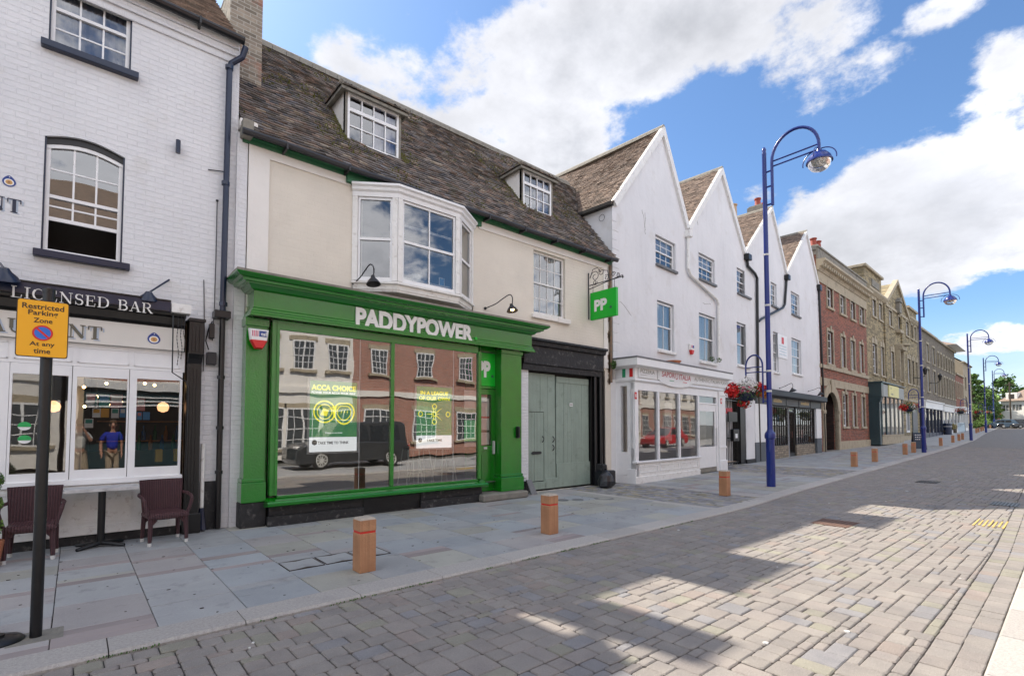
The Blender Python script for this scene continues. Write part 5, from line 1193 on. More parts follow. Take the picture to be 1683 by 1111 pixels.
# alarm boxes
def alarm(fr, px, py, v, w_, h_, label, txt=None, base=0.0, col=SIGNRED, loc0=None):
    u, z = fr.at(px, py, v); mb = MB(); P_ = [(-.5, .46), (.5, .46), (.42, -.1), (.18, -.5), (-.18, -.5), (-.42, -.1)]
    up = [(x * w_, zz * h_) for x, zz in P_]; mb.loft([[(x, 0, zz) for x, zz in up], [(x, -.05, zz) for x, zz in up], [(x * .86, -.085, zz * .88) for x, zz in up]], PETW, True, True)
    lo = [(x * w_ * 1.02, zz * h_ * 1.02) for x, zz in [(-.42, -.1), (.42, -.1), (.18, -.5), (-.18, -.5)]]; mb.loft([[(x, 0, zz) for x, zz in lo], [(x, -.055, zz) for x, zz in lo], [(x * .88, -.091, zz * .9) for x, zz in lo]], col, True, True)
    mb.box(-.02 * w_ * 0 - .005, w_ * .36, -.088, -.084, .08 * h_, .36 * h_, SIGNBLUE_D)
    if txt: add_text(mb, txt, .02, .13 * h_, h_ * .17, PETW, -.090, 0, width=w_ * .28, bold=.03)
    for k in range(4): mb.box(-w_ * .36 + k * w_ * .085, -w_ * .36 + k * w_ * .085 + w_ * .045, -.088, -.084, .08 * h_, .36 * h_, PETP)
    o = mb.build('alarm_box', label=label, cat='alarm box'); p = fr.world(u, v, z); o.location = p; o.rotation_euler = (0, 0, fr.th)
alarm(BF, 424, 557, -.33, .30, .33, 'white and red alarm box under the left end of the green cornice', 'tsl')
# ---- carriage gates
gt = MB(); vG = .08
lz = BF.at(935, 612, .0)[1]
def boards(mb, x0, x1, z0, z1, v, m, n, th=.035, gap=.004, lean=0.0, r=None):
    w_ = (x1 - x0) / n
    for k in range(n):
        a, b = x0 + k * w_ + gap / 2, x0 + (k + 1) * w_ - gap / 2; t = r.uniform(-.004, .004) if r else 0; ln = lean
        mb.hexa([(a, v + t, z0), (b, v + t, z0), (b, v + th, z0), (a, v + th, z0), (a + ln, v + t, z1), (b + ln, v + t, z1), (b + ln, v + th, z1), (a + ln, v + th, z1)], m)
r_ = random.Random(9); ztl = BF.at(890, 614, vG)[1]; ztr = BF.at(950, 622, vG)[1]; gm_ = BF.at(913, 700, vG)[0]; gmb = BF.at(916, 790, vG)[0]; gr = BF.at(968, 700, vG)[0]; gl_ = GU0 + .01; zbot = .05
wk0, wk1 = BF.at(867.5, 730, vG)[0], BF.at(894.5, 730, vG)[0]; wz0, wz1 = BF.at(880, 789, vG)[1], BF.at(880, 677, vG)[1]
lf_ = MB(); boards(lf_, gl_, wk0, zbot + .2, ztl, vG, SAGE, 1, r=r_); boards(lf_, wk1, gm_, zbot, ztl, vG, SAGE, 3, r=r_, lean=-.02); boards(lf_, wk0, wk1, wz1 + .01, ztl, vG, SAGE, 4, r=r_); lf_.box(gl_, wk1 + .05, vG - .012, vG + .03, zbot, zbot + .19, SAGE, .004); lf_.box(wk1 + .03, gmb - .0, vG - .012, vG + .03, zbot + .0, zbot + .26, SAGE, .004)
lfo = lf_.build('gate', shop)
wk = MB(); boards(wk, wk0 + .012, wk1 - .012, zbot + .21, wz1 - .005, vG + .008, SAGE, 5, r=r_); wk.box(wk0, wk1, vG + .045, vG + .06, zbot + .19, wz1 + .01, FELT); wk.build('wicket_door', lfo)
lb = MB(); q = BF.at(881, 744, vG); lb.prism([(q[0] - .17, q[1]), (q[0] - .12, q[1] - .035), (q[0] + .14, q[1] - .035), (q[0] + .19, q[1]), (q[0] + .14, q[1] + .035), (q[0] - .12, q[1] + .035)], vG - .02, vG - .004, IRON); lb.build('letter_box', lfo)
ha = MB()
for (px_, py_) in ((891, 722), (908, 722), (908, 736)):
    q = BF.at(px_, py_, vG); ha.tube([(q[0], vG - .01, q[1] + .08), (q[0] + .015, vG - .05, q[1] + .03), (q[0] + .01, vG - .05, q[1] - .02), (q[0], vG - .01, q[1] - .07)], .012, IRON, 6)
ha.build('gate_latch', lfo)
rf_ = MB(); boards(rf_, gm_ + .03, gr, zbot, ztr - .0, vG + .01, SAGE, 9, r=r_, lean=-.0); rf_.box(gm_ + .03, gr - .02, vG - .01, vG + .01, ztr - .16, ztr - .0, SAGE, .003); rf_.box(gm_ + .03, gr + .02, vG - .014, vG + .008, zbot, zbot + .62, SAGE, .004)
q = BF.at(938, 665, vG); rfo = rf_.build('gate', shop)
nn = MB(); nn.box(-.06, .06, -.004, .002, -.04, .04, PWH); nn.box(-.05, .05, -.006, -.004, -.015, .015, STONEG); o = nn.build('notice', label='tiny white notice pinned on the sage green carriage gate', cat='notice'); o.location = (q[0], 9.15 + vG - .012, q[1])
dk = MB(); dk.box(GU0 + .005, JU - .01, .16, .2, 0, lz + .3, FELT); dk.box(GU0 + .0, GU0 + .02, 0, .16, 0, lz, BLACK); dk.box(gr + .02, JU, .02, .155, 0, lz, BLACK, .006)
dk.tube([(gr + .14, -.03, .0), (gr + .14, -.03, lz)], .045, BLACK, 10); dk.tube([(gr + .36, -.04, .0), (gr + .36, -.04, lz + .1)], .05, BLACK, 10); dk.tube([(gr + .50, -.03, .3), (gr + .50, -.03, lz + .2)], .025, BLACK, 8)
dk.build('gate_jamb', shop)
lt_ = MB(); lu0 = BF.at(864, 600, -.2)[0]; lu1 = BF.at(994, 600, -.18)[0]; zA = BF.at(876, 553.5, -.32)[1]; zB_ = BF.at(866, 607, -.1)[1]; zm1 = BF.at(990, 603, -.2)[1]
lt_.mold([(lu0, 0), (lu1, 0)], [(0, zA + .04), (.30, zA), (.31, zA - .05), (.24, zA - .08), (.22, zA - .16), (.15, zA - .18), (.14, zB_ + .16), (.10, zB_ + .13), (.09, zB_), (0, zB_)], BLACKROUGH)
lt_.build('gate_lintel', shop)
bb = MB(); bb.box(gr + .10, gr + .62, -.34, .02, 0, .42, PLASTIC, .03); bb.box(gr + .12, gr + .3, -.30, .02, .4, .6, BLACKROUGH, .03); o = bb.build('black_planter', shop)
# scars in the corner render
br_ = MB(); r_ = random.Random(31); xx = UR_ - .10
EXPB = mat('exposed crumbling brick', (.26, .17, .11), (.14, .11, .09), 12, .95, .6, 14)
for k in range(36):
    z = r_.uniform(3.2, 6.1) if k < 24 else r_.uniform(2.9, 3.7); s_ = r_.uniform(.03, .09); br_.prism([(xx + r_.uniform(-.03, .05) + s_ * .6 * math.cos(-t), z + s_ * 1.4 * math.sin(-t) * r_.uniform(.7, 1.2)) for t in [6.28 * j / 7 for j in range(7)]], -.034, -.01, EXPB)
br_.tube([(UR_ - .04, -.05, 2.9), (UR_ - .04, -.05, 6.3)], .04, EXPB, 7)
br_.build('crumbling_corner', shop)
small('slate_slab', 'dark slate slab leaning beside the sage green gate', 'slate slab', lambda m: m.hexa([(-.09, -.12, 0), (.10, -.12, 0), (.10, -.09, 0), (-.09, -.09, 0), (-.10, .06, .34), (.07, .06, .34), (.07, .09, .34), (-.10, .09, .34)], LEAD), (BF.at(872, 805, -.15)[0], 8.98, 0))
def bag(m):
    r = random.Random(12); rings = []
    for i, (rr, z) in enumerate([(.14, 0), (.23, .05), (.25, .18), (.20, .33), (.10, .42), (.03, .47), (.05, .52)]):
        rings.append([(rr * (1 + .16 * r.uniform(-1, 1)) * math.cos(6.283 * k / 14), rr * .8 * (1 + .16 * r.uniform(-1, 1)) * math.sin(6.283 * k / 14), z) for k in range(14)])
    m.loft(rings, PLASTIC)
small('bin_bag', 'black plastic bag slumped at the foot of the gate jamb', 'bin bag', bag, (BF.at(990, 790, -.4)[0] - .02, 8.62, 0))
# hanging sign
hs = empty('hanging_sign', (10.72, 9.15, 0), label='square green hanging sign with white PP letters on a scrolled iron bracket', cat='hanging sign')
XS_ = 10.80; y0, z1 = at_x(971.9, 482.5, XS_)[1:]; y1, z1b = at_x(1014, 471.7, XS_)[1:]; z0 = at_x(1014, 518.5, XS_)[2]; y0 -= 9.15; y1 -= 9.15; X_ = XS_ - 10.72
m_ = MB(); m_.box(X_ - .045, X_ + .045, y1, y0, z0, z1, GREENL, .01); m_.build('sign_board', hs)
tx = MB(); hgt = z1 - z0; vs, fs, wd = text_geo('PP', 1, .05)
k = (y0 - y1) * .50 / wd; tx.poly([(X_ - .049, y0 - (y0 - y1) * .16 - v[0] * k, z0 + hgt * .28 + v[1] * hgt * .42) for v in vs], fs, LET); tx.tube([(X_ - .05, y1 + .20 * (y0 - y1), z0 + hgt * .33), (X_ - .044, y1 + .20 * (y0 - y1), z0 + hgt * .33)], hgt * .055, GREEND, 12); tx.build('lettering', hs)
ir = MB(); zt_ = 5.75; zb_i = 4.6; ir.tube([(0, -.03, zb_i), (0, -.03, zt_ + .15)], .016, IRON, 6); zh = z1 + .22; ir.tube([(X_ * .5, .25 - .28, zh - .0), (X_, -1.12, zh + .02)], .013, IRON, 6); ir.tube([(0, -.03, zh - .12), (X_, -1.1, zh + .06)], .011, IRON, 6)
def scroll(cy, cz, r_, turns=1.4, a0=0, sg=1): return [(X_ * .6, cy + sg * r_ * (1 - .72 * k / 24) * math.cos(a0 + turns * 6.283 * k / 24), cz + r_ * (1 - .72 * k / 24) * math.sin(a0 + turns * 6.283 * k / 24)) for k in range(25)]
for (cy, cz, rr, a0, sg) in ((-.22, zh + .22, .16, 0, 1), (-.45, zh + .30, .10, 2, -1), (-.62, zh + .1, .08, 1, 1), (-.85, zh + .14, .07, 0, -1), (-.22, zh + .05, .08, 3, 1), (-1.0, zh + .08, .06, 1, 1)): ir.tube(scroll(cy, cz, rr, 1.3, a0, sg), .009, IRON, 5)
ir.tube([(X_ * .5, -.04, zt_ + .0), (X_ * .5, -.15, zh + .42), (X_ * .5, -.32, zh + .44), (X_ * .5, -.4, zh + .3)], .010, IRON, 5); ir.tube([(X_ * .5, -.50, zh + .32), (X_ * .5, -.66, zh + .28), (X_ * .5, -.72, zh + .03)], .010, IRON, 5)
for yy in (y0 - .06, y1 + .08): ir.tube([(X_, yy, z1), (X_, yy, zh + .0)], .007, IRON, 5)
ir.lathe([(.001, 0), (.028, .05), (.001, .12)], IRON, (X_, -1.13, zh - .04), 8); ir.build('bracket', hs)

# ------------------------------------------------------------------ four white gabled houses
TH_S = math.atan(.06); SF = Frame(11.95, 9.25, TH_S)
GP = [((1005, 330), (1088, 211), (1129.6, 375)), ((1129.6, 375), (1184.6, 278), (1223, 415)), ((1223, 415), (1267, 342), (1291.5, 449)), ((1291.5, 449), (1324, 381), (1344, 469))]
GL = ['white gabled house nearest the cream shop, with the pizzeria at its foot', 'white gabled house above the pizzeria door and barred passage', 'white gabled house rising behind the nearest blue lamp post', 'last white gabled house, adjoining the red brick building']
WINS = [[((1073.9, 385), (1106.9, 403), (1106.9, 448), (1073.9, 438)), ((1076.9, 494), (1104.6, 502), (1104.6, 580), (1076.9, 580))],
        [((1145, 417), (1171.7, 427), (1171.7, 469), (1145, 462)), ((1145.8, 515), (1173, 522), (1173, 598), (1145.8, 598)), ((1208, 442), (1229, 449), (1229, 490), (1208, 485))],
        [((1264, 464), (1274, 468), (1274, 507), (1264, 503)), ((1268, 545), (1277, 548), (1277, 615), (1268, 612))],
        [((1297.4, 480), (1311.6, 485), (1311.6, 521), (1297.4, 519)), ((1298.6, 556), (1314.5, 560), (1314.5, 619), (1298.6, 614))]]
WINS[2].append(((1207.5, 530), (1228, 535), (1228, 605), (1209, 602)))
gh = []
lims = [SF.at(*g[0])[0] for g in GP] + [SF.at(*GP[3][2])[0]]
lims[0] = .02
psg0, psg1 = SF.at(1190, 700)[0], SF.at(1224, 700)[0]; psz = SF.at(1205, 655)[1]
sp = [SF.rect((1262, 655), (1297, 752)), ]
spar_u0, spar_u1 = SF.at(1262, 700)[0], SF.at(1340, 700)[0]; spar_z = SF.at(1300, 660)[1]
def house_z(u): return gz(SF.world(u, 0).x)
allw = [w for W_ in WINS for w in W_]
for i, (L_, A_, R_) in enumerate(GP):
    u0, u1 = lims[i], lims[i + 1]; ua, za = SF.at(*A_); zl = SF.at(*L_)[1]; zr = SF.at(*R_)[1]
    if i == 0: zl = SF.at(1005, 332)[1]
    root = empty('gabled_house', SF.loc(), TH_S, label=GL[i], cat='house'); gh.append(root)
    mb = MB(); holes = []
    for w_ in allw:
        r = SF.rect4(*w_, 0.08)
        if u0 < (r[0] + r[1]) / 2 < u1: holes.append(r)
    gh_ = list(holes)
    if u0 < (psg0 + psg1) / 2 < u1: gh_.append((psg0, psg1, 0, psz))
    if i in (2, 3): gh_.append((max(u0 + (0.0 if i == 3 else 0), spar_u0), min(u1, spar_u1), 0, spar_z))
    if i == 0: gh_.append((.3, u1, 0, 2.9))
    if i == 1: gh_.append((u0, psg0 - .55, 0, 2.9))
    add_wall(mb, [(u0, 0), (u1, 0), (u1, zr), (ua, za), (u0, zl)], gh_, RENDER, 0, .12)
    mb.face([(u0, 0, 0), (u0, 6, 0), (u0, 6, zl), (u0, 0, zl)], RENDER); mb.face([(u1, 0, 0), (u1, 6, 0), (u1, 6, zr), (u1, 0, zr)], RENDER); mb.face([(u0, 6.0, 0), (u1, 6.0, 0), (u1, 6.0, zr), (u0, 6.0, zl)], RENDER); mb.face([(u0, 0.02, 3.3), (u1, .02, 3.3), (u1, 6, 3.3), (u0, 6, 3.3)], DARKR)
    mb.build('wall', root)
    for r in holes:
        mid = r[3] - r[2] > 1.35
        sash(root, (r[0] + .03, r[1] - .03, r[2] + .05, r[3] - .03), .075, cols=3 if not (mid and i < 1 or (mid and i == 1)) else 2, rows=(2, 2) if not (mid and i < 2) else (1, 1), fw=.06, bar=.022, sill=.16, curtain=CURTAIN if mid else BLIND, ct=[(0, 1, .0, 1)] if mid else [(0, 1, .62, 1)], sillm=OLDWHITE if mid else LEAD, sillov=.05)
    # bargeboards
    bb = MB(); wb = .17 if i < 2 else .10
    for (p, q) in (((u0, zl), (ua, za)), ((ua, za), (u1, zr))):
        d = Vector((q[0] - p[0], q[1] - p[1])).normalized(); n = Vector((d.y, -d.x)); n = n if n.y < 0 else -n; k = .05
        pp = [(p[0] - n.x * k, p[1] - n.y * k), (q[0] - n.x * k, q[1] - n.y * k), (q[0] + n.x * wb, q[1] + n.y * wb), (p[0] + n.x * wb, p[1] + n.y * wb)]
        if p[0] == ua: pp = pp[::-1]
        off = .001 if p[0] == ua else 0
        bb.prism(pp[::-1], -.09 - off, .02 + off, OLDWHITE)
    bb.build('bargeboard', root)
    # roof: left slope tiled, right slope tiled coarsely
    dep = 6.5; S1 = Vector((ua - u0, 0, za - zl)); S1n = S1.normalized(); m_ = TILEB if i else TILE
    eo = .18 if i == 0 else 0.02
    msk = None
    if i == 0: msk = lambda a, s: True
    sg = (lambda a, s: -.10 * math.sin(min(1, a / 5.0) * math.pi) * (s / 4)) if i == 0 else None
    tiles('roof', root, (u0 - S1n.x * eo, -.07, zl - S1n.z * eo + .03), (0, 1, 0), S1n, dep, S1.length + eo, m_ if i else TILEB, w=.17, g=.105, mask=msk, sag=sg, seed=20 + i)
    rr = MB(); rr.poly([(ua, -.07, za + .03), (ua, dep, za + .03), (u1, dep, zr + .03), (u1, -.07, zr + .03)], [(0, 1, 2, 3)], TILEB); rr.poly([(u0, dep - .5, zl), (ua, dep - .5, za), (u1, dep - .5, zr)], [(0, 1, 2)], RENDER); rr.build('right_roof', root)
    rg = MB(); y = -.08
    while y < dep: rg.prism([(ua - .14, za - .10), (ua - .1, za + .02), (ua - .04, za + .085), (ua + .04, za + .085), (ua + .1, za + .02), (ua + .14, za - .10)], y + .003, y + .297, MORTAR); y += .3
    rg.build('roof_ridge', root)
# eave soffit of the first house and its coil of cable
mb = MB(); mb.box(-.16, .02, -.05, 4, SF.at(1005, 332)[1] - .12, SF.at(1005, 332)[1] - .02, FELT); mb.build('eave_board', gh[0])
mb = MB(); zz = SF.at(1000, 350)[1]; mb.tube([(-.02, .35 + .1 * math.cos(t), zz + .1 * math.sin(t)) for t in [k * .5 for k in range(40)]], .006, IRON, 5); mb.build('cable', gh[0])
def SP(px, py, v=-.08): u, z = SF.at(px, py, v); return (u, v, z)
mb = MB(); a = SP(1131, 385); mb.box(a[0] - .11, a[0] + .11, -.2, 0, a[2] - .13, a[2] + .13, OLDWHITE, .02); mb.tube([a, SP(1131, 442), SP(1135, 452), SP(1178, 492), SP(1181, 502), SP(1181, 592)], .055, OLDWHITE, 10); mb.build('downpipe', gh[0])
mb = MB(); a = SP(1228, 424); mb.box(a[0] - .17, a[0] + .17, -.22, 0, a[2] - .12, a[2] + .15, BLACK, .02); e = SP(1246, 640); mb.tube([a, SP(1229, 437), SP(1241, 450), SP(1244.5, 458), e, (e[0] + .05, -.08, .12)], .06, BLACK, 10); mb.build('downpipe', gh[2])
mb = MB(); a = SP(1293, 457); mb.box(a[0] - .15, a[0] + .15, -.22, 0, a[2] - .12, a[2] + .15, BLACK, .02); mb.tube([a, SP(1290, 500), SP(1287, 506), SP(1252, 524), SP(1247, 528)], .06, BLACK, 10); mb.build('downpipe', gh[3])
mb = MB(); a = SP(1346, 474); mb.box(a[0] - .17, a[0] + .17, -.2, 0, a[2] - .15, a[2] + .2, BLACK, .02); e = SP(1353, 640); mb.tube([a, e, (e[0] + .1, -.08, .15)], .06, BLACK, 10); mb.build('downpipe', gh[3])
a = SF.at(1211, 362, 4.2); b = SF.at(1223, 362, 4.2); chimney('chimney', gh[2], a[0], b[0], 4.2, 4.9, 9, a[1] - .1, YELC, [(a[0] + .28, 4.5, .21, 1.0, BUFF)], caph=.2)
a = SF.at(1251, 350, 2.0); b = SF.at(1269, 350, 2.0); chimney('chimney', gh[3], a[0], b[0], 2.0, 2.65, 9, SF.at(1251, 345, 2.0)[1], YELC, [(a[0] + .35, 2.3, .17, .5, POTRED), (b[0] - .45, 2.3, .17, .55, POTRED)], caph=.28, capw=.1)
a = SF.at(1343, 405, 1.2); b = SF.at(1355, 405, 1.2); chimney('chimney', gh[3], a[0], b[0], 1.2, 1.8, 9, SF.at(1343, 410, 1.2)[1], YELC, [(a[0] + .3, 1.5, .2, .55, POTRED), (b[0] - .5, 1.5, .22, .6, POTRED)], caph=.28, capw=.12)
# quoins at the two ends of the terrace and a few old cracks in the render
qn = MB(); z = 3.3; k = 0
while z < SF.at(1005, 335)[1] - .3: w_ = .34 if k % 2 else .22; qn.box(-.006, w_, -.012, .01, z, z + .26, RENDER, .004); z += .28; k += 1
qn.build('quoins', gh[0]); qn = MB(); z = .6; k = 0
while z < SF.at(1344, 475)[1] - .2: w_ = .42 if k % 2 else .26; qn.box(lims[4] - w_, lims[4] + .004, -.012, .01, z, z + .30, RENDER, .004); z += .33; k += 1
qn.build('quoins', gh[3])
CRK = mat('render crack grey', (.33, .32, .31), rough=.9); r_ = random.Random(44)
for hi, (px_, py_, L_, a_) in enumerate(((1010, 492, 1.0, -.15), (1055, 345, .8, -1.35), (1145, 350, .5, -1.3), (1060, 350, .6, -1.5), (1240, 480, .5, -1.4), (1155, 498, .7, .05))):
    u, z = SF.at(px_, py_); c = MB(); P_ = [(u, -.002, z)]
    for k in range(9): a_2 = a_ + r_.uniform(-.5, .5); u += L_ / 9 * math.cos(a_2); z += L_ / 9 * math.sin(a_2); P_.append((u, -.002, z))
    c.tube(P_, .006, CRK, 4); c.build('crack', gh[0] if px_ < 1130 else (gh[1] if px_ < 1220 else gh[2]))
# plaque
mb = MB(); r = SF.rect4((1279, 549), (1294, 553), (1294, 591), (1279, 587), -.03); mb.box(r[0], r[1], -.03, 0, r[2], r[3], PWH, .005); mb.box(r[0] + (r[1] - r[0]) * .38, r[0] + (r[1] - r[0]) * .62, -.034, -.03, r[3] - (r[3] - r[2]) * .38, r[3] - (r[3] - r[2]) * .1, SIGNRED)
for k in range(4): zz = r[2] + (r[3] - r[2]) * (.5 - .12 * k); mb.box(r[0] + .15, r[1] - .15, -.033, -.03, zz, zz + .05, PALEB)
o = mb.build('wall_plaque', label='white plaque with a small crest high on the white gabled wall', cat='plaque'); o.location = SF.loc(); o.rotation_euler = (0, 0, TH_S)
alarm(SF, 1135, 574, -.01, .28, .38, 'dark red and white alarm box between the first floor windows of the white house')

# ---- pizzeria shopfront
pz = MB(); VP = -.68; pa = SF.at(1044, 700, VP)[0]; pb = SF.at(1192, 700, VP)[0]; PL = .10
zc1 = (SF.at(1047.9, 586, VP - .22)[1]); zc0 = SF.at(1047.9, 600, VP - .22)[1]; pcu = SF.at(1047.9, 590, VP - .22)[0]; pcr = SF.at(1214, 612, VP - .22)[0]
zf1 = SF.at(1050, 600, VP - .04)[1]; zf0_ = SF.at(1050, 621, VP - .04)[1]
pth = [(pa + .0, 0), (pa, VP), (pb, VP), (pb, 0)]
def pm(o, z): return (o, z)
pz.mold(pth, [(-.03, zc0 - .03), (.08, zc0 - .03), (.14, zc0 + .0), (.2, zc0 + .01), (.22, zc0 + .02), (.22, zc1 - .02), (-.03, zc1 + .08)], WHITE)
pz.prismz([(pa - .23, 0), (pa - .23, VP - .23), (pb + .23, VP - .23), (pb + .23, 0)], zc1 - .018, zc1 + .03, LEAD)
pz.mold(pth, [(-.03, zc0), (0, zc0), (0, zf0_), (.05, zf0_ - .02), (.06, zf0_ - .07), (.03, zf0_ - .10), (.0, zf0_ - .12), (-.03, zf0_ - .12)], WHITE)
pfront = pz.build('shopfront', gh[0])
SGN = mat('white sign panel', (.78, .78, .78), rough=.4); TXG = mat('olive grey lettering', (.16, .15, .10), rough=.5); TXR = mat('dark red lettering', (.45, .03, .04), rough=.5)
sg = MB(); vS = VP - .05
def srect(x0, x1): a = SF.at(x0, 610, vS)[0]; b = SF.at(x1, 610, vS)[0]; return a, b
a, b = srect(1050.5, 1079.5); sg.box(a, b, vS, VP, zf0_ + .02, zf1 - .01, SGN, .004)
c, d = srect(1081, 1204); sg.box(c, d, vS - .004, VP, zf0_ + .03, zf1 - .0, SGN, .004)
cu = SF.at(1111, 610, vS)[0]; ow = SF.at(1137, 610, vS)[0] - cu; zz = (zf0_ + zf1) / 2
sg.prism([(cu + ow * math.cos(-t), zf0_ + .05 + .20 * math.sin(-t)) for t in [3.14159 * k / 20 for k in range(21)]], vS - .02, VP + .01, SGN); sg.box(cu - ow, cu + ow, vS - .02, vS, zf0_ + .05, zf1, SGN)
sgo = sg.build('sign_board', pfront)
tx = MB(); H_ = zf1 - zf0_
add_text(tx, 'PIZZERIA', a + .07, zf0_ + H_ * .42, H_ * .30, TXG, vS - .003, 0, width=(b - a) * .8); add_text(tx, 'takeaway', a + .07, zf0_ + H_ * .22, H_ * .09, TXG, vS - .003, 0, width=(b - a) * .35)
add_text(tx, 'SAPORI', cu - ow * .86, zf0_ + H_ * .34, H_ * .44, TXR, vS - .024, 0, width=ow * .78, shear=.1, bold=.01); add_text(tx, 'ITALIA', cu + ow * .14, zf0_ + H_ * .28, H_ * .46, TXR, vS - .024, 0, width=ow * .74, shear=.1, bold=.01); add_text(tx, "D'", cu - ow * .05, zf0_ + H_ * .24, H_ * .66, TXR, vS - .024, 0, width=ow * .16)
for k, mm in ((-.42, mat('flag green', (.02, .32, .14))), (.38, SIGNRED)): tx.box(cu + ow * k, cu + ow * (k + .26), vS - .023, vS - .0215, zf0_ + .02, zf0_ + .04, mm)
a2 = SF.at(1141, 610, vS)[0]; add_text(tx, 'AUTHENTIC ITALIAN FLAVOURS', a2, zf0_ + H_ * .38, H_ * .30, TXG, vS - .006, 0, width=(d - a2) * .97); tx.build('lettering', pfront)
# flag squares on the return
fg = MB(); 
for (x0_, x1_, mm) in ((1022.7, 1028, MATS['flag green']), (1034.5, 1040, SIGNRED)):
    v0 = SF.atu(x0_, 610, pa)[0]; v1 = SF.atu(x1_, 610, pa)[0]; fg.box(pa - .006, pa - .001, v1, v0, zf0_ + .03, zf0_ + H_ * .75, mm)
fg.build('flag_panel', pfront)
# joinery
jn = MB(); zst = SF.at(1060, 757, VP)[1]; ztop = SF.at(1060, 642, VP)[1]; zfr = zf0_ - .12
def pil(x0_, x1_, v): jn.box(x0_, x1_, v, v + .12, .40, zfr, WHITE, .006); jn.box(x0_ - .03, x1_ + .03, v - .035, v + .12, 0, .42, WHITE, .012); jn.box(x0_ - .02, x1_ + .02, v - .02, v + .12, .85, .93, WHITE, .008); jn.box(x0_ - .02, x1_ + .03, v - .03, v + .12, zfr - .16, zfr - .001, WHITE, .01); [jn.box(x0_ + (x1_ - x0_) * (.2 + .2 * k), x0_ + (x1_ - x0_) * (.2 + .2 * k) + .018, v - .008, v, 1.0, zfr - .22, WHITE) for k in range(4)]
uw0 = SF.at(1049.5, 700, VP)[0]; ud0 = SF.at(1149, 700, VP)[0]; ud1 = SF.at(1178, 700, VP)[0]
jn.box(pa, uw0, VP, VP + .14, 0, zfr, WHITE, .006)
jn.box(pa - .02, ud0 + .0, VP - .03, VP + .05, 0, .20, OLDWHITE, .01); jn.box(pa, ud0, VP - .0, VP + .1, .2, zst - .06, OLDWHITE); jn.box(pa - .02, ud0 + .03, VP - .06, VP + .1, zst - .06, zst, WHITE, .012)
xs_ = [uw0, SF.at(1082, 700, VP)[0], SF.at(1116.5, 700, VP)[0], ud0 - .1]
for k in range(3):
    a, b = xs_[k] + .06, xs_[k + 1] - .06
    for (x0_, x1_, y0_, y1_) in ((a, b, .30, .318), (a, b, zst - .17, zst - .152), (a, a + .018, .318, zst - .17), (b - .018, b, .318, zst - .17)): jn.box(x0_, x1_, VP - .014, VP, y0_, y1_, WHITE)
for x in (xs_[1], xs_[2]): jn.box(x - .05, x + .05, VP - .02, VP + .08, zst, ztop, WHITE, .01)
jn.box(uw0 - .0, ud0, VP, VP + .1, ztop, zfr, WHITE, .006); jn.box(ud0 - .10, ud0, VP - .02, VP + .1, zst, ztop, WHITE, .01); jn.box(ud0, ud1, VP, VP + .1, ztop - .0, zfr, WHITE)
jn.box(ud1, ud1 + .12, VP, VP + .12, .06, zfr, WHITE, .006)
pil(SF.at(1181, 700, VP)[0], pb - .0, VP - .02)
# left return wall with fluted pilaster and narrow pane
for k in range(4): v_ = VP + .05 + k * .045; jn.box(pa - .012, pa, v_, v_ + .02, 1.0, zfr - .2, WHITE)
jn.box(pa - .03, pa + .02, VP - .02, VP + .26, 0, .42, WHITE, .01); jn.box(pa, pa + .1, VP + .05, 0, 0, .9, WHITE); jn.box(pa, pa + .1, VP + .05, VP + .26, .9, zfr, WHITE); jn.box(pa, pa + .1, -.2, 0, .9, zfr, WHITE); jn.box(pa, pa + .1, VP + .26, -.2, zfr - .1, zfr, WHITE)
jn.box(pa - .015, pa, VP + .3, -.04, .25, .26, WHITE); jn.box(pa - .3, pa, -.04, 0, 0, zfr + .1, WHITE, .006)
# right return
jn.box(pb - .1, pb, VP + .1, 0, 0, zfr, WHITE)
jn.build('joinery', pfront)
g = MB(); 
for k in range(3): g.face([(xs_[k], VP + .04, zst), (xs_[k + 1], VP + .04, zst), (xs_[k + 1], VP + .04, ztop), (xs_[k], VP + .04, ztop)], GLASSR)
g.face([(pa + .05, VP + .26, .9), (pa + .05, -.2, .9), (pa + .05, -.2, zfr - .1), (pa + .05, VP + .26, zfr - .1)], GLASSR); g.build('glass', pfront)
dr = MB(); zt0 = SF.at(1165, 665, VP)[1]; zg0_ = SF.at(1165, 734, VP)[1]; zg1_ = SF.at(1165, 676, VP)[1]; vd = VP + .03
dr.box(ud0 + .003, ud0 + .1, vd, vd + .05, .22, zt0, WHITE, .006); dr.box(ud1 - .1, ud1 - .003, vd, vd + .05, .22, zt0, WHITE, .006); dr.box(ud0 + .1, ud1 - .1, vd, vd + .05, .22, zg0_, WHITE); dr.box(ud0 + .1, ud1 - .1, vd, vd + .05, zg1_, zt0, WHITE); dr.box(ud0, ud1, vd - .02, vd + .06, zt0 + .003, zt0 + .06, WHITE, .008); dr.box(ud0, ud1, vd - .0, vd + .05, .06, .215, STONEG)
do = dr.build('door', gh[0]); g = MB(); g.face([(ud0 + .1, vd + .03, zg0_), (ud1 - .1, vd + .03, zg0_), (ud1 - .1, vd + .03, zg1_), (ud0 + .1, vd + .03, zg1_)], GLASSR); g.face([(ud0, vd + .03, zt0 + .06), (ud1, vd + .03, zt0 + .06), (ud1, vd + .03, ztop), (ud0, vd + .03, ztop)], GLASSR); g.build('glass', do)
h = MB(); h.tube([(ud1 - .05, vd - .05, .95), (ud1 - .05, vd - .05, 1.6)], .015, ALU, 8); h.tube([(ud1 - .05, vd - .05, 1.0), (ud1 - .05, vd, 1.0)], .01, ALU, 6); h.tube([(ud1 - .05, vd - .05, 1.55), (ud1 - .05, vd, 1.55)], .01, ALU, 6); h.build('door_handle', do)
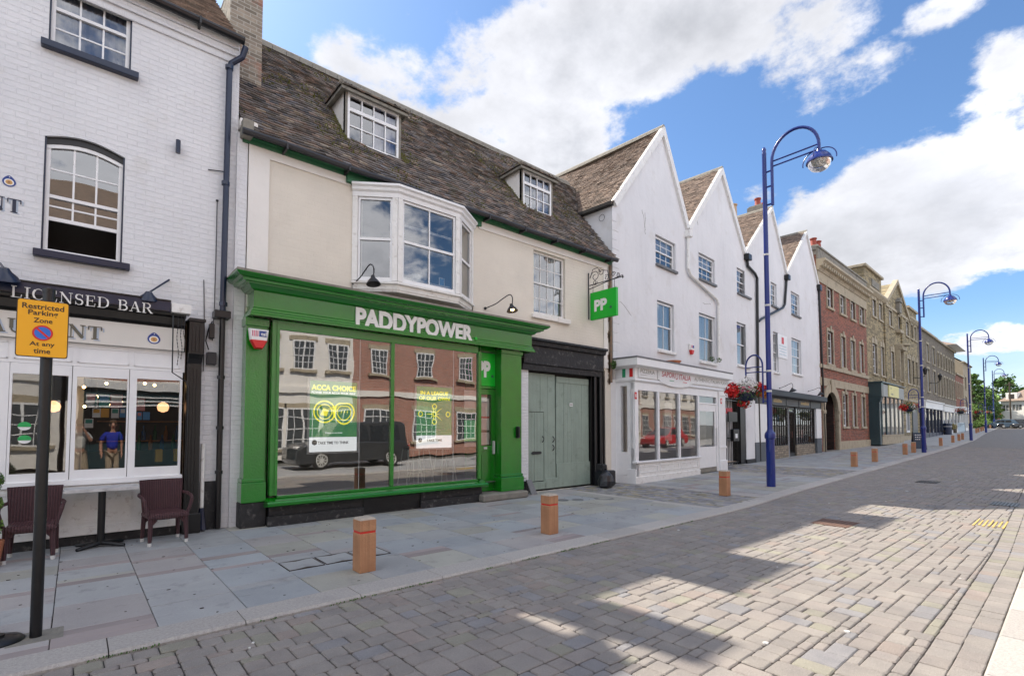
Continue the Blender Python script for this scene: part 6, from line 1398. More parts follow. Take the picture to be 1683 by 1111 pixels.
it = MB(); it.box(.3, psg0 - .2, 3.0, 3.05, 0, 2.95, mat('restaurant wall', (.45, .40, .33))); it.face([(.3, VP + .1, .3), (psg0 - .2, VP + .1, .3), (psg0 - .2, 3, .3), (.3, 3, .3)], mat('pale wood floor', (.35, .26, .17))); it.face([(.3, VP, 2.93), (psg0 - .2, VP, 2.93), (psg0 - .2, 3, 2.93), (.3, 3, 2.93)], CREAMW); it.box(.28, .3, 0, 3, 0, 2.95, CREAMW); it.box(psg0 - .2, psg0 - .18, 0, 3, 0, 2.95, CREAMW)
it.build('interior', gh[0])
mb = MB(); mu = SF.at(1098, 700, VP + .06)
for (y0_, y1_) in ((640 + 24, 682), (684, 703), (705, 724)):
    r = SF.rect((1092, y0_ - 3), (1104, y1_), VP + .07); mb.box(r[0], r[1], VP + .06, VP + .065, r[2], r[3], PWH)
o = mb.build('menu_sheet', label='white menu sheets hung in the middle pane of the pizzeria window', cat='menu'); o.location = SF.loc(); o.rotation_euler = (0, 0, TH_S)
for i, (px_, py_) in enumerate(((1045, 650), (1185.5, 659))):
    u, z = SF.at(px_, py_, VP - .03); mb = MB(); mb.box(-.05, .05, -.012, 0, -.1, .1, SIGNRED, .002); mb.prism([(-.02, -.05), (.02, -.05), (.02, .02), (0, .06), (-.02, .02)], -.014, -.012, PETW)
    o = mb.build('small_sign', label=['tiny red sign on the left corner post of the pizzeria', 'tiny red sign on the right pilaster of the pizzeria'][i], cat='sign'); o.location = SF.world(u, VP - .02, z); o.rotation_euler = (0, 0, TH_S)
pt_ = MB(); q = SF.at(1099, 585, -.3); pt_.lathe([(.001, 0), (.20, 0), (.27, .10), (.29, .10), (.29, .13), (.25, .13), (.18, .03), (.001, .03)], TERRA, (0, 0, 0), 16); o = pt_.build('plant_saucer', label='shallow terracotta bowl on the pizzeria cornice below a window', cat='bowl'); o.location = SF.world(q[0], -.42, zc1 + .05)
wp = MB()
for (px_, py_, n) in ((1168, 590, 80), (1180, 592, 60)):
    q = SF.at(px_, py_, -.15); leaves(wp, (q[0], -.2, q[1]), .14, .1, .12, n, .03, LEAF, seed=n)
o = wp.build('wall_weeds', label='green weeds growing behind the pizzeria cornice', cat='weeds', kind='stuff'); o.location = SF.loc(); o.rotation_euler = (0, 0, TH_S)
wp = MB(); leaves(wp, (UR_ - .02, -.12, 3.42), .10, .08, .14, 150, .035, LEAF, seed=5); o = wp.build('wall_weeds', label='tuft of green weeds in the crumbling corner by the hanging sign', cat='weeds', kind='stuff'); o.location = (0, 9.15, 0)

# ---- barred passage
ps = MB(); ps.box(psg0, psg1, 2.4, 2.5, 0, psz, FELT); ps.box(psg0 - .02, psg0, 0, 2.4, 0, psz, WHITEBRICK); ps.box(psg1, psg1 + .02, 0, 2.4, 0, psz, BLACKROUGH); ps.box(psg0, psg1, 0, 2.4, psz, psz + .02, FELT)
pg = SF.at(1216, 700)[0]; ps.box(psg0, pg, .30, .34, 0, psz, WHITEBRICK); ps.box(pg, psg1, -.03, .12, 0, psz + .05, BLACK)
wr = SF.at(1248, 700)[0]; ps.box(psg1, wr, -.06, .0, .25, psz, RENDER); ps.box(psg1, wr + .02, -.08, .0, 0, .25, BLACK, .01)
ps.build('passage', gh[1])
gr_ = MB(); n = 11
for k in range(n): x = psg0 + .04 + (pg - psg0) * k / (n - 1); gr_.tube([(x, .06, .08), (x, .06, psz - .05)], .014, BLACK, 6)
for z in (.15, 1.15, psz - .1): gr_.box(psg0, pg, .045, .075, z, z + .04, BLACK)
gr_.build('security_gate', gh[1])
lbx = MB(); q = SF.at(1206.5, 715, .0); lbx.box(q[0] - .28, q[0] + .28, -.1, .04, q[1] - .25, q[1] + .25, BLACK, .02); lbx.box(q[0] - .12, q[0] + .1, -.105, -.1, q[1] - .12, q[1] + .06, PWH); lbx.box(q[0] - .55, q[0] + .3, -.02, .04, q[1] + .55, q[1] + .95, BLACK); lbx.build('letter_box', gh[1])
tx = MB(); a = SF.at(1190, 680, .0); add_text(tx, 'ces', a[0], a[1], .26, TXR, .03, .01, width=.9, bold=.05); tx.build('lettering', gh[1])

# ---- shop with barred windows
sp_ = MB(); su0 = SF.at(1263, 700, -.25)[0]; su1 = SF.at(1352, 700, -.1)[0]; zt1 = SF.at(1271, 640, -.45)[1]; zt2 = SF.at(1271, 650, -.45)[1]; s0 = SF.at(1250, 700, -.3)[0]
sp_.mold([(s0, 0), (su1 - .2, 0)], [(0, zt1 + .12), (.42, zt1), (.42, zt2 + .05), (.36, zt2), (.12, zt2 - .02), (0, zt2 - .02)], mat('dark blue black fascia', (.015, .02, .028), rough=.5))
zs1 = SF.at(1300, 654, -.1)[1]; zs0 = SF.at(1300, 668, -.1)[1]
sp_.box(s0 + .1, su1 - .25, -.10, 0, zs0, zs1, mat('charcoal sign board', (.07, .075, .075), rough=.5), .005)
for k in range(6): x = s0 + .12 + (su1 - s0 - .4) * k / 5; sp_.box(x - .03, x + .03, -.12, -.1, zs0, zs1, BLACK)
p3 = sp_.build('shopfront', gh[2])
tx = MB(); LG = (su1 - s0 - .4) / 5; r_ = random.Random(17)
for k0, n in ((1.1, 9), (3.15, 11)):
    for j in range(n): x = s0 + .12 + LG * k0 + j * .13; h_ = (zs1 - zs0) * r_.uniform(.25, .42); tx.prism([(x, zs0 + .14), (x + .085, zs0 + .14), (x + .1, zs0 + .14 + h_), (x + .02, zs0 + .14 + h_)], -.106, -.102, GOLD)
tx.build('lettering', p3)
def barred(x0_, x1_, z0_, z1_, v, parent, fm=BLACK, n=9, rows=4):
    mb = MB(); mb.box(x0_, x0_ + .07, v, v + .08, z0_, z1_, fm); mb.box(x1_ - .07, x1_, v, v + .08, z0_, z1_, fm); mb.box(x0_ + .07, x1_ - .07, v, v + .08, z0_, z0_ + .07, fm); mb.box(x0_ + .07, x1_ - .07, v, v + .08, z1_ - .07, z1_, fm)
    for k in range(1, n): x = x0_ + (x1_ - x0_) * k / n; mb.tube([(x, v - .015, z0_ + .03), (x, v - .015, z1_ - .03)], .02, fm, 6)
    for k in range(1, rows): z = z0_ + (z1_ - z0_) * k / rows; mb.box(x0_, x1_, v + .002, v + .02, z - .015, z + .015, fm)
    w_ = mb.build('window', parent); g = MB(); g.face([(x0_ + .07, v + .05, z0_ + .07), (x1_ - .07, v + .05, z0_ + .07), (x1_ - .07, v + .05, z1_ - .07), (x0_ + .07, v + .05, z1_ - .07)], GLASSR); g.build('glass', w_)
ub = [SF.at(x, 700)[0] for x in (1262, 1295.5, 1309, 1339)]; zw1 = zs0 - .03; zw0_ = SF.at(1320, 730)[1]
barred(ub[0], ub[1], zw0_, zw1, .02, gh[2]); barred(ub[2], ub[3], zw0_, zw1, .02, gh[3])
mb = MB(); STW = mat('coursed buff stone', (.34, .29, .21), (.25, .21, .16), 6, .9, .4, 20, brick=(.28, .11, .015, (.16, .14, .12), .35), bbump=.5)
mb.box(ub[0], ub[1] + .0, 0, .14, 0, zw0_, STW); mb.box(ub[2], ub[3], 0, .14, 0, zw0_, STW); mb.build('stone_base', p3)
mb = MB(); mb.box(s0 - .02, SF.at(1262, 700)[0], -.1, 0, .95, zs0 - .0, WHITE, .01); mb.box(s0 - .03, SF.at(1262, 700)[0], -.11, 0, 0, .95, mat('slate grey paint', (.10, .115, .13)), .01); mb.box(ub[3], ub[3] + .9, -.1, 0, 1.0, zs0, WHITE, .01); mb.box(ub[3], ub[3] + .9, -.11, 0, 0, 1.0, MATS['slate grey paint'], .01); mb.build('pilaster', p3)
mb = MB(); x0_, x1_ = ub[1] + .02, ub[2] - .02; mb.box(x0_, x0_ + .12, .06, .14, .12, zw1, BLACK); mb.box(x1_ - .12, x1_, .06, .14, .12, zw1, BLACK); mb.box(x0_, x1_, .06, .14, zw1 - .12, zw1, BLACK); mb.box(x0_, x1_, .06, .14, 2.35, 2.45, BLACK); mb.box(x0_, x1_, .06, .14, .12, .35, BLACK)
for k in range(1, 6): x = x0_ + (x1_ - x0_) * k / 6; mb.tube([(x, .05, .3), (x, .05, 2.4)], .02, BLACK, 6)
d_ = mb.build('door', gh[3]); g = MB(); g.face([(x0_, .1, .3), (x1_, .1, .3), (x1_, .1, zw1), (x0_, .1, zw1)], GLASSR); g.build('glass', d_)
it = MB(); it.box(ub[0], ub[3], 1.8, 1.85, 0, spar_z, DARKR); it.box(ub[0], ub[3], .2, 1.8, 0, .3, DARK)
it.build('interior', gh[2])
for k in range(16):
    x = ub[0] + .3 + (ub[3] - ub[0] - .6) * (k + .5) / 16; mb = MB(); mb.box(-.12, .12, -.1, .1, 0, .25 + .1 * (k % 3), [PWH, PC[3], PC[2], OLDWHITE][k % 4], .01); o = mb.build('display_box', label='small display box standing inside the barred shop window', cat='box', group='display boxes in the barred shop window'); o.location = SF.world(x, .5, 1.05 + .75 * (k % 2)); o.rotation_euler = (0, 0, TH_S)
gooseneck('wall_lamp', gh[2], SF, (1281, 638), (1303, 641), (1299, 631), .17, False, v=-.75); gooseneck('wall_lamp', gh[3], SF, (1328, 643), (1349, 647), (1345, 638), .17, False, v=-.75)

# ------------------------------------------------------------------ the far terrace
TH_R = math.atan(.03)
class FarFrame(Frame):
    pass
RF = Frame(32.98, 10.52, TH_R)
WINW = mat('far window white', (.74, .74, .74), rough=.5)
def fwin(parent, r, v=.1, surround=STONE, sw_=.12, cols=2, rows=(1, 1), keystone=True, top=.18, fr=None, glass=GLASS, cur=True, arch=False):
    u0, u1, z0, z1 = r
    wn = sash(parent, (u0, u1, z0, z1), v, cols=cols, rows=rows, fw=.09, bar=.04, m=WINW, glass=glass, curtain=BLIND if cur else None, ct=[(0, 1, .0, 1)], depth=.5)
    if surround:
        s = MB(); s.box(u0 - sw_, u0, -.05, .1, z0, z1, surround); s.box(u1, u1 + sw_, -.05, .1, z0, z1, surround); s.box(u0 - sw_, u1 + sw_, -.05, .1, z1, z1 + top, surround); s.box(u0 - sw_ - .05, u1 + sw_ + .05, -.1, .1, z0 - .14, z0, surround, .01)
        if keystone: m_ = (u0 + u1) / 2; s.prism([(m_ - .09, z1 + .002), (m_ + .09, z1 + .002), (m_ + .14, z1 + top + .16), (m_ - .14, z1 + top + .16)], -.09, -.052, surround)
        s.build('window_surround', wn)
    return wn
def px_rects(fr, L, v=.1): return [fr.rect4((a, c), (b, c + (b - a) * .35), (b, d), (a, d), v) for a, b, c, d in L]

# red brick building
z0r = gz(36); root = empty('red_brick_building', (RF.o.x, RF.o.y, z0r), TH_R, label='red brick building with stone window surrounds and a dark carriage arch', cat='building')
RB = Frame(RF.o.x, RF.o.y, TH_R, z0r)
U1 = RB.at(1427, 650)[0]; zpt = (RB.at(1336, 408)[1] + RB.at(1422.5, 463)[1]) / 2; zcr = (RB.at(1338, 436)[1] + RB.at(1428, 491)[1]) / 2; zfz = (RB.at(1342, 448)[1] + RB.at(1422, 500)[1]) / 2
tw = px_rects(RB, [(1355.6, 1365, 473, 507), (1377, 1386, 486, 518), (1394.5, 1402, 494, 525), (1409.5, 1417, 503, 532)]); mw = px_rects(RB, [(1356.7, 1366, 545, 601), (1379, 1386, 553, 604), (1395, 1402, 560, 608), (1410, 1416, 565, 612)]); gw = px_rects(RB, [(1382, 1390, 648, 701), (1398, 1404, 649, 701), (1413, 1418.6, 651, 700.5)])
for ww in (tw, mw, gw):
    za = sum(r[2] for r in ww) / len(ww); zb_ = sum(r[3] for r in ww) / len(ww); ww[:] = [(r[0], max(r[1], r[0] + .8), za, zb_) for r in ww]
ar = (RB.at(1355, 700)[0], RB.at(1376.5, 700)[0], 0, RB.at(1366, 645)[1])
mb = MB(); zb1, zb0 = RB.at(1390, 629)[1], RB.at(1390, 639)[1]
add_wall(mb, [(0, 0), (U1, 0), (U1, zpt - .3), (0, zpt - .3)], tw + mw + gw + [ar], REDB, 0, .2); mb.face([(0, 0, 0), (0, 8, 0), (0, 8, zpt - .4), (0, 0, zpt - .4)], REDB); mb.face([(0, 6.2, zpt - .6), (U1, 6.2, zpt - .6), (U1, 0.1, zpt - .6), (0, .1, zpt - .6)], LEAD); mb.face([(0, 6.2, 0), (U1, 6.2, 0), (U1, 6.2, zpt - .6), (0, 6.2, zpt - .6)], REDB); mb.face([(U1, 0, 0), (U1, 6.2, 0), (U1, 6.2, zpt - .6), (U1, 0, zpt - .6)], REDB); mb.build('wall', root)
s = MB(); s.box(-.05, U1, -.10, 0, zcr + .35, zpt, STONEG); s.box(-.1, U1 + .05, -.16, 0, zpt, zpt + .12, STONEG, .02)
s.mold([(-.1, 0), (U1 + .05, 0)], [(0, zcr + .35), (.48, zcr + .35), (.5, zcr + .2), (.36, zcr + .12), (.3, zcr - .05), (.2, zcr - .1), (.1, zcr - .3), (0, zcr - .3)], STONE)
k = 0
while .25 + k * .42 < U1: s.box(.2 + k * .42, .36 + k * .42, -.40, 0, zcr - .12, zcr + .06, STONE); k += 1
s.box(0, U1, -.06, 0, zfz - .45, zcr - .3, STONE); s.build('stone_cornice', root)
s = MB(); s.box(0, U1, -.05, 0, zb0 - .05, zb1 + .02, STONE); s.box(0, U1, -.1, 0, RB.at(1390, 612)[1] - .1, RB.at(1390, 612)[1] + .12, STONE, .01); s.box(ar[1] + .3, U1, -.08, 0, 0, RB.at(1400, 724)[1], STONE, .01); s.build('stone_band', root)
for ww, kk in ((tw, dict(keystone=False, top=.15)), (mw, dict(rows=(2, 2))), (gw, dict(rows=(2, 2)))):
    for r in ww: fwin(root, r, **kk)
s = MB(); n = 14; uc = (ar[0] + ar[1]) / 2; R1 = (ar[1] - ar[0]) / 2; zc_ = ar[3] - R1 * .9
for k in range(n):
    a, b = math.pi * k / n, math.pi * (k + 1) / n; P_ = [(uc + R1 * math.cos(a), zc_ + R1 * .9 * math.sin(a)), (uc + (R1 + .5) * math.cos(a), zc_ + (R1 * .9 + .5) * math.sin(a)), (uc + (R1 + .5) * math.cos(b), zc_ + (R1 * .9 + .5) * math.sin(b)), (uc + R1 * math.cos(b), zc_ + R1 * .9 * math.sin(b))]
    s.prism(P_[::-1], -.09, .15, STONE); s.prism([(P_[0][0], P_[0][1]), (P_[3][0], P_[3][1]), (P_[3][0], ar[3] + .0), (P_[0][0], ar[3] + .0)], -.004, .15, STONE)
s.box(ar[0] - .35, ar[0], -.09, .15, 0, zc_, STONE); s.box(ar[1], ar[1] + .35, -.09, .15, 0, zc_, STONE); s.box(ar[0] - .4, ar[0], -.13, .1, zc_ - .15, zc_ + .05, STONE); s.box(ar[1], ar[1] + .4, -.13, .1, zc_ - .15, zc_ + .05, STONE)
s.prism([(uc - .12, ar[3]), (uc + .12, ar[3]), (uc + .2, ar[3] + .75), (uc - .2, ar[3] + .75)], -.14, -.09, STONE); s.build('carriage_arch', root)
s = MB(); s.box(ar[0], ar[0] + .03, .2, 6, 0, ar[3], FELT); s.box(ar[1] - .03, ar[1], .2, 6, 0, ar[3], mat('shade dark brick', (.045, .018, .013), (.02, .012, .01), 5, .9, .2, 30, brick=(.3, .1, .012, (.03, .02, .02), .4))); s.box(ar[0], ar[1], 6, 6.1, 0, ar[3], FELT); s.box(ar[0], ar[1], .2, 6, ar[3], ar[3] + .05, FELT); s.build('passage', root)  # arch walls, back and ceiling coloured dark in place of shade

# yellow brick building with the attic gable
U2 = RB.at(1509.5, 600)[0]; x_m = RB.world(U1, 0).x; z0s = gz(x_m + 6)
YB = Frame(*RB.world(U1 + .02, 0)[:2], TH_R, z0s); root = empty('stone_fronted_building', YB.loc(), TH_R, label='tall yellow brick building with a central gable and attic parapet', cat='building')
UE_ = YB.at(1509.5, 600)[0]; zm = (YB.at(1424, 477)[1] + YB.at(1455, 507)[1]) / 2 + .2; zat = (YB.at(1420, 433)[1] + YB.at(1449, 456)[1]) / 2; ug0_, ug1_, uap = YB.at(1453, 486)[0], YB.at(1491, 501)[0], YB.at(1472, 460)[0]; zap = YB.at(1472, 460)[1]; uat = YB.at(1449, 456)[0]
tw = px_rects(YB, [(1430.5, 1436.5, 492, 520), (1441.5, 1447, 503, 530), (1458, 1463.5, 511, 535), (1473.5, 1478, 521, 547), (1486, 1491, 529, 552), (1494.5, 1497.7, 534, 556), (1500, 1503.5, 537, 559)]); mw = px_rects(YB, [(1431, 1438.6, 567, 615), (1445, 1450.5, 572, 618.7), (1462, 1467, 578, 623), (1474.5, 1480, 575, 625), (1489, 1494, 590, 629.5), (1496.5, 1500, 594, 632), (1503, 1506, 598, 634)])
for ww in (tw, mw): za = sum(r[2] for r in ww) / len(ww); zb_ = sum(r[3] for r in ww) / len(ww); ww[:] = [(r[0], r[1], za, zb_) for r in ww]
mb = MB(); sf0 = YB.at(1430, 700)[0] + .1; sfE = YB.at(1485, 700)[0]
add_wall(mb, [(0, 0), (UE_, 0), (UE_, zm), (0, zm)], tw + mw, YELB, 0, .2); add_wall(mb, [(0, zm), (uat, zm), (uat, zat - .2), (0, zat - .2)], [], YELB, 0.05); mb.box(ug1_ + .3, UE_, .05, .4, zm, zm + (zat - zm) * .6, YELB)
mb.prism([(ug0_, zm), (ug1_, zm), (uap, zap - .3)], -.02, 3, YELB); mb.face([(0, 0, 0), (0, 9, 0), (0, 9, zat - .2), (0, 0.05, zat - .2)], YELB); mb.face([(UE_, 0, 0), (UE_, 9, 0), (UE_, 9, zm), (UE_, 0, zm)], YELB); mb.face([(0, 6, zm), (UE_, 6, zm), (UE_, 0.1, zm), (0, .1, zm)], LEAD); mb.face([(0, 6, 0), (UE_, 6, 0), (UE_, 6, zm), (0, 6, zm)], YELB); mb.build('wall', root)
s = MB(); s.mold([(-.05, 0), (ug0_, 0)], [(0, zm + .25), (.30, zm + .25), (.3, zm + .1), (.12, zm - .1), (0, zm - .15)], STONE); s.mold([(ug1_, 0), (UE_ + .05, 0)], [(0, zm + .25), (.30, zm + .25), (.3, zm + .1), (.12, zm - .1), (0, zm - .15)], STONE); s.box(-.15, uat + .1, -.12, 5.2, zat - .2, zat, STONE, .02); s.box(ug1_ + .2, UE_ + .1, -.1, .5, zm + (zat - zm) * .6, zm + (zat - zm) * .6 + .2, STONE)
for (p, q) in (((ug0_ - .2, zm + .1), (uap, zap)), ((uap, zap), (ug1_ + .2, zm + .1))):
    s.prism([(p[0], p[1] - .38), (q[0], q[1] - .38), (q[0], q[1]), (p[0], p[1])], -.18, .2, STONE)
s.box(ug0_ + .1, ug1_ - .1, -.1, -.0, zm - .2, zm + .02, STONE); s.box(uat - 3.2, uat - .9, -.0, .049, zm + .7, zat - .7, STONEG); s.build('stone_cornice', root)
s = MB(); 
for (a, b, c, d) in ((uap - .45, uap + .45, zm - .2, zm + .75), ): s.box(a, b, -.3, 0, c, d, STONEG, .05); s.prism([(a - .12, d), (b + .12, d), (uap, d + .45)], -.36, 0, STONEG)
s.box(uap - .7, uap + .7, -.35, 0, tw[3][2] - .3, tw[3][2] - .02, STONE, .02); s.box(uap - .85, uap + .9, -.5, 0, mw[3][3] + .3, mw[3][3] + .7, STONE, .04); s.lathe([(.9, 0), (.9, .1), (.1, .1)], STONE, (uap, 0, mw[3][3] + .7), 16); s.box(uap - .9, uap - .7, -.3, 0, mw[3][2], mw[3][3] + .3, STONE); s.box(uap + .7, uap + .9, -.3, 0, mw[3][2], mw[3][3] + .3, STONE); s.build('stone_oriel', root)
for ux in (YB.at(1453.5, 560)[0], YB.at(1481, 560)[0]): s = MB(); s.box(ux - .15, ux + .15, -.12, 0, 3.9, zm - .15, YELB); s.build('brick_pier', root)
for r in tw: fwin(root, r, top=.35, rows=(1, 1))
for r in mw: fwin(root, r, top=.4, rows=(2, 2))
# teal shopfront
s = MB(); V_ = -.8; a, b = YB.at(1449, 640, V_)[0], YB.at(1486, 640, V_)[0]; z1_, z0_ = (YB.at(1449, 629, V_)[1] + YB.at(1486, 637.5, V_)[1]) / 2, (YB.at(1449, 650, V_)[1] + YB.at(1486, 657, V_)[1]) / 2
s.box(a - .05, a + .6, V_, 0, z0_ - .05, z1_, TEAL, .02); s.box(a + .6, b, V_ + .02, 0, z0_, z1_ - .08, GREYP); s.box(a - .1, b + .1, V_ - .08, 0, z1_, z1_ + .1, TEAL, .02); s.box(a - .05, a + .5, V_ + .15, 0, 0, z0_ - .05, TEAL)
s.prismx([(V_, z0_ - .05), (V_ + .1, z0_ - .4), (V_ + .35, z0_ - .75), (V_ + .35, z0_ - .05)], a - .05, a + .5, TEAL)
s.box(a + .5, b, V_ + .12, 0, 0, .62, STONE); s.box(a + .5, b, V_ + .08, V_ + .3, .62, .72, STONE, .01)
for k in range(6): x = a + .55 + (b - a - .65) * k / 5; s.box(x - .07, x + .07, V_ + .1, V_ + .2, .72, z0_, GREYP if k > 1 else TEAL)
tf = s.build('shopfront', root); g = MB(); g.face([(a + .5, V_ + .16, .72), (b, V_ + .16, .72), (b, V_ + .16, z0_), (a + .5, V_ + .16, z0_)], GLASSR); g.face([(a + .0, V_ + .14, .3), (a + .0, -.1, .3), (a + .0, -.1, z0_), (a + .0, V_ + .14, z0_)], GLASSR); g.build('glass', tf)
s = MB(); s.box(a + .55, b, -.02, 0, .1, z0_, DARKR); s.build('interior', tf)
y0_, y1_ = YB.at(1460, 640, V_)[0], YB.at(1476, 640, V_)[0]; s = MB(); s.box(y0_, y1_, V_ - .05, V_ + .02, z0_ + .02, z1_ - .06, YSIGN, .01); yy = s.build('sign_board', tf); t_ = MB(); [t_.box(y0_ + .5 + .25 * k, y0_ + .6 + .25 * k, V_ - .058, V_ - .052, z1_ - .35, z1_ - .22, GREYP) for k in range(2)]; [t_.box(y0_ + .7 + .17 * k, y0_ + .82 + .17 * k, V_ - .058, V_ - .052, z0_ + .18, z0_ + .30 - .03 * (k % 2), GREYP) for k in range(4)]; t_.build('lettering', tf)
s = MB(); s.box(b + .4, b + .5, -.03, 0, 0, 2.5, STONE); 
for (px0, px1, mm) in ((1489, 1494, WHITE), (1499, 1507, TEAL)):
    p0, p1 = YB.at(px0, 690)[0], YB.at(px1, 690)[0]; s.box(p0, p1, -.06, 0, 0.8 if mm is WHITE else 0, 2.9 if mm is WHITE else 3.4, mm); s.box(p0 + .15, p1 - .15, -.07, -.06, 1.0, 2.7, LEAD)
s.box(b + .2, UE_, -.05, 0, 3.7, 3.9, STONE); s.box(b + .1, UE_, -.04, 0, 0, .5, STONE); s.build('doorway', root)

# grey brown terrace beyond
def terrace(px0, px1, pyL, pyR, label, m, rowspec, cat='building', name='brick_building', shopz=None, fas=None, post=None, off=0.0, fr=RF, roof=None, depth=8, sw_=.08):
    uL = fr.at(px0, 650, off)[0]; p = fr.world(uL, off); z0_ = gz(p.x); f = Frame(p.x, p.y, fr.th, z0_); uR = f.at(px1, 650)[0]; zt_ = (f.at(px0, pyL)[1] + f.at(px1, pyR)[1]) / 2
    rt = empty(name, f.loc(), f.th, label=label, cat=cat); mb = MB(); holes = []
    for (n, f0_, f1_, wf) in rowspec:
        for k in range(n): uc = uR * (k + .5) / n; w_ = uR / n * wf / 2; holes.append((uc - w_, uc + w_, zt_ * f0_, zt_ * f1_))
    add_wall(mb, [(0, 0), (uR, 0), (uR, zt_), (0, zt_)], holes, m, 0, .18); mb.face([(0, 0, 0), (0, depth, 0), (0, depth, zt_), (0, 0, zt_)], m); mb.face([(uR, 0, 0), (uR, depth, 0), (uR, depth, zt_), (uR, 0, zt_)], m); mb.face([(0, depth, zt_), (uR, depth, zt_), (uR, 0, zt_), (0, 0, zt_)], LEAD); mb.face([(0, depth, 0), (uR, depth, 0), (uR, depth, zt_), (0, depth, zt_)], m); mb.build('wall', rt)
    for h in holes: fwin(rt, h, surround=STONE, sw_=sw_, top=.2, keystone=False, rows=(1, 1))
    s = MB(); s.box(-.05, uR + .05, -.2, .2, zt_, zt_ + .22, STONE, .02); s.build('coping', rt)
    if shopz:
        s = MB(); s.box(.2, uR - .2, -.5, 0, zt_ * shopz - .7, zt_ * shopz, fas, .02); s.box(.1, uR - .1, -.62, 0, zt_ * shopz, zt_ * shopz + .12, fas)
        n = 5
        for k in range(n + 1): x = .3 + (uR - .6) * k / n; s.box(x - .12, x + .12, -.4, 0, 0, zt_ * shopz - .7, post or fas)
        s.box(.3, uR - .3, -.38, 0, 0, .5, post or fas); sf_ = s.build('shopfront', rt); g = MB(); g.face([(.3, -.3, .5), (uR - .3, -.3, .5), (uR - .3, -.3, zt_ * shopz - .7), (.3, -.3, zt_ * shopz - .7)], GLASSR); g.build('glass', sf_)
        ib = MB(); ib.face([(.3, -.02, .1), (uR - .3, -.02, .1), (uR - .3, -.02, zt_ * shopz), (.3, -.02, zt_ * shopz)], DARKR); ib.build('interior', sf_)
    return rt, f, uR, zt_
GREYB = mat('grey brown brick', (.22, .18, .13), (.16, .13, .095), 3, .85, .2, 30, brick=(.45, .15, .02, (.13, .11, .09), .35), bbump=.3, stain=(.07, .06, .05), stain_amt=.4, ss=5)
rt, f, uR, zt_ = terrace(1510, 1541, 539, 562, 'grey brown brick building behind the second lamp post, with a white shopfront', GREYB, [(3, .73, .90, .38), (3, .44, .66, .38)], shopz=.33, fas=WHITE, post=NAVY)
rt2, f2, uR2, zt2 = terrace(1541.3, 1571, 563, 582, 'brown brick building with projecting hipped roof and chimneys', GREYB, [(7, .73, .88, .45), (7, .42, .64, .45)], shopz=.31, fas=OLDWHITE)
h = MB(); c_ = (uR2 * .75, 4.5, zt2 + 2.6); e = [(uR2 * .45, -1.1, zt2 + .25), (uR2 + 1.1, -1.1, zt2 + .25), (uR2 + 1.1, 9, zt2 + .25), (uR2 * .45, 9, zt2 + .25)]
for i in range(4): h.face([e[i], e[(i + 1) % 4], c_], TILEB)
h.face(e, OLDWHITE); ho = h.build('roof', rt2)
for x in (uR2 * .3, uR2 * .55): chimney('chimney', rt2, x, x + 1.2, 3.0, 3.8, zt2, zt2 + 2.2, YELC, [(x + .3, 3.4, .2, .6, POTRED), (x + .8, 3.4, .2, .6, POTRED)])
def lantern(px_, py_, fr, v=-.9):
    u, z = fr.at(px_, py_, v); mb = MB(); mb.tube([(u, 0, z - .6), (u, v * .6, z - .7), (u, v, z - .45)], .035, BLACK, 6); mb.lathe([(.1, -.4), (.22, .1), (.02, .35)], BLACK, (u, v, z), 6); mb.lathe([(.09, -.38), (.19, .05)], OLDWHITE, (u, v, z), 6); return mb
for i, (px_, py_, pr_, ff) in enumerate(((1520.5, 609, rt, f), (1545, 619, rt2, f2))): lantern(px_, py_, ff).build('wall_lantern', pr_)
rt3, f3, uR3, zt3 = terrace(1571.3, 1584, 614, 624, 'small red brick building far down the street', REDB, [(5, .60, .86, .4)], shopz=.42, fas=OLDWHITE, name='red_brick_building')
FR2 = Frame(104, 13.0, math.atan(.066)); uL = FR2.at(1583, 650)[0]
BEIGE = mat('beige brick gable', (.38, .31, .22), (.32, .26, .18), 2, .85, .1, 20)
rt4, f4, uR4, zt4 = terrace(1584, 1597, 597, 606, 'tall beige building with a pitched side gable at the far end of the terrace', BEIGE, [(2, .62, .8, .3), (2, .3, .5, .3)], name='beige_building')
h = MB(); h.poly([(0, 0, zt4), (0, 9, zt4), (0, 4.5, zt4 + 3.5), (uR4, 0, zt4), (uR4, 9, zt4), (uR4, 4.5, zt4 + 3.5)], [(0, 1, 2), (3, 5, 4)], BEIGE); h.poly([(0, -.3, zt4), (0, 4.5, zt4 + 3.6), (uR4, 4.5, zt4 + 3.6), (uR4, -.3, zt4), (0, 9.3, zt4), (uR4, 9.3, zt4)], [(0, 1, 2, 3), (1, 4, 5, 2)], TILEB); h.build('roof', rt4)

# white house across the end of the street
XH = 128; zg = gz(XH); e0 = at_x(1645, 660, XH); e1 = at_x(1700, 664, XH); rdg = at_x(1683, 628, XH)
root = empty('white_house', (XH, e0.y, zg), label='long white house with brown hipped roof closing the end of the street', cat='house'); root.rotation_euler = (0, 0, rad(-20))
W_ = 16; zt_ = at_x(1665, 659, XH)[2] - zg; HW = mat('white house render', (.78, .77, .72), rough=.8)
mb = MB(); holes = []
for px_ in (1648.5, 1659.5, 1671, 1678): y = at_x(px_, 690, XH).y - e0.y; holes.append((-y - .45, -y + .45, zt_ * .62, zt_ * .86))
w2 = MB(); add_wall(w2, [(0, 0), (W_, 0), (W_, zt_), (0, zt_)], holes, HW, 0, .15); w2.face([(0, 0, 0), (0, 8, 0), (0, 8, zt_), (0, 0, zt_)], HW)
sub = w2.build('wall', root); sub.rotation_euler = (0, 0, rad(-90))
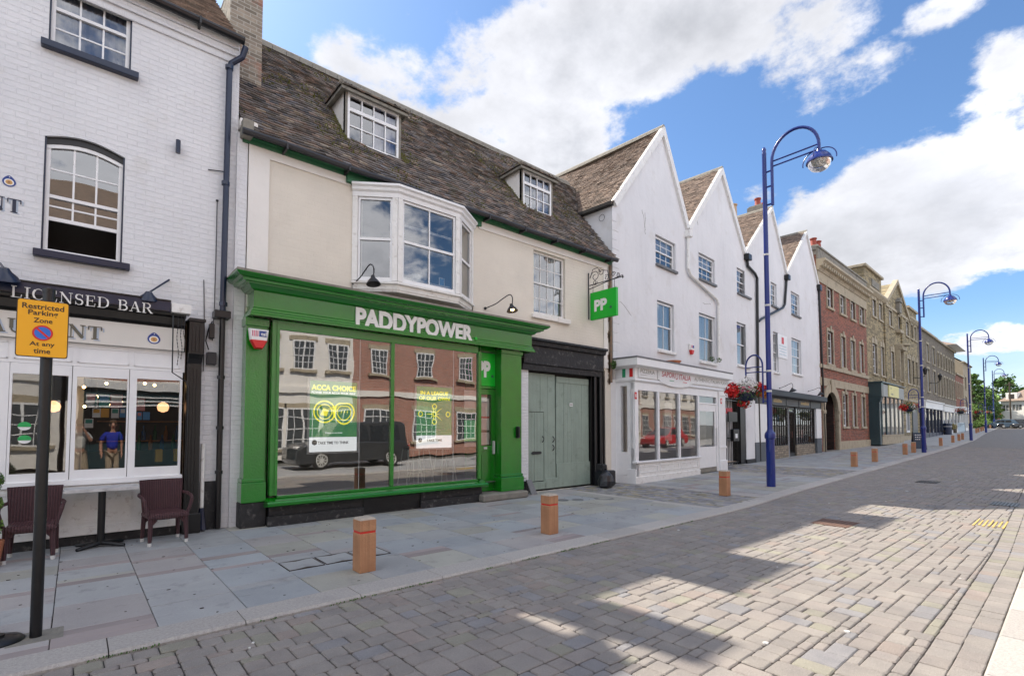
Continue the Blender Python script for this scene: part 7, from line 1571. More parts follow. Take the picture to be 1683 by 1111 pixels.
for h_ in holes: wn = sash(root, h_, .08, cols=2, rows=(2, 2), fw=.08, bar=.05, m=WINW); wn.rotation_euler = (0, 0, rad(-90))
h = MB(); zr_ = rdg.z - zg + .6; h.poly([(-.4, .4, zt_), (8.4, .4, zt_), (8.4, -W_, zt_), (-.4, -W_, zt_), (4, -5.0, zr_), (4, -W_, zr_)], [(0, 1, 4), (0, 4, 5, 3), (1, 2, 5, 4)], TILEB); h.build('roof', root)
d_ = MB(); yd = at_x(1664, 655, XH).y - e0.y; d_.box(-.0, 1.8, yd - .8, yd + .8, zt_ + .1, zt_ + 1.5, CREAMW); d_.box(-.02, -.001, yd - .4, yd + .4, zt_ + .4, zt_ + 1.2, DARK); d_.build('dormer', root)
chimney('chimney', root, 3.6, 4.4, -2.4, -1.8, zt_, zt_ + 2.4, GREYB, [])
mb = MB(); y = at_x(1661.5, 690, XH - 6); zz = at_x(1661, 628, XH - 6).z; mb.tube([(0, 0, 0), (0, 0, zz - gz(XH - 6))], .11, BARK, 8); mb.box(-.1, .1, -.6, .6, zz - gz(XH - 6) - .5, zz - gz(XH - 6) - .35, BARK)
o = mb.build('telegraph_pole', label='brown wooden telegraph pole in front of the white house', cat='telegraph pole'); o.location = (XH - 6, y.y, gz(XH - 6))
mb = MB(); y = at_x(1638, 690, 133); mb.box(-.2, .2, -2, 4, 0, 2.6, REDB); mb.prismx([(-2, 2.6), (4, 2.6), (4, 3.4), (1, 4.6)], -.2, .2, REDB); o = mb.build('brick_outbuilding', label='low brick outbuilding left of the white house', cat='outbuilding'); o.location = (133, y.y, gz(133))

# ------------------------------------------------------------------ trees
def tree(name, x, y, h, rx, label, m=LEAF, m2=LEAFL, n=2600, size=.22, trunk=.25, conifer=False, seed=0, group=None, lowfrac=.15):
    r = random.Random(seed); z = gz(x); root = empty(name, (x, y, z), label=label, cat='tree', group=group); t = MB(); t.tube([(0, 0, -.2), (.1, .05, h * .35), (-.05, .1, h * .8)], [trunk, trunk * .7, trunk * .15], BARK, 8)
    br_ends = []
    for k in range(9):
        a = r.uniform(0, 6.28); zz = h * r.uniform(.25, .75); e = (math.cos(a) * rx * .7, math.sin(a) * rx * .7, zz + h * .12); t.tube([(0, 0, zz * .9), (e[0] * .5, e[1] * .5, zz + h * .03), e], [trunk * .4, trunk * .25, trunk * .08], BARK, 5); br_ends.append(e)
    t.build('trunk', root); c = MB(); nc = 46
    for k in range(nc):
        f = r.random(); zz = h * (lowfrac + (1 - lowfrac) * f)
        prof = (1 - f) ** .8 * 1.0 + .05 if conifer else math.sin(math.pi * min(1, .12 + f * .86)) ** .7
        a = r.uniform(0, 6.28); d = rx * prof * r.uniform(.25, .95); cs = rx * (.17 if conifer else .27) * r.uniform(.7, 1.25)
        leaves(c, (math.cos(a) * d, math.sin(a) * d, zz), cs, cs, cs * (.45 if conifer else .75), n // nc, size, m if r.random() < .55 else m2, seed=seed * 100 + k, shell=.35)
    c.build('crown', root); return root
def at_tree(px_, X): p = at_x(px_, 690, X); return p.y
def th(px_, py_, X): return at_x(px_, py_, X).z - gz(X)
tree('conifer_tree', 118, at_tree(1603, 118), th(1603, 614, 118), 3.6, 'dark spreading conifer behind the farthest shops', conifer=True, seed=1, size=.17, n=9000)
tree('leafy_tree', 122, at_tree(1617, 122), th(1615, 650, 122), 3.0, 'bushy green tree right of the conifer, behind the fourth lamp post', seed=2, size=.15, n=6000)
tree('leafy_tree', 126, at_tree(1626, 126), th(1626, 643, 126), 2.0, 'taller light green tree behind the last lamp post', seed=3, size=.15, n=6000, m=LEAFL)
tree('leafy_tree', 128, at_tree(1634, 128), th(1634, 658, 128), 1.5, 'small yellowish tree beside the white house', seed=4, size=.14, n=5000, m=LEAFL)
tree('leafy_tree', 112, at_tree(1598, 112), 3.2, 2.4, 'low pale green bush below the conifer', seed=6, size=.12, n=4500, lowfrac=.03, m=LEAFL)
tree('leafy_tree', 116, at_tree(1622, 116) + 1, 3.0, 2.8, 'low rounded bush at the end of the pavement', seed=7, size=.12, n=4500, lowfrac=.03, m=LEAFL)
for k in range(10):
    X = 165 + 6 * (k % 3); tree('background_tree', X, -34 + 8 * k, 9 + (k % 4), 5.5, 'distant dark green tree beyond the white house', seed=30 + k, size=.5, n=1400, group='distant trees beyond the street')

# ------------------------------------------------------------------ street furniture
def on_line(px_, off, x_hint=10.0):
    d = ray(px_, 690); s = d.y / d.x; x = x_hint
    for _ in range(60): x = .5 * x + .5 * ((ky(x) + off) / s)
    return x, ky(x) + off
# lamp post
LX, LY = 14.25, 5.78
lamp = empty('street_lamp', (LX, LY, gz(LX)), label='tall blue street lamp with arched arm, nearest the camera', cat='street lamp', group='blue street lamps along the kerb')
mb = MB(); mb.lathe([(.112, 0), (.112, 1.28), (.135, 1.30), (.138, 1.38), (.125, 1.44), (.08, 1.50), (.068, 1.56), (.064, 5.0), (.056, 9.12), (.062, 9.16), (.045, 9.2), (.058, 9.26), (.03, 9.33), (.001, 9.35)], BLUE, (0, 0, 0), 20); mb.box(-.114, -.10, -.05, .05, .35, .95, BLUE, .004)
mb.build('pole', lamp, smooth=True)
bn = MB(); [bn.lathe([(.068, z), (.070, z + .02), (.068, z + .05)], ALU, (0, 0, 0), 16) for z in (2.55, 3.1, 4.9, 6.3)]; bn.build('clamp_band', lamp)
ar = MB(); ya = -.20; yb = -1.36; pts = [(0, ya, 7.65)] + [(0, ya, 8.6)]
for k in range(17): t = math.pi * k / 16; pts.append((0, (ya + yb) / 2 + (yb - ya) / -2 * math.cos(t) * 1, 8.85 + .66 * math.sin(t)))
pts.append((0, yb, 8.70)); ar.tube(pts, .04, BLUE, 10)
for z in (8.72, 8.86): ar.tube([(0, ya, z), (0, yb, z)], .022, BLUE, 8)
for z in (7.7, 8.2, 8.62): ar.tube([(0, 0, z), (0, ya, z)], .025, BLUE, 8)
ar.build('arm', lamp, smooth=True)
hd = MB(); hd.lathe([(.001, .30), (.05, .30), (.07, .24), (.17, .19), (.26, .08), (.29, -.01), (.305, -.02), (.305, -.05), (.27, -.05), (.2, -.03), (.001, -.03)], BLUE, (0, yb, 8.42), 24)
ho = hd.build('lamp_head', lamp, smooth=True)
gl_ = MB(); gl_.lathe([(.27, -.05), (.25, -.14), (.19, -.22), (.10, -.265), (.001, -.28)], GLOBE, (0, yb, 8.42), 24, False); gl_.build('glass_bowl', ho, smooth=True)
rf = MB(); rf.lathe([(.001, -.045), (.25, -.05)], ALU, (0, yb, 8.42), 20, False); rf.box(-.12, .12, yb - .04, yb + .04, 8.30, 8.36, OLDWHITE, .01); rf.build('reflector', ho)
lp = MB()
for a0 in (0, math.pi): lp.tube([(math.cos(a0) * .05, yb + math.sin(a0) * .05, 8.70)] + [(math.cos(a0) * (.05 + .36 * math.sin(t)), yb, 8.42 + .30 * math.cos(t)) for t in [math.pi * k / 22 for k in range(1, 13)]] , .014, BLUE, 6)
for a0 in (1,-1): lp.tube([(0, yb + a0 * (.05 + .34 * math.sin(t)), 8.42 + .30 * math.cos(t)) for t in [math.pi * k / 22 for k in range(0, 13)]], .014, BLUE, 6)
lp.build('guard_ring', ho)
fb_ = MB(); y0_, y1_ = .16, .62; pts = [(0, y0_, 2.25), (0, y0_, 3.25)]
for k in range(13): t = math.pi * k / 12; pts.append((0, (y0_ + y1_) / 2 - (y1_ - y0_) / 2 * math.cos(t), 3.28 + .32 * math.sin(t)))
pts.append((0, y1_, 3.05)); fb_.tube(pts, .024, BLUE, 8)
for z in (3.12, 3.26): fb_.tube([(0, y0_, z), (0, y1_, z)], .016, BLUE, 6)
for z in (2.3, 2.6, 3.1): fb_.tube([(0, 0, z), (0, y0_, z)], .018, BLUE, 6)
fb_.build('basket_bracket', lamp, smooth=True)
# flower basket
def basket(name, label, mix, seed, big=1.0):
    root = empty(name, (0, 0, 0), label=label, cat='flower basket', group='flower baskets hanging from the lamps'); r = random.Random(seed)
    b = MB(); b.lathe([(.02, -.30), (.16, -.26), (.24, -.15), (.26, 0), (.25, 0), (.05, -.05)], NAVY, (0, 0, -.45), 18)
    for k in range(3): a = 2.09 * k; b.tube([(.25 * math.cos(a), .25 * math.sin(a), -.45), (0, 0, 0)], .006, IRON, 5)
    b.tube([(0, 0, 0), (0, 0, .03)], .02, IRON, 6); b.build('basket', root)
    l = MB(); leaves(l, (0, 0, -.44), .44, .44, .28, int(900 * big), .034, LEAF, seed=seed, shell=.2); leaves(l, (-.02, .05, -.72), .22, .22, .22, int(260 * big), .03, LEAF, seed=seed + 1, shell=.1); l.build('foliage', root)
    for nm, m_, n, cx_, cy_, cz, rx_, rz_, sz in mix:
        f = MB()
        for _ in range(int(n * big)):
            d = Vector((r.gauss(0, 1), r.gauss(0, 1), r.gauss(0, 1))).normalized(); k = r.uniform(.45, 1.18); p = Vector((cx_ + d.x * rx_ * k, cy_ + d.y * rx_ * k, cz + d.z * rz_ * k)); nrm_ = d; a = nrm_.cross(Vector((0, 0, 1)) if abs(nrm_.z) < .9 else Vector((1, 0, 0))).normalized(); b2 = nrm_.cross(a); s_ = sz * r.uniform(.7, 1.25); ph = r.random() * 6
            ring = [p + a * (s_ * math.cos(ph + 1.2566 * j)) + b2 * (s_ * math.sin(ph + 1.2566 * j)) + nrm_ * (s_ * .35) for j in range(5)]
            for j in range(5): f.face([p, ring[j] * .5 + ring[j - 1] * .5 - (ring[j] - p).cross(nrm_) * .1, ring[j]], m_); 
            for j in range(5): f.face([p, ring[j], ring[j] + (ring[(j + 1) % 5] - ring[j]) * .6], m_)
        f.build(nm, root)
    return root
RED_R = ('red_flowers', PETR); 
mixA = [('red_flowers', PETR, 260, -.32, .0, -.42, .22, .20, .046), ('red_flowers', PETR, 200, .32, -.05, -.38, .20, .17, .042), ('white_flowers', PETW, 520, .02, -.1, -.32, .27, .22, .026), ('white_flowers', PETW, 140, -.05, .0, -.26, .40, .16, .024), ('orange_flowers', PETY, 70, .42, -.2, -.55, .12, .1, .03), ('pink_flowers', PETP, 40, -.12, -.3, -.42, .2, .12, .03), ('red_flowers', PETR, 70, -.05, .05, -.78, .16, .12, .036)]
mixB = [('red_flowers', PETR, 170, -.25, 0, -.5, .24, .18, .04), ('white_flowers', PETW, 120, .15, -.1, -.45, .2, .15, .03), ('red_flowers', PETR, 120, .3, 0, -.42, .18, .14, .04), ('orange_flowers', PETY, 50, .1, 0, -.35, .3, .14, .03)]
mixC = [('red_flowers', PETR, 110, -.2, 0, -.45, .26, .2, .045), ('orange_flowers', PETY, 100, .25, 0, -.5, .22, .16, .04), ('pink_flowers', PETP, 60, 0, 0, -.35, .3, .15, .04)]
LPX = [(1269, 0), (1517, 0), (1595, 0), (1620, 0), (1634, 0)]
LLAB = [None, 'second blue street lamp, rising behind the chalkboard sign', 'third blue street lamp from the camera, before the trees', 'fourth blue street lamp, in front of the conifer', 'farthest blue street lamp, by the parked cars']
BLAB = ['big hanging basket of red, white and orange flowers on the nearest lamp', 'hanging basket of red and white flowers on the second lamp', 'hanging basket of red and orange flowers on the third lamp', 'hanging basket of red flowers on the fourth lamp', 'small distant flower basket on the last lamp']
LPOS = [(LX, LY, 0.0), (36.3, 6.55, 0), (58.8, 7.25, .05), (85.7, 9.2, .06), (111.5, 10.75, .08)]
for i, (x, y, a) in enumerate(LPOS):
    d = ray([1269, 1517, 1595, 1620, 1634][i], 690)
    if i: y = x * d.y / d.x; copy_tree(lamp, None, (x, y, gz(x)), a, LLAB[i])
    bk = basket('flower_basket', BLAB[i], [mixA, mixB, mixC, mixB, mixC][i], 50 + i, 1.0 if i < 2 else .45); M = Matrix.Rotation(a, 3, 'Z'); off = M @ Vector((0, y1_, 3.05)); bk.location = (x + off.x, y + off.y, gz(x) + off.z)
    if i == 0: bk.rotation_euler = (0, 0, rad(-48))
    else: bk.rotation_euler = (0, 0, rad(-60))
# oak bollards
bol = empty('oak_bollard', (2.5, 5.42, 0), label='nearest square oak bollard with a red band, beside the three access covers', cat='bollard', group='oak bollards along the kerb')
hw2 = .094; mb = MB(); mb.box(-hw2, hw2, -hw2, hw2, 0, .43, OAK, .006); mb.box(-hw2, hw2, -hw2, hw2, .452, .575, OAK, .004); mb.loft([[(-hw2, -hw2, .575), (hw2, -hw2, .575), (hw2, hw2, .575), (-hw2, hw2, .575)], [(-hw2 * .8, -hw2 * .8, .597), (hw2 * .8, -hw2 * .8, .597), (hw2 * .8, hw2 * .8, .597), (-hw2 * .8, hw2 * .8, .597)]], OAKTOP, False, True); mb.build('post', bol)
mb = MB(); mb.box(-hw2 + .004, hw2 - .004, -hw2 + .004, hw2 - .004, .43, .452, REDBAND); mb.build('red_band', bol)
BPX = [(901, 5.5, 5.48), (1193, 11.65, 5.78), (1402, 0, 0), (1436, 0, 0), (1486, 0, 0), (1500, 0, 0), (1545, 0, 0), (1565, 0, 0), (1575, 0, 0), (1581, 0, 0), (1604, 0, 0), (1607.5, 0, 0), (1612, 0, 0), (1615.5, 0, 0), (1627, 0, 0)]
BL = ['oak bollard standing before the sage green gates', 'oak bollard in front of the pizzeria door, left of the nearest lamp post', 'oak bollard right of the nearest lamp post, in front of the barred shop', 'oak bollard in front of the red brick carriage arch', 'left bollard of the pair just before the chalkboard sign', 'right bollard of the pair just before the chalkboard sign', 'first oak bollard past the second lamp post', 'second oak bollard past the second lamp post', 'third oak bollard past the second lamp post', 'last oak bollard before the third lamp post', 'first distant bollard past the third lamp post', 'second distant bollard past the third lamp post', 'third distant bollard past the third lamp post', 'last distant bollard before the fourth lamp post', 'farthest tiny bollard before the last lamp post']
for i, (px_, x, y) in enumerate(BPX):
    if not x: x, y = on_line(px_, .82, 30)
    copy_tree(bol, None, (x, y, gz(x)), 0, BL[i])
# parking sign
q = Vector((-.18, 5.37, 0)); sp_r = empty('parking_sign', (q.x, q.y, 0), label='yellow restricted parking zone sign on a black post', cat='road sign')
mb = MB(); mb.tube([(0, 0, 0), (0, 0, 2.66)], .037, BLACK, 20); mb.lathe([(.037, 2.66), (.040, 2.66), (.040, 2.69), (.001, 2.70)], BLACK, (0, 0, 0), 16); mb.build('post', sp_r, smooth=True)
a = at_y(28, 490, 5.30); b = at_y(111, 588, 5.30); c = at_y(111, 498, 5.30); sx0, sx1, sz0, sz1 = a.x - q.x, b.x - q.x, (b.z + at_y(27, 587, 5.3).z) / 2, (a.z + c.z) / 2
def rrect(x0_, x1_, z0_, z1_, r_, n=5): return [(cx_ + r_ * math.cos(t), cz + r_ * math.sin(t)) for cx_, cz, a0 in ((x1_ - r_, z0_ + r_, -90), (x1_ - r_, z1_ - r_, 0), (x0_ + r_, z1_ - r_, 90), (x0_ + r_, z0_ + r_, 180)) for t in [rad(a0 + 90 * k / n) for k in range(n + 1)]]
mb = MB(); mb.prism(rrect(sx0, sx1, sz0, sz1, .02), -.074, -.068, SIGNBLK); mb.prism(rrect(sx0 + .006, sx1 - .006, sz0 + .006, sz1 - .006, .016), -.076, -.0742, YELLOW); plate = mb.build('sign_plate', sp_r)
mb = MB(); mb.prism(rrect(sx0, sx1, sz0, sz1, .02), -.0675, -.062, ALU); mb.box(sx0 + .06, sx1 - .06, -.062, -.05, sz0 + .1, sz0 + .14, ALU); mb.box(sx0 + .06, sx1 - .06, -.062, -.05, sz1 - .14, sz1 - .1, ALU); mb.build('sign_back', sp_r)
tx = MB(); W_ = sx1 - sx0; H_ = sz1 - sz0; cxx = (sx0 + sx1) / 2; yy = -.0775
for t, zf, wf, hf in (('Restricted', .835, .80, .095), ('Parking', .705, .57, .115), ('Zone', .60, .36, .085), ('At any', .175, .48, .095), ('time', .065, .32, .085)): add_text(tx, t, cxx, sz0 + H_ * zf, H_ * hf, SIGNBLK, yy, 0, width=W_ * wf, bold=.018, center=True)
tx.build('lettering', plate)
rd = MB(); cz = sz0 + H_ * .425; rr = H_ * .135
def disc(r0, r1, m_, y_):
    n = 32
    for k in range(n):
        a_, b_ = 2 * math.pi * k / n, 2 * math.pi * (k + 1) / n; rd.face([(cxx + r0 * math.cos(a_), y_, cz + r0 * math.sin(a_)), (cxx + r1 * math.cos(a_), y_, cz + r1 * math.sin(a_)), (cxx + r1 * math.cos(b_), y_, cz + r1 * math.sin(b_)), (cxx + r0 * math.cos(b_), y_, cz + r0 * math.sin(b_))], m_)
disc(0.0001, rr * .8, SIGNBLUE, yy); disc(rr * .8, rr, SIGNRED, yy - .0004)
d_ = rr * .86 * .7071; e_ = rr * .085; rd.face([(cxx - d_ - e_, yy - .0008, cz + d_ - e_), (cxx + d_ - e_, yy - .0008, cz - d_ - e_), (cxx + d_ + e_, yy - .0008, cz - d_ + e_), (cxx - d_ + e_, yy - .0008, cz + d_ + e_)], SIGNRED); rd.build('no_waiting_symbol', plate)
mb = MB(); mb.box(-.16, .16, -.14, .14, -.02, .003, CONC); o = mb.build('post_footing', sp_r)
mb = MB(); p = at_z(-4, 1056); mb.lathe([(.15, 0), (.15, .012), (.13, .03), (.04, .045), (.04, .06), (.001, .06)], BLACK, (0, 0, 0), 28); o = mb.build('parasol_base', label='round black weighted base at the left edge of the picture', cat='base', smooth=True); o.location = (p.x - .0, p.y, 0)
# rattan armchair
def chair(name, label, x, y, rz):
    root = empty(name, (x, y, 0), rz, label=label, cat='chair', group='woven armchairs outside the public house'); w2_ = .235
    s = MB(); s.box(-w2_, w2_, -.24, .22, .34, .43, RATTAN, .03); s.build('seat', root, smooth=False)
    bk_ = MB(); n = 12; rings = []
    for k in range(n + 1):
        t = -1 + 2 * k / n; x_ = t * (w2_ + .0); yb_ = .22 - .05 * t * t
        rings.append([(x_ * .98, yb_ - .015, .40), (x_ * 1.12, yb_ + .055, .86 - .0 * abs(t)), (x_ * 1.12, yb_ + .09, .855), (x_ * .98, yb_ + .02, .40)])
    bk_.loft(rings, RATTAN, True, True); bk_.build('backrest', root)
    for sx in (-1, 1):
        a = MB(); a.tube([(sx * (w2_ + .02), .25, .66), (sx * (w2_ + .05), .10, .655), (sx * (w2_ + .05), -.12, .64), (sx * (w2_ + .045), -.20, .60), (sx * (w2_ + .02), -.21, .50), (sx * (w2_ - .01), -.19, .40)], .022, RATTAN, 8); a.build('armrest', root)
        for (yy_, yt) in ((-.22, -.20), (.22, .18)):
            l = MB(); l.tube([(sx * (w2_ - .03), yt, .36), (sx * (w2_ - .025), yy_ * .97, .18), (sx * (w2_ - .02), yy_, .045)], [.032, .027, .023], RATTAN, 8)
            l.tube([(sx * (w2_ - .09), yt, .345), (sx * (w2_ - .03), yt, .26)], [.025, .012], RATTAN, 6); lo = l.build('leg', root); f = MB(); f.lathe([(.024, 0), (.025, .045), (.001, .045)], ALU, (sx * (w2_ - .02), yy_, 0), 10); f.build('foot_cap', lo)
    return root
chair('rattan_armchair', 'brown woven armchair behind the yellow sign post, at the left', -.36, 8.62, rad(-3)); chair('rattan_armchair', 'brown woven armchair right of the bar table, by the black pilaster', 1.0, 8.64, rad(6))
tb = empty('bar_table', (.31, 8.83, 0), label='narrow whitewashed table on a black pedestal between two woven armchairs', cat='table')
mb = MB(); mb.box(-.39, .39, -.21, .21, .755, .80, mat('whitewashed table top', (.58, .57, .56), (.36, .35, .35), 9, .7, .3, 30, streak=.5), .005); mb.build('tabletop', tb)
mb = MB(); mb.tube([(0, 0, .05), (0, 0, .755)], .042, BLACK, 16); mb.build('pedestal', tb, smooth=True)
mb = MB()
for k in range(4): a = rad(35 + (0, 110, 180, 290)[k]); d = Vector((math.cos(a), math.sin(a))); mb.tube([(0, 0, .06), (d.x * .30, d.y * .30, .02)], [.035, .022], BLACK, 8)
mb.build('cross_base', tb)
for i, (z, rr) in enumerate(((.95, .17), (.40, .22))):
    pass
pl_ = empty('potted_shrub', (-.745, 8.35, 0), label='clipped green shrub in a pot at the left edge of the picture', cat='plant'); mb = MB(); mb.lathe([(.001, 0), (.13, 0), (.17, .3), (.15, .3), (.14, .26), (.001, .26)], TERRA, (0, 0, 0), 16); mb.build('pot', pl_)
mb = MB(); mb.tube([(0, 0, .2), (0, 0, 1.0)], .015, BARK, 6); mb.build('stem', pl_); mb = MB(); [leaves(mb, (0, 0, z), .15, .15, .13, 500, .022, LEAFL if k % 2 else LEAF, seed=60 + k, shell=.5) for k, z in enumerate((.45, .47, .72, .74, .98, 1.0))]; mb.build('foliage', pl_)
# chalkboard signs, bin, benches outside the far shops
def aboard(x, y, rz, w_, h_, m, label, txt=None, tm=PETW):
    r0 = empty('pavement_sign', (x, y, gz(x)), rz, label=label, cat='pavement sign')
    for s_ in (1, -1):
        p = MB(); p.hexa([(-w_ / 2, -.26 * s_, 0.06), (w_ / 2, -.26 * s_, .06), (w_ / 2, -.26 * s_ + .03, .06), (-w_ / 2, -.26 * s_ + .03, .06), (-w_ / 2, -.03 * s_, h_), (w_ / 2, -.03 * s_, h_), (w_ / 2, -.03 * s_ + .03, h_), (-w_ / 2, -.03 * s_ + .03, h_)], m); p.build('panel', r0)
        for sx in (-1, 1): l = MB(); l.tube([(sx * w_ / 2, -.28 * s_, 0), (sx * w_ / 2, -.02 * s_, h_ + .03)], .022, BLACK, 6); l.build('leg', r0)
    mk = MB()
    for k in range(3):
        zz = h_ * (.84 - .13 * k); yy_ = -.26 + .23 * zz / h_ - .012
        for j in range(5 - k): mk.box(-w_ * .34 + j * w_ * .15, -w_ * .34 + j * w_ * .15 + w_ * .09, yy_ - .004, yy_, zz, zz + h_ * .05, tm if m is not PALEB else NAVY)
    mk.build('chalk_marks', r0)
    if txt:
        t = MB()
        for k, tt in enumerate(txt): 
            zz = h_ * (.74 - .2 * k); yy_ = -.26 + .23 * zz / h_ - .02; add_text(t, tt, 0, zz, h_ * .11, tm, yy_, 0, width=w_ * .7, center=True)
        t.build('lettering', r0)
    return r0
x, y = on_line(1518, 1.1, 33); aboard(x - 1.6, y, rad(-62), .62, 1.05, mat('dark blue chalkboard', (.012, .03, .06), rough=.5), 'dark blue chalkboard sign standing behind the second lamp post', None)
x, y = on_line(1578, 2.6, 60); aboard(x, y, rad(-70), .9, 1.2, PALEB, 'pale blue pavement sign outside the far shops')
x, y = on_line(1556, 3.0, 50); mb = MB(); mb.lathe([(.001, 0), (.42, 0), (.45, 1.15), (.48, 1.2), (.40, 1.3), (.001, 1.32)], NAVY, (0, 0, 0), 14); mb.lathe([(.44, .9), (.47, .9), (.47, .96)], ALU, (0, 0, 0), 14); o = mb.build('litter_bin', label='dark navy litter bin outside the far white shopfront', cat='litter bin'); o.location = (x, y, gz(x))
def bench(x, y, rz, label):
    r0 = empty('bench', (x, y, gz(x)), rz, label=label, cat='bench'); s = MB()
    for k in range(4): s.box(-.8, .8, -.25 + k * .12, -.15 + k * .12, .43, .46, BARK)
    s.build('seat', r0); b = MB(); [b.box(-.8, .8, .24, .27, .55 + k * .13, .65 + k * .13, BARK) for k in range(3)]; b.build('backrest', r0)
    for sx in (-.7, .7): l = MB(); l.box(sx - .03, sx + .03, -.24, -.18, 0, .43, IRON); l.box(sx - .03, sx + .03, .2, .27, 0, .9, IRON); l.box(sx - .03, sx + .03, -.24, .25, .40, .43, IRON); l.build('leg', r0)
x, y = on_line(1550, 3.3, 47); bench(x, y, 0, 'dark wooden bench in front of the far white shopfront')
x, y = on_line(1566, 3.0, 54); pl2 = empty('planter', (x, y, gz(x)), label='planter of straw coloured grasses outside the far shops', cat='planter'); mb = MB(); mb.box(-.5, .5, -.3, .3, 0, .5, BARK, .02); mb.build('trough', pl2); mb = MB(); leaves(mb, (0, 0, .75), .6, .4, .4, 500, .09, mat('straw leaves', (.36, .30, .12), island=.4), seed=9, shell=.2); mb.build('grasses', pl2)

# ------------------------------------------------------------------ vehicles
def car(name, label, loc, rz, paint, L_=4.2, W_=1.75, H_=1.45, van=False, cat='car', group=None):
    root = empty(name, loc, rz, label=label, cat=cat, group=group); hw_ = W_ / 2
    zt_ = H_; zb_ = H_ * (.60 if not van else .56)
    low = [(-L_ / 2, .35), (-L_ / 2 + .05, .22), (L_ / 2 - .08, .22), (L_ / 2, .36), (L_ / 2 - .02, zb_ * .72), (L_ / 2 - .18, zb_ * .86), (L_ * .27, zb_), (-L_ / 2 + .10, zb_ + .02), (-L_ / 2, zb_ * .8)]
    b = MB(); rings = []
    for y_, ins, dz in ((-hw_, .06, .03), (-hw_ + .05, .0, 0), (0, -.05, 0), (hw_ - .05, .0, 0), (hw_, .06, .03)):
        rings.append([(x_ * (1 - ins / L_ * 2), y_, z_ + (dz if z_ < .3 else (-dz if z_ > zb_ * .7 else 0))) for x_, z_ in low])
    b.loft(rings, paint, True, True)
    if van: cab = [(-L_ / 2 + .06, zb_), (L_ * .27, zb_), (L_ * .06 + .35, zt_ - .05), (L_ * .02, zt_), (-L_ / 2 + .25, zt_), (-L_ / 2 + .10, zt_ - .1)]
    else: cab = [(-L_ / 2 + .15, zb_), (L_ * .25, zb_), (L_ * .08, zt_ - .05), (L_ * .0, zt_), (-L_ * .26, zt_ - .02), (-L_ * .37, zt_ - .14)]
    rings = [[(x_, y_ * (1 - .16 * (z_ - zb_) / (zt_ - zb_)), z_) for x_, z_ in cab] for y_ in (-hw_ + .06, 0, hw_ - .06)]
    b.loft(rings, paint, True, True); body = b.build('body', root, smooth=False, bevel=.03)
    GD = mat('car glass', (.02, .025, .03), rough=.05, coat=.6); g = MB()
    for sy in (-1, 1):
        f = lambda z_: sy * ((hw_ - .06) * (1 - .16 * (z_ - zb_) / (zt_ - zb_)) + .008); xr = -L_ * .30 if not van else -L_ * .42
        zz0, zz1 = zb_ + .05, zt_ - .12
        for (a0, a1, t0, t1) in ((xr, -L_ * .12, xr + .12, -L_ * .12), (-L_ * .10, L_ * .19, -L_ * .10, L_ * .07)): g.face([(a0, f(zz0), zz0), (a1, f(zz0), zz0), (t1, f(zz1), zz1), (t0, f(zz1), zz1)], GD)
    p, q_ = cab[1], cab[2]; wdt = lambda z_: (hw_ - .14) * (1 - .16 * (z_ - zb_) / (zt_ - zb_)); g.face([(p[0] - .02, -wdt(p[1]), p[1] + .04), (p[0] - .02, wdt(p[1]), p[1] + .04), (q_[0] + .02, wdt(q_[1]), q_[1] - .01), (q_[0] + .02, -wdt(q_[1]), q_[1] - .01)], GD)
    p, q_ = cab[0], cab[-1]; g.face([(p[0] - .02, -wdt(p[1]), p[1] + .1), (p[0] - .02, wdt(p[1]), p[1] + .1), (q_[0] - .02, wdt(q_[1]), q_[1] - .03), (q_[0] - .02, -wdt(q_[1]), q_[1] - .03)], GD); g.build('car_windows', root)
    RUB = mat('tyre rubber', (.015, .015, .015), rough=.8); rw = .32 if not van else .34
    for sx in (-1, 1):
        for sy in (-1, 1):
            w_ = MB(); M = Matrix.Rotation(rad(90), 4, 'X'); c = (sx * L_ * .31, sy * (hw_ - .09), rw); w_.lathe([(rw * .66, -.1), (rw * .95, -.1), (rw, -.05), (rw, .05), (rw * .95, .1), (rw * .66, .1)], RUB, c, 20, True, M); wo_ = w_.build('wheel', root)
            r_ = MB(); r_.lathe([(.001, 0), (rw * .66, 0)], mat('dark wheel disc', (.12, .12, .12), rough=.4), (c[0], c[1] + sy * .085, c[2]), 16, False, M); r_.lathe([(rw * .56, 0), (rw * .66, .0), (rw * .66, .02), (rw * .56, .02)], ALU, (c[0], c[1] + sy * .10 - .01, c[2]), 18, False, M); r_.lathe([(.001, -.015), (rw * .18, -.015), (rw * .18, .015), (.001, .015)], ALU, (c[0], c[1] + sy * .10, c[2]), 12, False, M)
            for k in range(10): a_ = 6.283 * k / 10; r_.tube([(c[0], c[1] + sy * .105, c[2]), (c[0] + math.cos(a_) * rw * .62, c[1] + sy * .10, c[2] + math.sin(a_) * rw * .62)], .022, ALU, 5)
            r_.build('rim', wo_)
    for sy in (-1, 1):
        h_ = MB(); h_.box(L_ / 2 - .20, L_ / 2 - .02, sy * (hw_ - .22) - .16, sy * (hw_ - .22) + .16, zb_ * .70, zb_ * .82, PETW, .03); h_.build('headlight', root); h_ = MB(); h_.box(-L_ / 2 - .005, -L_ / 2 + .06, sy * (hw_ - .16) - .1, sy * (hw_ - .16) + .1, zb_ * .70, zb_ * .9, SIGNRED, .02); h_.build('tail_light', root)
    n_ = MB(); n_.box(L_ / 2 - .02, L_ / 2 + .01, -.26, .26, .36, .47, PETW); n_.build('number_plate', root)
    return root
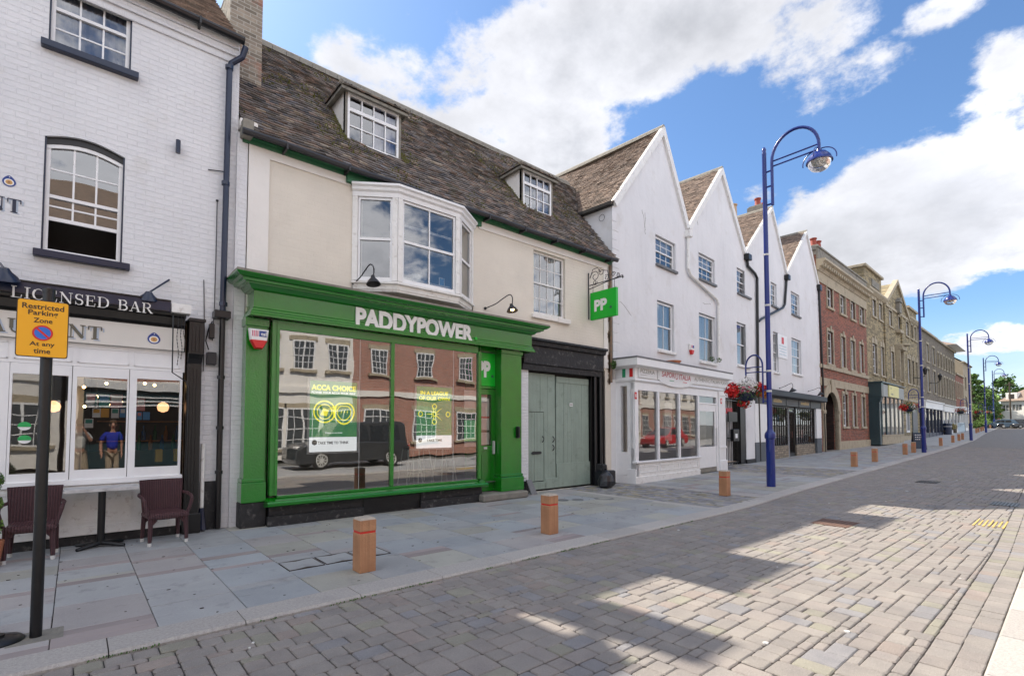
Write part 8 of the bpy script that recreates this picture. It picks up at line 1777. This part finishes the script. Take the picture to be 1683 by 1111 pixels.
GREYC = mat('dark grey car paint', (.035, .038, .042), rough=.3, coat=.8); REDC = mat('red car paint', (.55, .01, .012), rough=.3, coat=.8); BLUC = mat('steel blue car paint', (.06, .10, .15), rough=.3, coat=.8); BLKC = mat('black car paint', (.012, .012, .018), rough=.3, coat=.8); WHC = mat('white van paint', (.7, .75, .7), rough=.3, coat=.8)
X = 112
for i, (px_, lab, pt) in enumerate(((1648, 'steel blue car parked left of the dark car at the end of the street', BLUC), (1669, 'dark car parked across the end of the street', BLKC), (1639, 'small grey car half hidden by the last lamp post', GREYC), (1690, 'black car at the right edge, beside the dark car', BLKC))):
    p = at_x(px_, 690, X + (4 if i == 2 else 0)); car('parked_car', lab, (p.x, p.y, gz(p.x)), rad(80 + 12 * i), pt, group='cars parked at the end of the street')
car('parked_van', 'dark grey van seen only as a reflection in the green shop window', (8.6, -2.6, gz(8)), math.pi, GREYC, 4.7, 1.85, 1.85, True, 'van')
car('parked_car', 'bright red hatchback reflected in the pizzeria window', (34.5, -1.2, gz(34)), math.pi, REDC)
car('parked_van', 'pale green white van reflected at the left of the pizzeria window', (24.6, -1.6, gz(25)), 0, WHC, 4.6, 1.9, 2.0, True, 'van')

# ------------------------------------------------------------------ opposite side of the street (reflected in the windows, bouncing light)
REDB2 = mat('pale red brick', (.40, .16, .11), (.33, .13, .09), 5, .85, .1, 40, brick=(.225, .075, .010, (.40, .34, .30), .25))  # brick made paler so its reflection in the glass reads brighter
OB = [(-16, -3, 7.5, CREAMW, REDB2), (-3, 6, 9.4, REDB2, CREAMW), (6, 11.2, 7.2, CREAMW, CREAMW), (11.2, 20, 7.8, REDB2, REDB2), (20, 31, 6.8, REDB2, REDB2), (31, 44, 8.0, REDB2, CREAMW), (44, 58, 7.0, CREAMW, REDB2)]
OL = ['cream and brick building opposite the public house', 'tall brick building with cream ground floor opposite the public house', 'pale stone fronted building opposite the green shop', 'red brick building with white bands opposite the green shop', 'red brick building opposite the pizzeria', 'brick and cream building opposite the red brick building', 'cream building farthest along the opposite side']
for i, (a, b, h_, mu, ml) in enumerate(OB):
    root = empty('opposite_building', (a, -8.2, gz(a)), label=OL[i], cat='building'); mb = MB(); W_ = b - a
    if i == 1:
        ds = MB(); ds.box(3.1, 7.6, .14, .35, 0, 3.2, TEAL); ds.box(3.0, 7.7, .14, .5, 3.2, 3.5, WHITE); ds.box(3.3, 7.4, .35, .37, .9, 2.4, BLACK); [ds.box(3.3, 7.4, .36, .40, 2.45 + .2 * k, 2.52 + .2 * k, WHITE) for k in range(3)]; ds.build('shopfront', root)
    mb.box(0, W_, -6, 0, 3.6, h_, mu); mb.box(0, W_, -6, .02, 0, 3.3, ml); mb.box(-.0, W_, -6, .12, 3.3, 3.6, CREAMW); mb.box(0, W_, -6, .25, h_, h_ + .25, CREAMW); mb.build('wall', root)
    n = max(3, int(W_ / 2.3))
    for k in range(n):
        xc = W_ * (k + .5) / n
        for (z0_, z1_, ww) in ((4.5, 6.0, .55), (.9 if i % 2 else .5, 2.6, .8)):
            wd_ = MB(); wd_.box(xc - ww, xc + ww, .0 + .03, .08, z0_, z1_, WHITE); [wd_.box(xc - ww, xc + ww, .09, .105, z0_ + (z1_ - z0_) * q - .02, z0_ + (z1_ - z0_) * q + .02, WHITE) for q in (.25, .5, .75)]; [wd_.box(xc + ww * q - .015, xc + ww * q + .015, .09, .105, z0_, z1_, WHITE) for q in (-.5, .5)]; wd_.box(xc - ww - .15, xc + ww + .15, .0, .16, z0_ - .14, z0_ - .001, STONE); wd_.box(xc - ww - .12, xc + ww + .12, .0, .05, z1_ + .001, z1_ + .25, STONE); wo_ = wd_.build('window', root); g = MB(); g.box(xc - ww + .07, xc - .04, .081, .09, z0_ + .07, z1_ - .07, mat('opposite window dark', (.07, .08, .09), rough=.08)); g.box(xc + .04, xc + ww - .07, .081, .09, z0_ + .07, z1_ - .07, MATS['opposite window dark']); g.build('glass', wo_)
    rf = MB(); rf.prismx([(.3, h_ + .25), (-3, h_ + 3.2), (-6.3, h_ + .25)], 0, W_, TILEB); rf.build('roof', root)
tree('street_tree', 23.5, -5.2, 5.5, 1.6, 'slim street tree reflected in the pizzeria window', n=1400, size=.12, trunk=.1, seed=70)

# ------------------------------------------------------------------ the two people reflected in the public house window
def skin_body(name, verts, edges, radii, m, parent=None, sub=2, root=0):
    me = bpy.data.meshes.new(name); me.from_pydata(verts, edges, []); o = bpy.data.objects.new(name, me); COL.objects.link(o); me.materials.append(m)
    sk = o.modifiers.new('skin', 'SKIN'); sk.use_smooth_shade = True
    lay = me.skin_vertices[0] if me.skin_vertices else None
    if lay is None:
        bm = bmesh.new(); bm.from_mesh(me); bm.verts.layers.skin.verify(); bm.to_mesh(me); bm.free(); lay = me.skin_vertices[0]
    for i, r_ in enumerate(radii):
        lay.data[i].radius = r_ if isinstance(r_, tuple) else (r_, r_); lay.data[i].use_root = (i == root)
    ss = o.modifiers.new('sub', 'SUBSURF'); ss.levels = sub; ss.render_levels = sub
    if parent: o.parent = parent
    return o
def person(loc, rz, label, top_m, leg_m, arms, head_turn=0.0):
    root = empty('person', loc, rz, label=label, cat='person')
    V = [(0, 0, .95), (0, .01, 1.12), (0, .015, 1.32), (0, .01, 1.46), (0, 0, 1.53), (0, -.01, 1.60), (0, -.02, 1.68), (0, -.01, 1.75)]; E = [(i, i + 1) for i in range(7)]; Rr = [(.11, .085), (.11, .085), (.13, .09), (.09, .07), (.055, .055), (.062, .07), (.078, .092), (.055, .07)]
    V += [(0, -.105, 1.655), (0, -.13, 1.635)]; E += [(6, 8), (8, 9)]; Rr += [(.018, .018), (.012, .012)]      # nose
    tops = ([], [], []); 
    for s_ in (-1, 1):
        b = len(V); sh, el, wr, hd_ = arms[0 if s_ < 0 else 1]; V += [(s_ * .17, .01, 1.42), sh, el, wr, hd_]; E += [(2, b), (b, b + 1), (b + 1, b + 2), (b + 2, b + 3), (b + 3, b + 4)]; Rr += [(.055, .055), (.048, .048), (.038, .038), (.026, .030), (.020, .040)]
        d = (Vector(hd_) - Vector(wr)).normalized(); side = Vector((0, 1, 0)) if abs(d.y) < .8 else Vector((1, 0, 0)); side = (side - d * side.dot(d)).normalized(); nn = d.cross(side)
        for k in range(4):
            c = len(V); p = Vector(hd_) + side * (.028 - .0185 * k); ln = (.035, .042, .040, .030)[k]; V += [tuple(p + d * .03), tuple(p + d * (.03 + ln * .5) + nn * .006), tuple(p + d * (.03 + ln) + nn * .018)]; E += [(b + 4, c), (c, c + 1), (c + 1, c + 2)]; Rr += [(.009, .009), (.008, .008), (.007, .007)]
        c = len(V); p = Vector(wr) * .4 + Vector(hd_) * .6; V += [tuple(p + side * .04), tuple(p + side * .055 + d * .03)]; E += [(b + 4, c), (c, c + 1)]; Rr += [(.010, .010), (.008, .008)]
        b = len(V); V += [(s_ * .09, 0, .88), (s_ * .10, -.01, .50), (s_ * .105, .02, .10), (s_ * .115, -.03, .045), (s_ * .13, -.14, .035)]; E += [(0, b), (b, b + 1), (b + 1, b + 2), (b + 2, b + 3), (b + 3, b + 4)]; Rr += [(.06, .06), (.045, .045), (.035, .035), (.036, .034), (.03, .026)]
    body = skin_body('body', V, E, Rr, SKIN, root)
    a0, a1 = arms; T = [(0, 0, .90), (0, .01, 1.12), (0, .015, 1.32), (0, .01, 1.45), (-.17, .01, 1.42), a0[0], (Vector(a0[0]) * .45 + Vector(a0[1]) * .55)[:], (.17, .01, 1.42), a1[0], (Vector(a1[0]) * .45 + Vector(a1[1]) * .55)[:]]
    skin_body('shirt', T, [(0, 1), (1, 2), (2, 3), (2, 4), (4, 5), (5, 6), (2, 7), (7, 8), (8, 9)], [(.175, .13), (.165, .125), (.185, .135), (.085, .08), (.075, .075), (.066, .066), (.062, .062), (.075, .075), (.066, .066), (.062, .062)], top_m, body)
    L = [(0, 0, .96), (-.09, 0, .86), (-.10, -.01, .50), (-.105, .02, .08), (.09, 0, .86), (.10, -.01, .50), (.105, .02, .08)]
    skin_body('trousers', L, [(0, 1), (1, 2), (2, 3), (0, 4), (4, 5), (5, 6)], [(.18, .135), (.115, .115), (.09, .09), (.075, .075), (.115, .115), (.09, .09), (.075, .075)], leg_m, body)
    h = MB(); h.lathe([(.001, .105), (.06, .09), (.088, .05), (.094, .0), (.088, -.03)], HAIR, (0, .015, 1.725), 16, False); h.build('hair', body, smooth=True)
    e = MB(); 
    for s_ in (-1, 1): e.lathe([(.001, -.012), (.010, 0), (.001, .012)], SIGNBLK, (s_ * .032, -.088, 1.685), 8); e.lathe([(.001, -.03), (.012, 0), (.001, .03)], SKIN, (s_ * .092, .0, 1.665), 8)
    e.box(-.025, .025, -.100, -.088, 1.612, 1.618, SIGNRED); e.build('face', body)
    for s_ in (-1, 1): s = MB(); s.loft([[(s_ * .11 - .05, .09, 0), (s_ * .12 - .052, -.16, 0), (s_ * .13 + .05, -.19, 0), (s_ * .12 + .048, .09, 0)], [(s_ * .11 - .045, .09, .08), (s_ * .12 - .045, -.15, .05), (s_ * .13 + .04, -.18, .05), (s_ * .12 + .042, .09, .09)]], SHOE); s.build('shoe', body, bevel=.015)
    return root
# both face the shop windows (local -Y is forward)
person((.84, -.62, 0), math.pi, 'man in blue polo shirt and khaki trousers, reflected in the middle pub window pane', BLUESH, KHAKI, [((-.23, .0, 1.32), (-.26, .03, 1.08), (-.25, -.04, .86), (-.25, -.05, .79)), ((.23, .0, 1.32), (.26, .03, 1.08), (.25, -.04, .86), (.25, -.05, .79))])
ph = person((.12, -.62, 0), math.pi, 'photographer in grey shirt holding up a camera, reflected in the middle pub window pane', GREYSH, KHAKI, [((-.24, -.03, 1.30), (-.27, -.16, 1.20), (-.09, -.24, 1.58), (-.05, -.24, 1.62)), ((.24, -.03, 1.30), (.27, -.16, 1.20), (.09, -.24, 1.58), (.05, -.24, 1.62))])
mb = MB(); mb.box(-.07, .07, -.07, 0, -.04, .05, BLACK, .01); mb.lathe([(.001, 0), (.035, 0), (.04, .08), (.03, .08), (.001, .06)], BLACK, (0, -.02, 0), 12, True, Matrix.Rotation(rad(-90), 4, 'X') @ Matrix.Rotation(math.pi, 4, 'X')); o = mb.build('camera_body', label='black camera held up by the photographer reflected in the window', cat='camera'); o.location = (.12, -.42, 1.66); o.rotation_euler = (0, 0, math.pi)
